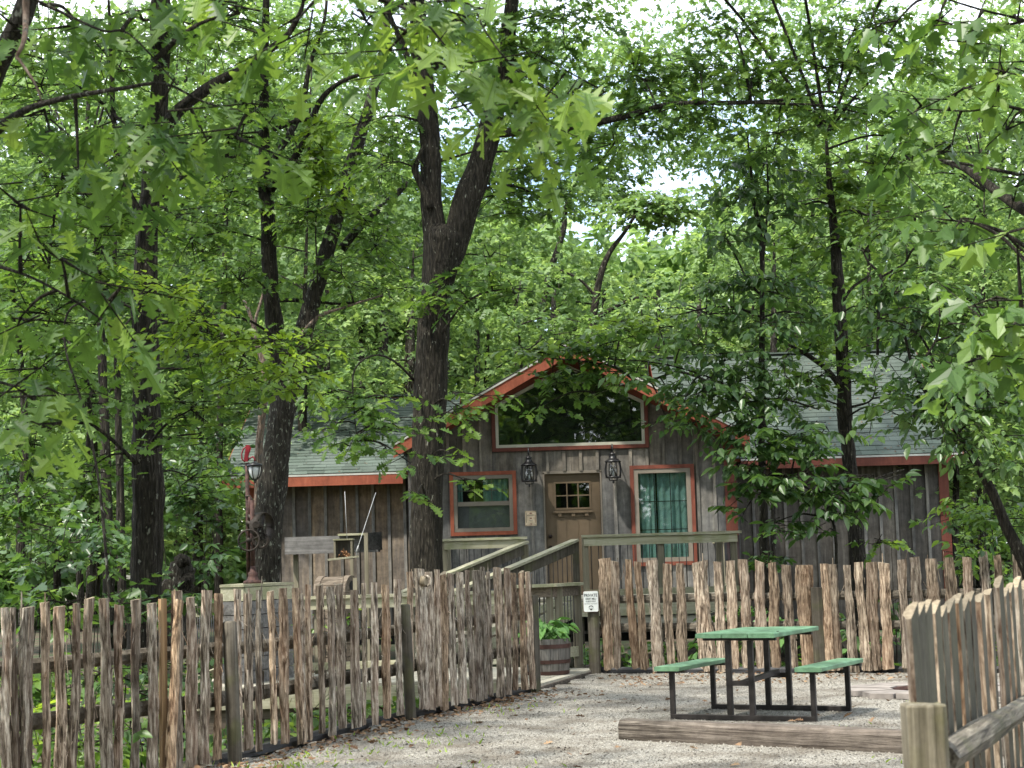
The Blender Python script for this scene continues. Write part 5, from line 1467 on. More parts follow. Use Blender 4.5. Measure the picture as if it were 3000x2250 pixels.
# end panel with a near-black disc painted for the shaded hole
vs = [DP(LD + .005, math.pi*j/12, .93) for j in range(13)]; MB().add(vs, [tuple(range(13))]).build('end_panel', M['plankbrown'], dm_)
cc = DP(LD + .012, math.pi/2, .35); vs = [cc + ey*math.cos(2*math.pi*j/20)*.085 + Vector((0, 0, math.sin(2*math.pi*j/20)*.07)) for j in range(20)]
MB().add(vs, [tuple(range(20))]).build('dark_opening_disc', M['inside'], dm_)
for j in range(6):
    z = zc_ - .01 - j*.16
    for s0, s1 in ((DP(0, 0), DP(LD, 0)), (DP(LD, 0), DP(LD, math.pi)), (DP(0, math.pi), DP(LD, math.pi)), (DP(0, 0), DP(0, math.pi))):
        MB().beam((s0.x, s0.y, z - .075), (s1.x, s1.y, z - .075), .025, .15).build('plank', M['plankbrown'], dm_)
# pale stake behind the fence
c = at(1040, 1700, 20.9)
o = MB().beam((c.x, 20.9, .2), (c.x, 20.9, c.z + .03), .05, .03, (0, 1, 0)).build('wooden_stake', M['deckz']); tag(o, 'short pale stake standing beside the domed box', 'stake')

# ------------------------------------------------------------------ trees
def smooth_path(pts, k=4):
    """Catmull-Rom through (x,y,z,r)"""
    P_ = [np.array(p, float) for p in pts]; out = []
    for i in range(len(P_) - 1):
        a = P_[max(i-1, 0)]; b = P_[i]; c = P_[i+1]; d = P_[min(i+2, len(P_)-1)]
        for j in range(k):
            t = j / k
            out.append(.5*((2*b) + (-a+c)*t + (2*a-5*b+4*c-d)*t*t + (-a+3*b-3*c+d)*t**3))
    out.append(P_[-1]); return out

def limb(tree, raw, name='limb', mat='bark', D=None, n=10, jit=.22, k=4):
    """raw: (px,py,width px[,depth])"""
    pts = []
    for q in raw:
        dd = q[3] if len(q) > 3 else D
        p = at(q[0], q[1], dd); pts.append((p.x, p.y, p.z, q[2]/2/FPX*dd))
    sp = smooth_path(pts, k)
    MB().tube([s[:3] for s in sp], [max(.003, s[3]) for s in sp], n, 0, jit=jit, seed=raw[0][0]*.1, freq=2.6).build(name, M[mat], tree, fix=False)
    return [Vector(s[:3]) for s in sp]

def tree(px, D, label, name='tree', cat='tree', group=None, z=None):
    p = at(px, 1700, D)
    return thing(name, (p.x, D, gz(p.x, D) if z is None else z), label, cat, group)

RNG = np.random.default_rng(21)
STICK = ([(0, .5, 0), (0, -.25, .43), (0, -.25, -.43), (1, .2, 0), (1, -.1, .17), (1, -.1, -.17)], [(0, 1, 4, 3), (1, 2, 5, 4), (2, 0, 3, 5)])
TOTAL = [0]
class Crown:
    def __init__(s, tree_, T=OAK, size=.15, nleaf=7, L=.42, mat='leaf', seed=1, droop=.2, flat=.4, twigs=True, bark='bark', limbs=None, tmu=.45, tsd=.22):
        s.__dict__.update(locals()); s.rng = np.random.default_rng(seed); s.P = []; s.B = []; s.S = []; s.T_ = []; s.tw = []
    def clump(s, px, py, D, rx, ry, cov=1.0, rd=None, tmu=None, link=True, size=None, world=None):
        r = s.rng; size = size or s.size
        if world is None:
            c = np.array(at(px, py, D)); R = np.array([rx*D/FPX, (rd if rd else max(rx, ry)*D/FPX*.8), ry*D/FPX])
            n = 1.3*cov*math.pi*rx*ry / (s.nleaf*.15*(size*FPX/D)**2)
        else:
            c = np.array(world[:3]); R = np.array(world[3:6]); n = cov*math.pi*R[0]*R[1]/(s.nleaf*.3*size**2)
        n = max(3, int(n))
        v = r.normal(0, 1, (n, 3)); v = nrm(v) * (r.random((n, 1)) ** .45)
        # flattened layers inside the clump
        v[:, 2] = np.round(v[:, 2]*2.5 + r.normal(0, .25, n))/2.5
        base = c + v*R
        d = v*[1, 1, 0] + r.normal(0, .55, (n, 3))*[1, 1, .35] + [0, 0, -.08]
        p, b, sz, t = sprays(r, base, d, s.L, s.nleaf, size, s.droop, s.tmu if tmu is None else tmu, s.tsd, flat=s.flat)
        s.P.append(p); s.B.append(b); s.S.append(sz); s.T_.append(t)
        if s.twigs:
            dd = nrm(d); up = np.tile([0, 0, 1.0], (n, 1)); y = nrm(np.cross(up, dd)); z = np.cross(dd, y)
            w = .012 if s.size > .1 else .009
            s.tw.append((base - dd*.12, np.stack([dd*(s.L*.95+.12), y*w, z*w], 2)))
            # branchlets from clump centre
            m = min(n, max(2, n//5)); idx = r.choice(n, m, replace=False)
            dv = base[idx] - c; ln = np.linalg.norm(dv, axis=1); dn = nrm(dv); y = nrm(np.cross(np.array([0, 0, 1.0]), dn)+1e-6); z = np.cross(dn, y)
            s.tw.append((np.tile(c, (m, 1)), np.stack([dn*ln[:, None], y*w*1.7, z*w*1.7], 2)))
        if s.limbs and link:
            allp = [q for l in s.limbs for q in l]; cv = Vector(c)
            q = min(allp, key=lambda q: (q-cv).length + max(0, q.z-cv.z)*.5)
            if (q-cv).length > .15:
                mid = (q+cv)/2 + Vector((0, 0, .12*(q-cv).length)) ; L_ = (q-cv).length
                w = min(.022, .007 + .006*L_)
                pts = smooth_path([(*q, w*1.3), (*mid, w), (*cv, w*.5)], 4)
                s.__dict__.setdefault('bmb', MB()).tube([a[:3] for a in pts], [a[3] for a in pts], 5, 0, jit=.3, seed=L_, cap=False)
        return s
    def finish(s, individual=0, name='leaves'):
        P = np.concatenate(s.P); B = np.concatenate(s.B); S = np.concatenate(s.S); T_ = np.concatenate(s.T_)
        if individual:
            # nearest leaves that show largest are objects of their own
            dist = np.linalg.norm(P - np.array(CAM), axis=1)
            inv = np.array(CR.transposed()); q = (P - np.array(CAM)) @ inv.T; px = 1500 + FPX*q[:, 0]/-q[:, 2]; py = 1125 - FPX*q[:, 1]/-q[:, 2]
            ok = (px > -60) & (px < 3060) & (py > -60) & (py < 2300)
            score = np.where(ok, dist/np.maximum(S, .02), 1e9); idx = np.argsort(score)[:individual]
            meshes = []
            for i in range(8):
                me = bpy.data.meshes.new('leaf'); me.from_pydata([tuple(v) for v in s.T[0]], [], s.T[1])
                a = me.attributes.new('tint', 'FLOAT', 'POINT'); a.data.foreach_set('value', [i/7]*len(s.T[0])); me.materials.append(M[s.mat]); meshes.append(me)
            og = ORIG[s.tree_.name]
            for i in idx:
                if score[i] > 1e8: continue
                o = bpy.data.objects.new('leaf', meshes[int(T_[i]*7.99)]); COL.objects.link(o); o.parent = s.tree_
                m = Matrix([[*(B[i][r_]*S[i]), P[i][r_]-og[r_]] for r_ in range(3)] + [[0, 0, 0, 1]]); o.matrix_local = m
            s.T = {id(OAKHI): OAK}.get(id(s.T), s.T)
            mask = np.ones(len(P), bool); mask[idx] = False; P, B, S, T_ = P[mask], B[mask], S[mask], T_[mask]
        TOTAL[0] += len(P)
        o = cloud(name, s.T[0], s.T[1], P, B, S, T_, M[s.mat], s.tree_); o['kind'] = 'stuff'
        if s.tw:
            tp = np.concatenate([a for a, b in s.tw]); tb = np.concatenate([b for a, b in s.tw])
            o = cloud('twigs', STICK[0], STICK[1], tp, tb, np.ones(len(tp)), np.zeros(len(tp)), M[s.bark], s.tree_); o['kind'] = 'stuff'
        if 'bmb' in s.__dict__: s.bmb.build('branches', M[s.bark], s.tree_, fix=False)['kind'] = 'stuff'

# ---------- the big forked oak in front of the cabin
t = tree(1248, 22, 'large dark forked oak standing between the picket fence and the cabin', 'oak_tree')
tl = [limb(t, [(1246, 1800, 108), (1248, 1700, 98), (1250, 1500, 94), (1253, 1350, 94), (1258, 1200, 98), (1268, 1000, 95), (1279, 860, 92), (1290, 780, 108), (1298, 730, 122), (1303, 695, 128), (1306, 665, 96)], 'trunk', D=22, n=24, k=6, jit=.1),
      limb(t, [(1292, 800, 50), (1281, 740, 70), (1270, 660, 69), (1264, 590, 64), (1262, 450, 60), (1250, 320, 62), (1236, 200, 60), (1226, 80, 52), (1220, -50, 44), (1216, -250, 32)], D=22, n=16, k=6, jit=.1),
      limb(t, [(1308, 800, 50), (1328, 735, 76), (1348, 655, 84), (1372, 575, 84), (1402, 500, 76), (1430, 400, 70), (1452, 300, 63), (1476, 200, 58), (1486, 120, 48), (1500, 0, 40), (1520, -250, 28)], D=22, n=16, k=6, jit=.1),
      limb(t, [(1450, 388, 30), (1530, 386, 25), (1620, 388, 22), (1720, 366, 20), (1850, 336, 18), (1950, 308, 16), (2060, 302, 14), (2200, 300, 12), (2330, 288, 9), (2430, 268, 7), (2520, 292, 5)], D=21.8),
      limb(t, [(2200, 300, 9), (2320, 305, 8), (2420, 310, 7), (2540, 335, 4)], D=21.7, n=6),
      limb(t, [(1250, 300, 26), (1210, 215, 20), (1180, 130, 17), (1140, 40, 14), (1115, -80, 10)], D=21.9),
      limb(t, [(1262, 610, 22), (1238, 548, 22), (1216, 500, 20), (1224, 470, 16), (1240, 425, 9)], D=21.85),
      limb(t, [(1290, 470, 13), (1330, 460, 8), (1400, 440, 5)], D=21.8, n=6),
      limb(t, [(1295, 975, 12), (1345, 905, 8), (1400, 865, 7), (1460, 850, 5), (1540, 845, 3)], D=21.6, n=6)]
# scar and short stub
limb(t, [(1440, 305, 20), (1444, 280, 17), (1446, 268, 13)], 'stub', D=21.85, n=8)
c = Crown(t, OAK, .15, 7, .4, 'leaf', 31, limbs=tl)
for q in [(1340, 850, 21.4, 105, 55, 1.1, .32), (1430, 790, 21.5, 95, 50, 1.0, .4), (1280, 880, 21.2, 40, 35, .9, .5), (1500, 860, 21.4, 80, 35, .7),
          (1335, 1185, 21.2, 60, 30, 1.0), (1410, 1160, 21.2, 30, 16, .8), (1340, 1215, 21.2, 30, 25, .8), (1330, 1335, 21.2, 30, 40, .6), (1360, 1405, 21.2, 30, 30, .7), (1222, 1455, 20.5, 18, 8, .6),
          (1120, 480, 22, 80, 80, .9), (1160, 360, 22, 90, 60, .8), (1060, 360, 22, 70, 60, .7), (1450, 570, 23, 110, 80, 1.1, .35), (1560, 500, 23, 110, 70, 1.0, .35), (1620, 600, 23, 80, 50, .7),
          (1650, 320, 22, 130, 60, 1.0), (1800, 420, 22, 120, 70, .9, .3), (1930, 330, 22, 120, 60, 1.0, .3), (1860, 220, 22.5, 160, 80, 1.1), (2080, 350, 22, 110, 60, 1.0, .3), (2050, 200, 22.5, 150, 70, 1.0),
          (2200, 230, 22, 130, 70, 1.1), (2280, 390, 22, 110, 60, 1.0), (2420, 330, 21.8, 110, 60, 1.0), (2420, 200, 22, 130, 80, 1.0), (1560, 180, 22, 130, 90, 1.0), (1380, 120, 22.5, 120, 80, .9),
          (1250, 40, 22.5, 110, 60, .9), (1650, 60, 22, 150, 70, 1.0), (1050, 100, 23, 120, 80, .7), (2150, 90, 23, 140, 50, .8), (2500, 90, 22, 130, 80, 1.0), (1500, 330, 22.5, 60, 50, .6)]:
    c.clump(*q[:6], tmu=(q[6] if len(q) > 6 else None))
for x, y, z, rx, ry, rz, cv in [(-1, 21, 10.5, 2.6, 2.5, 1.0, .8), (1.5, 21, 11.5, 2.6, 2.6, 1, .7), (-2.5, 19, 12, 2, 2, .8, .7), (3.2, 20, 10.8, 1.8, 2, .8, .8), (.5, 17, 11.5, 1.8, 1.6, .6, .6)]:  # upper crown out of view, added to shade the cabin
    c.clump(0, 0, 0, 0, 0, cv, world=(x, y, z, rx, ry, rz))
c.finish()

# ---------- leaning multi-stemmed tree on the left of the cabin
t = tree(778, 24.5, 'leaning grey lichened tree with three stems in front of the left wing', 'oak_tree')
tl = [limb(t, [(772, 1850, 95), (776, 1700, 88), (782, 1600, 84), (792, 1480, 82), (805, 1370, 80), (822, 1250, 78), (843, 1130, 80), (858, 1060, 84)], 'trunk', 'barkpale', 24.5, 18, k=6),
      limb(t, [(842, 1110, 56), (812, 1010, 52), (797, 900, 50), (790, 800, 48), (785, 650, 44), (775, 520, 38), (772, 380, 32), (775, 200, 26), (780, 0, 20), (784, -200, 14)], mat='bark', D=24.4, n=12, k=5),
      limb(t, [(860, 1070, 64), (895, 960, 56), (925, 850, 50), (960, 730, 46), (985, 640, 42), (1010, 540, 40), (1045, 430, 38), (1080, 320, 34), (1105, 220, 30), (1130, 100, 26), (1140, -80, 20)], mat='barkpale', D=24.6, n=12, k=5),
      limb(t, [(1000, 730, 28), (1040, 680, 25), (1090, 630, 24), (1150, 580, 20), (1195, 535, 14)], mat='barkpale', D=25, n=8),
      limb(t, [(792, 560, 24), (850, 480, 22), (905, 390, 20), (935, 300, 18), (1000, 240, 14), (1100, 205, 10)], D=24.3, n=8),
      limb(t, [(800, 380, 16), (900, 350, 14), (1000, 372, 10), (1060, 360, 7)], D=24.2, n=6),
      limb(t, [(800, 470, 22), (880, 330, 18), (905, 200, 14), (950, 60, 10), (960, -50, 8)], mat='barkpale', D=24.9, n=8),
      limb(t, [(870, 1000, 18), (930, 930, 12), (1010, 900, 8), (1120, 865, 6)], mat='barkpink', D=24.2, n=6),
      limb(t, [(812, 880, 14), (900, 880, 12), (1000, 890, 8), (1120, 870, 5)], D=24.7, n=6)]
c = Crown(t, OAK, .13, 7, .4, 'leaf', 32, limbs=tl)
for q in [(560, 700, 24, 120, 100, .9), (680, 560, 24, 120, 90, .9), (900, 620, 24, 100, 90, .8), (700, 300, 24, 140, 100, .9), (900, 130, 25, 140, 80, .7), (880, 480, 24, 90, 60, .7), (1100, 720, 25, 110, 80, .8), (1050, 620, 24.5, 80, 60, .7), (1120, 850, 25, 100, 70, .8), (700, 820, 23.5, 110, 80, 1.0), (1000, 800, 24, 90, 60, .8), (650, 60, 24, 140, 70, .9), (600, 950, 23, 100, 80, 1.0), (930, 1000, 23.5, 90, 60, .8)]: c.clump(*q)
for x, y, z, rx, ry, rz, cv in [(-4, 23, 11, 2.5, 2.2, 1, .8), (-5.5, 20.5, 10, 2, 2.2, .8, .8), (-3, 26, 12.5, 2.4, 2, .8, .8)]: c.clump(0, 0, 0, 0, 0, cv, world=(x, y, z, rx, ry, rz))  # unseen top of the crown, added for shade on the left wing
c.finish()
# climbing vine of heart-shaped leaves on its stem
v = tree(930, 24, 'bright green vine of broad leaves climbing the leaning left tree', 'vine', 'vine')
limb(v, [(905, 1050, 5), (930, 850, 5), (925, 650, 5), (950, 500, 5), (935, 380, 5)], 'stem', D=24.1, n=5)
c = Crown(v, MAPLE, .15, 5, .22, 'leafbright', 33, droop=.6, tmu=.35)
for q in [(925, 400, 24, 55, 50, 1.3), (950, 480, 24, 50, 50, 1.2), (900, 540, 24, 40, 50, .9), (990, 570, 24, 40, 50, .9), (945, 350, 24, 35, 30, .9)]: c.clump(*q)
c.finish()

# ---------- slender peeling trunk beside the yard lamp
t = tree(748, 25.5, 'slender trunk with peeling pink-grey bark just right of the yard lamp', 'slim_tree')
tl = [limb(t, [(742, 1850, 30), (746, 1700, 28), (752, 1560, 27), (758, 1440, 27), (756, 1360, 25), (762, 1280, 24), (768, 1220, 22), (776, 1150, 20), (770, 1050, 18), (750, 980, 14), (725, 900, 10), (712, 880, 7)], 'trunk', 'barkpink', 25.5, 10),
      limb(t, [(768, 1060, 12), (745, 970, 11), (765, 880, 8), (775, 850, 5)], mat='barkpink', D=25.6, n=6)]
c = Crown(t, MAPLE, .13, 6, .35, 'leaf', 34, limbs=tl)
for q in [(740, 1180, 25, 50, 30, .6), (690, 1120, 25, 60, 40, .8)]: c.clump(*q)
c.finish()

# ---------- big straight oak on the left
t = tree(430, 16, 'thick straight dark oak rising behind the left picket fence', 'oak_tree')
tl = [limb(t, [(420, 2000, 100), (424, 1800, 94), (430, 1600, 91), (434, 1450, 88), (430, 1300, 84), (428, 1150, 80), (424, 1000, 76), (424, 850, 72), (430, 700, 64), (442, 560, 58), (456, 430, 54), (466, 300, 54), (470, 150, 56), (472, 0, 56), (474, -250, 40)], 'trunk', D=16, n=20, k=6),
      limb(t, [(470, 400, 44), (500, 350, 40), (545, 305, 36), (600, 265, 33), (650, 232, 30), (720, 200, 28), (785, 150, 24), (845, 98, 19), (878, 40, 14), (890, 0, 8)], D=15.8, n=12, k=5),
      limb(t, [(440, 610, 30), (480, 560, 24), (540, 525, 20), (610, 485, 15), (700, 455, 8)], D=15.8, n=8),
      limb(t, [(418, 640, 26), (375, 560, 20), (345, 470, 16), (335, 360, 15), (328, 240, 15), (325, 120, 12), (318, 0, 8)], D=15.9, n=8),
      limb(t, [(415, 900, 26), (350, 880, 20), (270, 830, 16), (170, 800, 12), (60, 770, 8)], D=15.5, n=8),
      limb(t, [(400, 1360, 14), (330, 1290, 12), (250, 1240, 10), (130, 1250, 8), (0, 1260, 6)], D=15.3, n=6),
      limb(t, [(440, 900, 16), (540, 930, 12), (660, 960, 9), (760, 1000, 7), (880, 1040, 4)], mat='barkpale', D=15.2, n=6)]
c = Crown(t, OAK, .13, 7, .38, 'leaf', 35, limbs=tl)
for q in [(120, 250, 15, 140, 110, 1.0), (300, 150, 15.5, 130, 100, .9), (560, 120, 16, 120, 90, .9), (180, 520, 15, 150, 100, 1.0), (350, 420, 14.8, 110, 80, .7, ), (560, 430, 15.5, 110, 80, .9), (720, 350, 15.5, 90, 70, .8),
          (90, 730, 15, 130, 80, 1.1), (300, 720, 15, 120, 80, .9), (520, 640, 15.5, 90, 60, .7), (150, 920, 15, 140, 80, 1.1), (330, 1000, 14.6, 90, 60, .8), (100, 1080, 15.2, 120, 70, 1.1),
          (250, 1180, 15, 110, 60, .9), (100, 1330, 15.5, 120, 70, 1.0), (280, 1360, 15.2, 90, 60, .8), (560, 1200, 15, 90, 60, 1.0, ), (590, 1270, 15, 60, 40, .9), (540, 1080, 15, 100, 50, .9), (560, 1400, 16.5, 60, 60, .9), (760, 1180, 15, 80, 40, .9), (690, 1100, 15, 90, 40, .9), (820, 1120, 15, 60, 30, .8)]: c.clump(*q)
for x, y, z, rx, ry, rz, cv in [(-4.5, 15, 8.5, 2, 2, .8, .8), (-2.5, 14, 9.5, 1.8, 1.8, .8, .7), (-5, 12, 9, 2, 2, .8, .8), (-3.2, 17.5, 9.2, 1.8, 1.6, .7, .7), (-1.2, 12.5, 8.6, 1.3, 1.2, .5, .55)]: c.clump(0, 0, 0, 0, 0, cv, world=(x, y, z, rx, ry, rz))  # clumps over the frame, added to break up the sun
c.finish()
# young bright-leaved sapling layer
t = tree(600, 14.5, 'young hickory with a slanting layer of small bright yellow-green leaves', 'sapling')
tl = [limb(t, [(330, 1900, 9), (300, 1500, 9), (270, 1300, 8), (240, 1180, 8), (190, 1010, 7), (210, 900, 6), (330, 880, 6), (430, 925, 6), (520, 950, 5), (640, 985, 4), (760, 1020, 3), (900, 1040, 3)], 'trunk', 'barkpale', 14.6, 7)]
c = Crown(t, OVAL, .095, 8, .34, 'leafbright', 36, droop=.15, flat=.55, limbs=tl)
for q in [(440, 820, 14.4, 70, 30, 1.2, .7), (500, 870, 14.4, 80, 35, 1.4, .6), (600, 940, 14.4, 90, 40, 1.5, .55), (700, 990, 14.4, 90, 40, 1.4, .5), (800, 1010, 14.4, 80, 40, 1.3, .5), (880, 1040, 14.4, 70, 40, 1.1, .4), (850, 1110, 14.4, 70, 40, .9, .3), (700, 1080, 14.5, 100, 45, 1.0, .3), (560, 1010, 14.5, 90, 40, .9, .3), (430, 1000, 14.3, 40, 40, .7, .4)]: c.clump(*q[:6], tmu=q[6])
c.finish()

# oak spray hanging over the left roof, a bough of the forked oak on an added trunk
t = tree(1225, 20.3, 'oak boughs drooping across the left wing roof, on a trunk added behind the forked oak', 'oak_bough')
tl = [limb(t, [(1252, 1900, 14, 22.7), (1256, 1500, 13, 22.7), (1250, 1200, 11, 22.6), (1190, 1090, 8, 21.6), (1110, 1040, 6, 19.8), (1040, 1080, 5, 19.6), (1036, 1180, 4, 19.5), (1046, 1290, 3, 19.5)], 'trunk', 'bark', n=6)]
c = Crown(t, OAK, .15, 7, .38, 'leaf', 37, limbs=tl, tmu=.4)
for q in [(1010, 1170, 19.5, 70, 35, 1.2), (1100, 1190, 19.5, 70, 40, 1.2), (990, 1240, 19.5, 50, 35, 1.0), (1070, 1260, 19.5, 70, 35, 1.2), (1150, 1240, 19.5, 60, 40, 1.2), (1130, 1310, 19.3, 55, 28, 1.0), (1020, 1305, 19.5, 40, 25, .9), (1180, 1340, 19.3, 30, 22, .8), (960, 1150, 19.6, 50, 30, .9), (1160, 1170, 19.8, 40, 30, .8)]: c.clump(*q)
c.finish()

# ---------- slim tree right of centre
t = tree(2236, 23.2, 'very slim dark tree in front of the gap between bay and right wing', 'slim_tree')
tl = [limb(t, [(2242, 1850, 27), (2240, 1700, 25), (2237, 1550, 24), (2233, 1400, 22), (2230, 1200, 20), (2232, 1000, 18), (2233, 850, 15), (2232, 750, 14), (2224, 660, 13), (2208, 590, 11), (2204, 540, 8), (2190, 400, 5)], 'trunk', D=23.2, n=10),
      limb(t, [(2234, 760, 10), (2246, 650, 8), (2250, 560, 6), (2245, 430, 4)], D=23.1, n=6),
      limb(t, [(2224, 860, 8), (2190, 820, 7), (2160, 760, 5), (2130, 700, 3)], D=23, n=6),
      limb(t, [(2232, 930, 9), (2150, 900, 7), (2060, 905, 6), (1960, 930, 4)], D=22.8, n=6),
      limb(t, [(2236, 1240, 9), (2190, 1180, 8), (2110, 1120, 6), (2000, 1080, 5), (1900, 1060, 4), (1780, 1050, 3)], D=22.9, n=6),
      limb(t, [(2238, 1170, 8), (2300, 1170, 7), (2400, 1200, 4)], D=23.0, n=6)]
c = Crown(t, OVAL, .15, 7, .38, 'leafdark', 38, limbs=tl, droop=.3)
for q in [(2170, 570, 23, 100, 50, .8), (2240, 480, 23, 110, 60, .9), (2320, 600, 23, 80, 50, .8), (2120, 700, 22.8, 90, 50, .8), (2150, 830, 22.8, 110, 50, 1.0, .4), (2280, 860, 22.8, 110, 45, 1.1, .4), (2080, 920, 22.6, 120, 45, 1.0), (2230, 950, 22.6, 130, 40, 1.1), (2380, 930, 22.8, 90, 40, .9), (2000, 1010, 22.6, 110, 40, .9, .5),
          (2120, 1060, 22.6, 110, 45, 1.0), (2250, 1060, 22.8, 90, 45, .8), (2060, 1140, 22.4, 110, 45, 1.0), (2180, 1180, 22.6, 80, 50, .9), (2310, 1170, 22.8, 60, 40, .8), (1900, 1110, 22.4, 80, 30, .9), (2000, 1190, 22.3, 70, 30, .9), (2060, 1230, 22.3, 60, 30, .7), (2280, 640, 23, 80, 40, .7)]: c.clump(*q[:5], q[5]*1.15, tmu=(q[6] if len(q) > 6 else None))
for q in [(2150, 1120, 22.5, 110, 60, 1.0), (2300, 1100, 22.7, 90, 60, .9), (2130, 1250, 22.4, 70, 40, 1.0)]: c.clump(*q)
c.finish()
# branch across the gable
t = tree(1900, 24, 'leafy bough reaching over the peak of the gabled bay', 'maple_sapling')
tl = [limb(t, [(2262, 1900, 16, 24.4), (2265, 1500, 15, 24.4), (2256, 1300, 13, 24.3), (2200, 1180, 11, 24.2), (2100, 1130, 9, 24), (1990, 1090, 8, 24), (1880, 1120, 7, 24), (1800, 1075, 6, 24), (1720, 1060, 5, 24), (1620, 1050, 4, 24)], 'trunk', 'barkpale', n=7),
      limb(t, [(1880, 1118, 5, 24), (1820, 1130, 4, 24), (1760, 1150, 3, 24)], mat='barkpale', n=5)]
c = Crown(t, MAPLE, .14, 7, .38, 'leaf', 39, limbs=tl, droop=.2)
for q in [(1560, 1030, 24, 80, 28, 1.1, .6), (1640, 1010, 24, 80, 35, 1.2, .6), (1720, 1030, 24, 80, 35, 1.2, .45), (1800, 1000, 24, 80, 35, 1.1, .5), (1700, 1090, 24, 90, 30, 1.3, .3), (1620, 1110, 24, 50, 25, 1.0, .3), (1790, 1100, 24, 70, 30, 1.2, .35), (1880, 1060, 24, 70, 35, 1.1, .4), (1960, 1160, 24, 60, 28, 1.0, .4), (1830, 960, 24.5, 90, 40, 1.0, .6), (1930, 960, 24.5, 80, 40, 1.0, .6), (1590, 1190, 24, 35, 18, .8, .3), (1760, 1150, 24, 60, 22, .9), (1950, 1230, 24, 50, 20, .9)]: c.clump(*q[:6], tmu=(q[6] if len(q) > 6 else None))
c.finish()
# ---------- dark straight tree before the right wing
t = tree(2510, 24, 'dark straight tree in front of the right wing of the cabin', 'maple_tree')
tl = [limb(t, [(2524, 1900, 56), (2516, 1700, 50), (2508, 1560, 47), (2496, 1420, 42), (2484, 1300, 42), (2474, 1210, 45), (2474, 1130, 39), (2466, 1020, 37), (2460, 900, 38), (2452, 780, 34), (2444, 680, 28), (2432, 560, 20), (2425, 470, 13), (2420, 400, 7)], 'trunk', D=24, n=14, k=5),
      limb(t, [(2462, 1130, 20), (2420, 1080, 16), (2380, 1050, 14), (2340, 1025, 10), (2270, 990, 5)], D=23.9, n=8),
      limb(t, [(2470, 880, 12), (2500, 840, 9), (2560, 800, 5)], D=23.9, n=6),
      limb(t, [(2450, 620, 10), (2400, 590, 8), (2330, 610, 5)], D=23.8, n=6),
      limb(t, [(2500, 1460, 10), (2450, 1430, 8), (2380, 1420, 5), (2300, 1420, 3)], mat='barkpale', D=23.2, n=6),
      limb(t, [(2510, 1440, 9), (2570, 1400, 6), (2650, 1375, 3)], mat='barkpale', D=23.2, n=6)]
for r_ in ([(2495, 1192, 8), (2540, 1180, 6), (2565, 1165, 5), (2640, 1155, 3), (2690, 1120, 2)], [(2556, 1170, 5), (2566, 1130, 4), (2560, 1100, 3), (2575, 1060, 2)], [(2600, 1162, 3), (2630, 1120, 2), (2640, 1095, 1.5)], [(2545, 1180, 4), (2552, 1230, 3), (2548, 1270, 2)]): limb(t, r_, 'dead_twig', D=23.9, n=5)
c = Crown(t, MAPLE, .14, 7, .38, 'leaf', 40, limbs=tl)
for q in [(2380, 700, 24, 110, 60, .9), (2520, 620, 24, 110, 70, 1.0, .65), (2420, 520, 24, 120, 60, .9), (2560, 480, 24, 120, 60, .9), (2380, 830, 24, 90, 50, .8), (2540, 900, 23.5, 80, 50, .8), (2400, 980, 23.8, 80, 40, .8), (2520, 1020, 23.8, 70, 40, .7), (2370, 1120, 23.6, 50, 40, .8), (2360, 1190, 23.6, 45, 30, .7), (2550, 320, 24, 120, 60, 1.0), (2650, 180, 24, 120, 60, .9), (2700, 420, 24, 120, 70, 1.0, .6), (2420, 1090, 23.6, 80, 50, .9), (2560, 1130, 23.5, 70, 40, .8), (2600, 1200, 23.3, 60, 40, .8)]: c.clump(*q[:6], tmu=(q[6] if len(q) > 6 else None))
for x, y, z, rx, ry, rz, cv in [(4, 23, 10.5, 2.4, 2.4, 1, .9), (6, 21.5, 10, 2.2, 2.4, .8, .9), (3, 25.5, 12, 2.4, 2, .8, .8), (1.6, 24.5, 11, 1.8, 1.8, .8, .8)]: c.clump(0, 0, 0, 0, 0, cv, world=(x, y, z, rx, ry, rz))  # unseen upper clumps, added to shade the cabin front
c.finish()
# dogwood layers in front of the right wing
t = tree(2440, 22.6, 'dogwood-like sapling with dark leafy layers before the right wing wall', 'sapling')
tl = [limb(t, [(2440, 1900, 10), (2450, 1600, 10), (2420, 1480, 9), (2350, 1420, 7), (2280, 1390, 6), (2220, 1340, 5)], 'trunk', 'barkpale', 22.6, 7),
      limb(t, [(2425, 1490, 8), (2500, 1450, 7), (2580, 1410, 5), (2640, 1390, 3)], mat='barkpale', D=22.5, n=6)]
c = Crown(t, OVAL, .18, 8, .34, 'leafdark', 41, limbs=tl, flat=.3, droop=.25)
for q in [(2210, 1290, 22.4, 75, 35, 1.3), (2290, 1330, 22.4, 80, 35, 1.3), (2220, 1370, 22.3, 70, 30, 1.2), (2300, 1400, 22.3, 80, 30, 1.2), (2200, 1440, 22.3, 60, 30, 1.0), (2290, 1460, 22.3, 50, 25, .8, ), (2400, 1440, 22.2, 80, 28, 1.3), (2480, 1470, 22.1, 80, 28, 1.4), (2420, 1500, 22.1, 70, 25, 1.2), (2520, 1400, 22.3, 80, 25, 1.2), (2600, 1430, 22.3, 60, 25, 1.0), (2560, 1390, 22.4, 60, 20, .9), (2270, 1530, 22.4, 50, 25, .7), (2420, 1560, 22.3, 60, 22, .6), (2250, 1240, 22.6, 60, 30, 1.1), (2350, 1280, 22.6, 50, 30, 1.0), (2200, 1330, 22.1, 80, 50, 1.2), (2300, 1280, 22.3, 80, 50, 1.1), (2380, 1380, 22.2, 70, 40, 1.1), (2480, 1430, 22, 90, 40, 1.0), (2230, 1420, 22.1, 70, 40, 1.0), (2420, 1250, 22.8, 80, 40, .9), (2180, 1500, 22.3, 50, 40, .7)]: c.clump(*q)
c.finish()
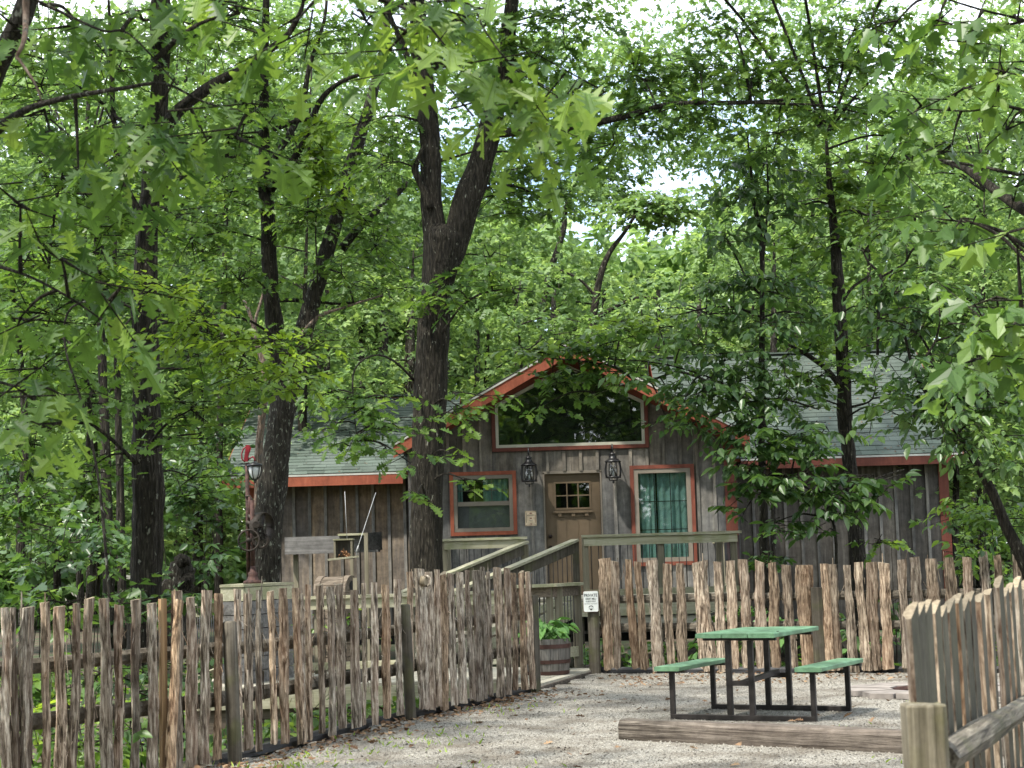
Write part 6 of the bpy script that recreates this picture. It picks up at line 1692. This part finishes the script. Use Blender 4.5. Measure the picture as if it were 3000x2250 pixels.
# ---------- tree leaning in from the right
t = tree(3010, 20, 'dark tree leaning to the left at the right edge behind the back fence', 'dogwood_tree')
tl = [limb(t, [(3060, 1900, 52), (3030, 1720, 46), (2990, 1630, 40), (2950, 1545, 34), (2910, 1450, 28), (2868, 1370, 24), (2830, 1310, 20), (2790, 1240, 17), (2740, 1180, 14), (2700, 1130, 12), (2670, 1060, 10), (2650, 980, 8)], 'trunk', D=20, n=12, k=5),
      limb(t, [(2795, 1250, 13), (2760, 1150, 11), (2735, 1060, 9), (2700, 990, 7), (2660, 960, 5)], D=20.1, n=7),
      limb(t, [(2700, 1060, 9), (2740, 1000, 7), (2755, 930, 5)], D=19.9, n=6),
      limb(t, [(2571, 1040, 10, 21), (2575, 900, 10, 21), (2580, 810, 10, 21), (2545, 770, 7, 21), (2530, 740, 5, 21)], n=7),
      limb(t, [(2580, 812, 9, 21), (2620, 790, 7, 21), (2655, 765, 6, 21), (2655, 720, 4, 21)], n=6)]
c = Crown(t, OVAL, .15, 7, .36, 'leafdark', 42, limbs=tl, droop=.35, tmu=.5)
for q in [(2600, 680, 20.5, 90, 40, 1.0, .6), (2700, 730, 20.3, 90, 50, 1.1, .7), (2620, 860, 20.5, 110, 60, 1.1, .4), (2740, 850, 20, 90, 50, 1.0, .6), (2560, 950, 20.5, 80, 50, .9, .3), (2700, 960, 20, 110, 50, 1.0, .3), (2650, 1060, 20, 90, 45, .9, .35), (2760, 1080, 19.8, 80, 50, .9, .4), (2850, 1180, 19.6, 110, 50, 1.1, .65), (2760, 1210, 19.6, 90, 45, 1.1, .5), (2890, 1280, 19.5, 110, 50, 1.2, .7), (2780, 1300, 19.6, 60, 35, .9, .4), (2960, 1380, 19.5, 70, 60, 1.0, .6), (2830, 1110, 19.8, 80, 40, .9, .5), (2720, 1270, 19.9, 60, 30, 1.0, .6), (2960, 1180, 19.7, 80, 60, 1.0, .5), (2870, 1000, 20, 110, 70, .9, .5), (2940, 1520, 20, 60, 60, .7, .3), (2680, 1180, 20, 80, 50, 1.0, .4), (2720, 1130, 20, 80, 60, 1.0, .35), (2790, 1170, 19.8, 90, 60, 1.0, .5), (2640, 1230, 20.2, 50, 35, .8, .4)]: c.clump(*q[:6], tmu=q[6])
c.finish()

# ---------- near oak whose boughs hang in from the upper left
t = thing('oak_tree', (-4.4, 8.6, 0), 'near oak at the left edge whose large-leaved boughs hang across the top of the view', 'tree')
tl = [limb(t, [(-900, 2400, 280, 8.6), (-700, 1500, 240, 8.6), (-400, 900, 190, 8.5), (-180, 500, 130, 8.4), (-10, 190, 72, 8.3), (60, 60, 64, 8.2), (90, -20, 60, 8.2), (200, -300, 50, 8.1)], 'trunk', 'barkpale', n=16, k=6),
      limb(t, [(-60, 420, 50, 8.4), (60, 330, 24, 8), (180, 290, 18, 7.8), (350, 260, 14, 7.6), (480, 245, 10, 7.5), (600, 300, 8, 7.5), (730, 330, 6, 7.5)], mat='barkpale', n=7),
      limb(t, [(75, -60, 22, 7.4), (76, 40, 20, 7.4), (70, 120, 16, 7.3), (50, 165, 12, 7.3), (60, 180, 10, 7.3), (100, 240, 8, 7.3), (122, 295, 5, 7.3)], 'dead_twig', 'barkpink', n=6),
      limb(t, [(60, -20, 10, 7.6), (170, 30, 9, 7.6), (300, 90, 8, 7.5), (380, 100, 6, 7.5), (520, 250, 5, 7.4)], n=6),
      limb(t, [(-200, 1000, 14, 8.6), (0, 1120, 10, 8.2), (120, 1130, 8, 8), (220, 1180, 5, 8)], n=6),
      limb(t, [(-100, 760, 16, 8.6), (60, 800, 10, 8.3), (200, 870, 7, 8.2), (330, 960, 5, 8.2)], n=6),
      limb(t, [(300, -280, 40, 8), (700, -200, 26, 7.8), (950, -60, 16, 7.6), (1130, 0, 12, 7.5), (1240, 60, 8, 7.4), (1330, 170, 6, 7.4)], n=7),
      limb(t, [(950, -60, 12, 7.6), (1150, 10, 10, 7.5), (1360, 5, 8, 7.5), (1420, 90, 6, 7.4), (1480, 170, 6, 7.4), (1560, 230, 5, 7.4), (1660, 290, 4, 7.4)], n=6),
      limb(t, [(1500, 190, 5, 7.4), (1530, 250, 4, 7.4), (1600, 300, 3, 7.4)], n=5)]
c = Crown(t, OAKHI, .172, 6, .34, 'leaf', 43, limbs=tl, flat=.55, droop=.5, tmu=.35, tsd=.3)
for q in [(60, 90, 8.2, 120, 70, .8, .2), (230, 70, 7.9, 130, 60, .8, .4), (420, 60, 7.8, 120, 60, .7, .3), (130, 320, 7.9, 130, 80, .8, .3), (330, 330, 7.7, 140, 80, .85, .35), (560, 320, 7.5, 100, 60, .7, .35), (690, 400, 7.4, 80, 50, .55, .4), (230, 510, 7.8, 120, 60, .7, .3), (420, 470, 7.6, 90, 60, .6, .3), (60, 600, 8.1, 90, 90, .7, .4), (180, 760, 8, 90, 50, .55, .4), (320, 880, 8.1, 80, 45, .45, .6), (60, 930, 8.2, 60, 60, .4, .4),
          (100, 1170, 8, 120, 45, .8, .45), (190, 1240, 8, 60, 30, .5, .4), (700, 40, 7.6, 120, 50, .7, .5), (870, 60, 7.5, 90, 50, .6, .6),
          (1060, 30, 7.5, 100, 50, .8, .65), (1190, 90, 7.4, 110, 60, .9, .7), (1330, 60, 7.4, 110, 50, .8, .6), (1280, 200, 7.3, 70, 60, .7, .6), (1370, 260, 7.3, 60, 60, .7, .5), (1500, 240, 7.3, 80, 50, .9, .8), (1620, 290, 7.3, 90, 50, 1.0, .8), (1550, 320, 7.3, 60, 45, .9, .8), (1700, 250, 7.4, 50, 40, .5, .7), (1450, 30, 7.5, 90, 40, .7, .5)]: c.clump(*q[:6], tmu=q[6], rd=.35)
for x, y, z, rx, ry, rz, cv in [(-3, 9, 6.5, 2, 1.8, .7, .8), (-1, 8, 6.8, 1.8, 1.6, .6, .7), (-4.5, 6, 6.4, 2, 2, .7, .8), (-2.5, 4.5, 7, 2, 1.8, .7, .6), (.3, 11, 8.2, 1.4, 1.3, .5, .5), (-.6, 5, 7.5, 1.6, 1.4, .5, .55)]: c.clump(0, 0, 0, 0, 0, cv, world=(x, y, z, rx, ry, rz), link=False)  # clumps above the view, added and thinned to dapple the gravel
c.finish(individual=295)

# ---------- near maple whose boughs hang in from the right
t = thing('maple_tree', (4.6, 10.5, 0), 'near maple at the right edge with broad leaves drooping into the upper right corner', 'tree')
tl = [limb(t, [(3700, 2300, 260, 10.5), (3620, 1500, 240, 10.5), (3450, 900, 200, 10.6), (3300, 500, 160, 10.6), (3200, 0, 120, 10.6), (3150, -300, 90, 10.6)], 'trunk', n=14, k=5),
      limb(t, [(3400, 820, 70, 10.6), (3150, 690, 44, 11), (3000, 615, 34, 11.3), (2900, 545, 28, 11.6), (2820, 490, 22, 11.8), (2750, 470, 12, 12)], mat='bark', n=9),
      limb(t, [(3200, 560, 24, 10.7), (3000, 515, 14, 11), (2880, 490, 10, 11.2), (2760, 470, 7, 11.3), (2690, 468, 4, 11.3)], mat='barkpale', n=6),
      limb(t, [(3200, 760, 24, 10.6), (3030, 870, 14, 10), (2970, 950, 9, 9.6), (2900, 1010, 5, 9.4)], n=6),
      limb(t, [(3150, 380, 18, 10.6), (2950, 310, 9, 10.8), (2850, 325, 6, 10.8), (2720, 320, 4, 10.8)], n=6),
      limb(t, [(3150, 120, 18, 10.6), (3000, 60, 10, 10.6), (2880, 30, 7, 10.6), (2750, -10, 5, 10.6)], n=6)]
c = Crown(t, MAPLE, .15, 6, .34, 'leaf', 44, limbs=tl, flat=.5, droop=.5, tmu=.4, tsd=.25)
for q in [(2980, 60, 10.4, 90, 60, 1.0, .5), (2860, 90, 10.5, 80, 50, 1.0, .5), (2750, 60, 10.6, 70, 50, .8, .4), (2940, 220, 10.5, 100, 60, 1.0, .7), (2820, 260, 10.6, 80, 50, .9, .5), (2700, 310, 10.7, 80, 40, .8, .3), (2950, 380, 10.7, 90, 50, .9, .5), (2790, 420, 10.9, 80, 45, .7, .4), (2650, 450, 11, 70, 45, .7, .3), (2960, 560, 10.6, 80, 45, .8, .3), (2820, 640, 10.4, 90, 45, .7, .25), (2740, 640, 10.6, 60, 40, .5, .2), (2980, 720, 9.6, 60, 60, .9, .7),
          (2920, 870, 9.4, 80, 45, .9, .4), (2850, 950, 9.3, 60, 40, .8, .4), (2960, 970, 9.3, 70, 50, .9, .6), (2830, 1060, 9.3, 70, 45, .8, .35), (2780, 1100, 9.3, 40, 30, .6, .4), (2950, 1070, 9.4, 60, 40, .6, .5), (2630, 60, 11, 90, 50, .7, .4)]: c.clump(*q[:6], tmu=q[6], rd=.35)
for x, y, z, rx, ry, rz, cv in [(4, 10, 7, 1.8, 1.8, .7, .8), (4.5, 13, 7.6, 1.8, 1.8, .7, .8), (3.0, 8, 7, 1.4, 1.4, .6, .6), (5, 16, 8, 1.8, 1.8, .7, .8)]: c.clump(0, 0, 0, 0, 0, cv, world=(x, y, z, rx, ry, rz), link=False)
c.finish(individual=120)

# ---------- thinner trunks in the wood
slim = [(318, 20.5, [(322, 1900, 38), (318, 1700, 34), (312, 1450, 32), (306, 1250, 28), (300, 1080, 26), (292, 900, 20), (280, 650, 14)], 'bark', 'dark slim trunk just left of the thick straight oak'),
        (356, 22, [(360, 1900, 28), (356, 1700, 26), (352, 1450, 24), (346, 1200, 20), (340, 950, 16), (336, 700, 12)], 'bark', 'second dark slim trunk, between the thick oak and its left neighbour'),
        (60, 25, [(70, 1900, 30), (64, 1700, 28), (60, 1500, 25), (75, 1300, 20), (60, 1050, 18), (30, 800, 14)], 'bark', 'thin trunk in the shade at the far left edge'),
        (235, 27, [(240, 1850, 22), (232, 1600, 20), (250, 1400, 17), (262, 1150, 15), (200, 1000, 10)], 'bark', 'thin crooked trunk in the undergrowth at the left'),
        (640, 31, [(640, 1850, 26), (642, 1600, 24), (640, 1400, 22), (650, 1100, 20), (660, 700, 16), (668, 300, 12)], 'bark', 'straight trunk in the wood left of the yard lamp'),
        (1125, 38, [(1120, 1700, 30), (1128, 1300, 28), (1120, 1100, 28), (1130, 900, 26), (1128, 750, 22), (1135, 500, 16)], 'barkpale', 'pale trunk in the wood behind the left roof'),
        (1065, 40, [(1070, 1500, 18), (1062, 1150, 17), (1058, 1000, 14), (1050, 850, 10)], 'barkpale', 'small pale trunk left of the pale trunk behind the left roof'),
        (2790, 30, [(2800, 1800, 24), (2796, 1600, 22), (2802, 1400, 18), (2795, 1300, 14)], 'bark', 'thin trunk just right of the cabin corner'),
        (2905, 34, [(2905, 1800, 36), (2900, 1500, 34), (2895, 1200, 30), (2860, 1000, 26), (2830, 800, 20)], 'barkpale', 'grey trunk in the wood at the right behind the leaning tree'),
        (1745, 36, [(1700, 1400, 26), (1728, 1050, 24), (1745, 880, 22), (1775, 760, 18), (1830, 680, 12), (1880, 600, 8)], 'bark', 'dark forked trunk rising behind the ridge of the bay'),
        (1640, 44, [(1560, 1400, 22), (1590, 900, 20), (1650, 680, 18), (1655, 620, 16), (1690, 520, 12), (1720, 430, 8)], 'barkpale', 'pale leaning trunk standing against the sky gap')]
for i, (px, D, raw, mt, lb) in enumerate(slim):
    t = tree(px, D, lb, 'tree'); tl = [limb(t, raw, 'trunk', mt, D, 9)]
    if px == 1745:
        tl.append(limb(t, [(1750, 930, 14), (1820, 890, 12), (1880, 870, 8), (1950, 880, 5)], D=D, n=6)); tl.append(limb(t, [(1745, 870, 10), (1700, 820, 8), (1640, 790, 5)], D=D, n=6))
    c = Crown(t, MAPLE, .16, 6, .5, 'leaf' if D < 30 else 'leaffar', 60 + i, limbs=tl)
    tp = raw[-1]; 
    for j in range(5): c.clump(tp[0] + random.uniform(-100, 100), tp[1] + random.uniform(-60, 160), D, 90, 55, .8)
    c.finish()
# gnarled stump
t = tree(535, 17, 'gnarled broken stump beside the thick straight oak', 'stump', 'stump')
mb = MB(); p = at(520, 1900, 17)
prof = [(505, 1900, 90), (510, 1780, 86), (520, 1720, 84), (530, 1690, 74), (528, 1665, 66), (520, 1640, 40)]
limb(t, prof, 'trunk', 'barkpale', 17, 16, jit=.5); limb(t, [(530, 1720, 50), (552, 1700, 44), (568, 1700, 26)], 'burl', 'bark', 16.9, 10, jit=.5); limb(t, [(520, 1650, 40), (540, 1640, 34), (552, 1655, 20)], 'burl', 'bark', 16.9, 10, jit=.5)

LM = [(-1e9, -60, 'beyond the left edge'), (-60, 170, 'at the far left edge'), (170, 380, 'left of the thick straight oak'), (380, 590, 'right beside the thick straight oak'), (590, 790, 'around the yard lamp'), (790, 1000, 'over the left wing roof'), (1000, 1210, 'just left of the big forked oak'), (1210, 1400, 'just right of the big forked oak'), (1400, 1600, 'left of the gable peak'), (1600, 1760, 'over the gable peak'), (1760, 1960, 'right of the gable peak'), (1960, 2160, 'over the right slope of the bay'), (2160, 2330, 'around the very slim tree'), (2330, 2490, 'left of the dark straight tree'), (2490, 2650, 'right of the dark straight tree'), (2650, 2830, 'by the right corner of the cabin'), (2830, 3060, 'at the right edge'), (3060, 1e9, 'beyond the right edge')]
def where(px): return next(w for a, b, w in LM if a <= px < b)
USED = set()
def uniq(*opts):
    for o_ in opts:
        if o_ not in USED: USED.add(o_); return o_
    return opts[-1]
# ------------------------------------------------------------------ the wood behind: individual trees
def skyline(px):
    pts = [(-800, -150), (900, -100), (1100, 300), (1350, 500), (1600, 630), (1850, 690), (2000, 680), (2150, 590), (2250, 330), (2450, 150), (2700, 60), (3000, -50), (3800, -150)]
    for (a, b), (c_, d_) in zip(pts[:-1], pts[1:]):
        if a <= px <= c_: return b + (d_-b)*(px-a)/(c_-a)
    return -100
def far_tree(px, D, top, spread, label, seed, mat='leaffar', cov=1.0, tmu=.5, low=1650, group='trees of the wood behind the cabin', csize=None, trunk=True):
    r = random.Random(seed); t = tree(px, D, label, 'tree', 'tree', group)
    sx = 1/FPX*D; lean = r.uniform(-40, 40)
    tl = [limb(t, [(px, 1800, .2/sx), (px + lean*.3, 1200, .17/sx), (px + lean*.6, 850 if top < 600 else (top+1500)/2, .09/sx), (px + lean, 560 if top < 450 else top + 150, .02/sx)][:4 if trunk else 3], 'trunk', r.choice(['bark', 'barkpale']), D, 8, k=3)]
    size = (csize or max(.115, .0035*D)) * (1.6 if px < -250 or px > 3250 else 1)
    c = Crown(t, CLUMP, size, 4, .5 + .01*D, mat, seed, droop=.25, flat=.6, twigs=False, limbs=tl if trunk else None, tmu=tmu, tsd=.28, bark='barkpale')
    y = top + 50; ph = r.uniform(0, 6)
    while y < low:
        f = min(1, (y - top + 40) / 260); w = spread*f
        for s in range(max(1, int(w/75))):
            xx = px + lean*.5 + r.uniform(-w, w); rx = r.uniform(55, 105)
            c.clump(xx, y + r.uniform(-35, 35), D + r.uniform(-1, 1)*spread*sx*.6, rx, rx*r.uniform(.4, .62), cov*.34, tmu=min(.9, max(.1, tmu + r.uniform(-.22, .22))))
        y += 62
    c.finish(); return t
GL = 'tall leafy tree among many alike in the wood behind the cabin'
sd_ = 700
for D, step, cov in ((33, 330, .95), (42, 310, .95), (54, 320, 1.0)):
    px = -500 + (D*7) % 170
    while px < 3500:
        sd_ += 1; r = random.Random(sd_); sk = skyline(px)
        top = sk + r.uniform(-20, 100) + (150 if D < 40 else 0)
        if D < 40 and 1250 < px < 2150: top = max(top, 690)
        rw_ = {33: 'nearest', 42: 'middle', 54: 'farthest'}[D]
        lb = uniq('leafy tree in the %s row of the wood, %s' % (rw_, where(px)), 'fuller leafy tree in the %s row of the wood, %s' % (rw_, where(px)), 'another leafy tree in the %s row of the wood, %s' % (rw_, where(px)))
        far_tree(px, D + r.uniform(-2, 3), top, r.uniform(190, 260), lb, sd_, low=(1190 if 750 < px < 2650 else 1600 if D < 50 else 1350), cov=cov, tmu=.5 if px > 1200 else .38)
        px += step * r.uniform(.8, 1.2)
# thin airy crowns standing up against the sky
for i, (px, D, top, sp, cov, lw_) in enumerate([(1180, 36, -60, 170, .7, 620), (1400, 40, -60, 170, .8, 620), (1600, 38, -80, 170, .9, 560), (1530, 46, 330, 150, .8, 700), (1760, 43, -120, 150, .8, 440), (1920, 40, -120, 140, .75, 430), (2070, 38, -80, 130, .75, 470), (2200, 41, -80, 130, .8, 620), (2330, 38, -80, 170, .7, 800), (2560, 42, -100, 200, .6, 900), (2850, 38, -100, 200, .6, 900), (960, 38, -150, 170, .6, 900), (760, 36, -150, 200, .6, 900)]):
    far_tree(px, D, top, sp, uniq('tall thin-crowned tree showing sky through its leaves, ' + where(px), 'second thin-crowned tree showing sky through its leaves, ' + where(px)), 900+i, cov=cov*1.35, low=lw_, tmu=.35, trunk=False, group='thin-crowned trees against the sky')
# mass of leaves closing the far distance
w = thing('far_wood', (0, 64, -1), 'dense mass of leaves closing the distance behind all the trees', 'wood')
w['kind'] = 'stuff'
c = Crown(w, CLUMP, .62, 4, 1.2, 'leaffar', 77, twigs=False, flat=.7, tsd=.3)
for px in range(-600, 3600, 130):
    y = max(640, skyline(px) + 80)
    while y < 1900:
        c.clump(px + random.uniform(-40, 40), y, 62 + random.uniform(-2, 4), 130, 75, .8, tmu=random.uniform(.2, .6)); y += 95
c.finish()

# ------------------------------------------------------------------ shrubs and undergrowth
def shrub(px, py, D, rx, ry, label, seed, T=OVAL, size=.12, mat='leafdark', cov=1.3, tmu=.4, layers=4, name='shrub', cat='shrub', group=None, stems=2):
    t = tree(px, D, label, name, cat, group); r = random.Random(seed); tl = []
    base = at(px, 1700, D); zb = gz(base.x, D)
    for i in range(stems):
        a = Vector((base.x + r.uniform(-.1, .1), D, zb)); top = at(px + r.uniform(-rx, rx)*.7, py - r.uniform(0, ry)*.6, D + r.uniform(-.3, .3))
        sp_ = smooth_path([(*a, .008), (*(a.lerp(top, .5) + Vector((r.uniform(-.1, .1), 0, 0))), .006), (*top, .003)], 3)
        MB().tube([q[:3] for q in sp_], [q[3] for q in sp_], 5, cap=False).build('stem', M['bark'], t, fix=False); tl.append([Vector(q[:3]) for q in sp_])
    c = Crown(t, T, size, 7, .34, mat, seed, flat=.45, tmu=tmu, limbs=tl)
    for i in range(layers):
        c.clump(px + r.uniform(-rx, rx)*.6, py + r.uniform(-ry, ry)*.7, D + r.uniform(-.4, .4), rx*r.uniform(.5, .8), ry*r.uniform(.35, .5), cov/layers*2.2, link=False, tmu=tmu + r.uniform(-.15, .2))
    c.finish()
us = [(60, 1480, 18, 150, 110), (230, 1520, 19, 140, 110), (150, 1640, 16.5, 150, 90), (330, 1600, 20, 110, 90), (560, 1500, 23, 110, 90), (600, 1620, 22, 90, 80), (660, 1420, 26, 80, 70), (500, 1330, 25, 120, 80), (40, 1760, 15, 120, 80), (200, 1790, 14.5, 120, 70), (360, 1780, 15, 100, 70), (520, 1750, 16, 80, 60), (120, 1980, 13.6, 130, 80), (330, 2000, 14, 130, 80), (520, 1990, 14.8, 110, 70), (200, 2160, 13, 140, 60), (420, 2150, 13.8, 130, 60), (60, 1380, 26, 140, 90), (300, 1400, 27, 140, 90), (640, 1300, 29, 90, 70)]
for i, (px, py, D, rx, ry) in enumerate(us):
    shrub(px, py, D, rx, ry, uniq(*['%s %s bush behind the left picket fence, %s' % (a_, 'dark green' if i % 3 else 'mid green', where(px)) for a_ in (('tall', 'upright', 'farther tall') if py < 1700 else ('low', 'sprawling low', 'lowest'))]), 1000+i, T=(OVAL if i % 2 else MAPLE), size=.13, mat='leafdark' if i % 3 else 'leaf', group='bushes behind the left fence', tmu=.25 if py < 1700 else .4)
shrub(150, 2075, 12.9, 110, 16, 'flat layer of bright yellow-green leaves behind the left pickets', 1051, T=OVAL, size=.12, mat='leafbright', cov=1.4, tmu=.75, name='seedling', cat='plant')
for i, (px, py, D, rx, ry) in enumerate([(2840, 1480, 27, 90, 70), (2940, 1560, 26, 90, 80), (2860, 1640, 24, 80, 70), (2960, 1700, 23, 70, 60), (2830, 1560, 31, 70, 60), (2990, 1530, 28, 60, 50), (2820, 1390, 33, 80, 60), (2930, 1330, 32, 100, 70)]):
    shrub(px, py, D, rx, ry, uniq(*['%s leafy bush in the wood %s' % (a_, where(px)) for a_ in (('tall', 'bushy', 'farther') if py < 1500 else ('low', 'rounded low', 'middling', 'wide low', 'dense low'))]), 1100+i, T=OVAL, size=.13, mat='leaf', group='bushes right of the cabin', tmu=.55)
lowp = [(1790, 1890, 23.6), (1850, 1930, 23), (1960, 1900, 24), (2060, 1900, 23.4), (2130, 1830, 23.8), (2190, 1800, 23.2), (2240, 1850, 23), (2290, 1790, 23.5), (2340, 1900, 22.6), (2420, 1850, 22.6), (2480, 1830, 22.8), (2540, 1880, 22.5), (2600, 1790, 23), (2640, 1850, 22.4), (2700, 1800, 22.8), (2300, 1840, 22.4), (1700, 1930, 24), (1660, 1900, 24.4)]
for i, (px, py, D) in enumerate(lowp):
    shrub(px, py, D, 55, 45, uniq(*['%s broad-leaved plant behind the back picket fence, %s' % (a_, {1: 'close to the sign post', 2: 'left of the table', 3: 'behind the table top', 4: 'above the right bench', 5: 'near the fire ring'}[1 if px < 1830 else 2 if px < 2040 else 3 if px < 2320 else 4 if px < 2500 else 5]) for a_ in (('pale green', 'pale spreading', 'pale taller', 'palest') if i % 2 else ('mid green', 'mid green spreading', 'mid green taller', 'darker green'))]), 1200+i, T=OVAL, size=.15, mat='leafpot' if i % 2 else 'leaf', group='low plants behind the back fence', tmu=.3, layers=2, cov=1.0, name='leafy_plant', cat='plant', stems=3)
shrub(2260, 1560, 22.2, 55, 28, 'small dark-leaved sprig in front of the right wing, left of the straight tree', 1300, T=OVAL, size=.12, mat='leafdark', layers=2, cov=.9, name='seedling', cat='plant')
shrub(2240, 1650, 22.4, 60, 60, 'dark leafy sapling rising behind the back pickets right of the bay corner', 1301, T=MAPLE, size=.13, mat='leafdark', layers=3, cov=.8, name='sapling', cat='plant')
shrub(2600, 1590, 22.2, 50, 24, 'small green sprig beside the straight tree before the right wing', 1302, T=MAPLE, size=.12, mat='leaf', layers=2, cov=.8, name='seedling', cat='plant')
for i, (px, py, D) in enumerate([(850, 1850, 21.8), (950, 1860, 21.6), (1060, 1840, 21.8), (880, 2100, 17.3), (780, 2120, 16.5), (1000, 2090, 18)]):
    shrub(px, py, D, 70, 40, uniq(*['%s plant %s the boardwalk, %s' % (a_, 'behind' if py < 2000 else 'in front of', where(px)) for a_ in ('green', 'small green', 'leafy')]), 1400+i, size=.12, mat='leaf', layers=2, cov=.9, group='plants by the boardwalk', name='leafy_plant', cat='plant', stems=2)
# ground cover
n = 9000; pts = []
while len(pts) < n:
    y = random.uniform(10, 34); x = random.uniform(-.5, .5)*y
    if side(x, y) > .35 and not (-4.7 < x < 7.5 and y > 27.8) and not (-3.6 < x < 1 and 18.7 < y < 24): pts.append((x, y, gz(x, y) + random.uniform(.03, .16)))
P = np.array(pts); a = RNG.uniform(0, 6.283, n); z = RNG.normal(0, .45, (n, 3)); z[:, 2] = 1; z = nrm(z)
x = nrm(np.cross(np.stack([np.cos(a), np.sin(a), 0*a], 1), z)); B = np.stack([x, np.cross(z, x), z], 2)
o = cloud('ground_cover', OVAL[0], OVAL[1], P, B, RNG.uniform(.08, .17, n), RNG.random(n), M['leaf'], origin=(0, 20, 0)); tag(o, 'low green leaves covering the forest floor outside the fences', 'ground cover', kind='stuff')

# ------------------------------------------------------------------ trees behind the viewpoint (they show in the window glass and shade the yard)
for i, (x, y, h) in enumerate([(-9, -4, 13), (-4, -9, 14), (2, -12, 15), (8, -8, 14), (13, -2, 13), (-14, 2, 13), (-8, -16, 16), (6, -18, 16), (-1, -20, 16), (15, -14, 16), (-17, -10, 15), (0, -28, 17), (10, -27, 17), (-11, -27, 17), (20, -5, 15), (20, -22, 16), (-22, -20, 16)]):
    t = thing('tree', (x, y, 0), 'leafy tree of the wood on the near side facing the cabin, outside the view', 'tree', 'trees on the near side of the yard')
    MB().tube([(x, y, -.1), (x + .1, y, h*.3), (x - .1, y, h*.6), (x, y, h*.9)], [.24, .2, .15, .05], 9, jit=.2).build('trunk', M['bark'], t, fix=False)
    c = Crown(t, CLUMP, .55, 4, .8, 'leaf', 1500+i, twigs=False, flat=.6)
    r = random.Random(i)
    for j in range(34):
        zz = r.uniform(.3, h); rr = 3.2*(1 - max(0, zz/h - .5))
        a = r.uniform(0, 6.283); q = r.uniform(.2, 1)*rr
        c.clump(0, 0, 0, 0, 0, .7, world=(x + q*math.cos(a), y + q*math.sin(a), zz, 1.3, 1.3, .6))
    c.finish()
print('LEAVES', TOTAL[0], 'TRIS', sum(sum(len(p.vertices)-2 for p in m.polygons) * m.users for m in bpy.data.meshes if len(m.polygons) < 5000), sum(len(m.loops) - 2*len(m.polygons) for m in bpy.data.meshes))

w = thing('near_wood', (0, -38, 0), 'dense mass of leaves of the wood facing the cabin, outside the view', 'wood'); w['kind'] = 'stuff'
c = Crown(w, CLUMP, .95, 4, 1.2, 'leaf', 78, twigs=False, flat=.7, tsd=.3)  # unseen mass, added so the window glass mirrors leaves instead of sky
for i in range(26):
    for j in range(10): c.clump(0, 0, 0, 0, 0, .75, world=(-48 + i*3.9 + random.uniform(-1, 1), -38 + random.uniform(-2, 2) + .004*(i-13)**2*15, .8 + j*2.4, 2.6, 2, 1.6))
c.finish()
open('/tmp/w/stats.txt', 'w').write('%d %d' % (TOTAL[0], sum(len(m.loops) - 2*len(m.polygons) for m in bpy.data.meshes))) if False else None
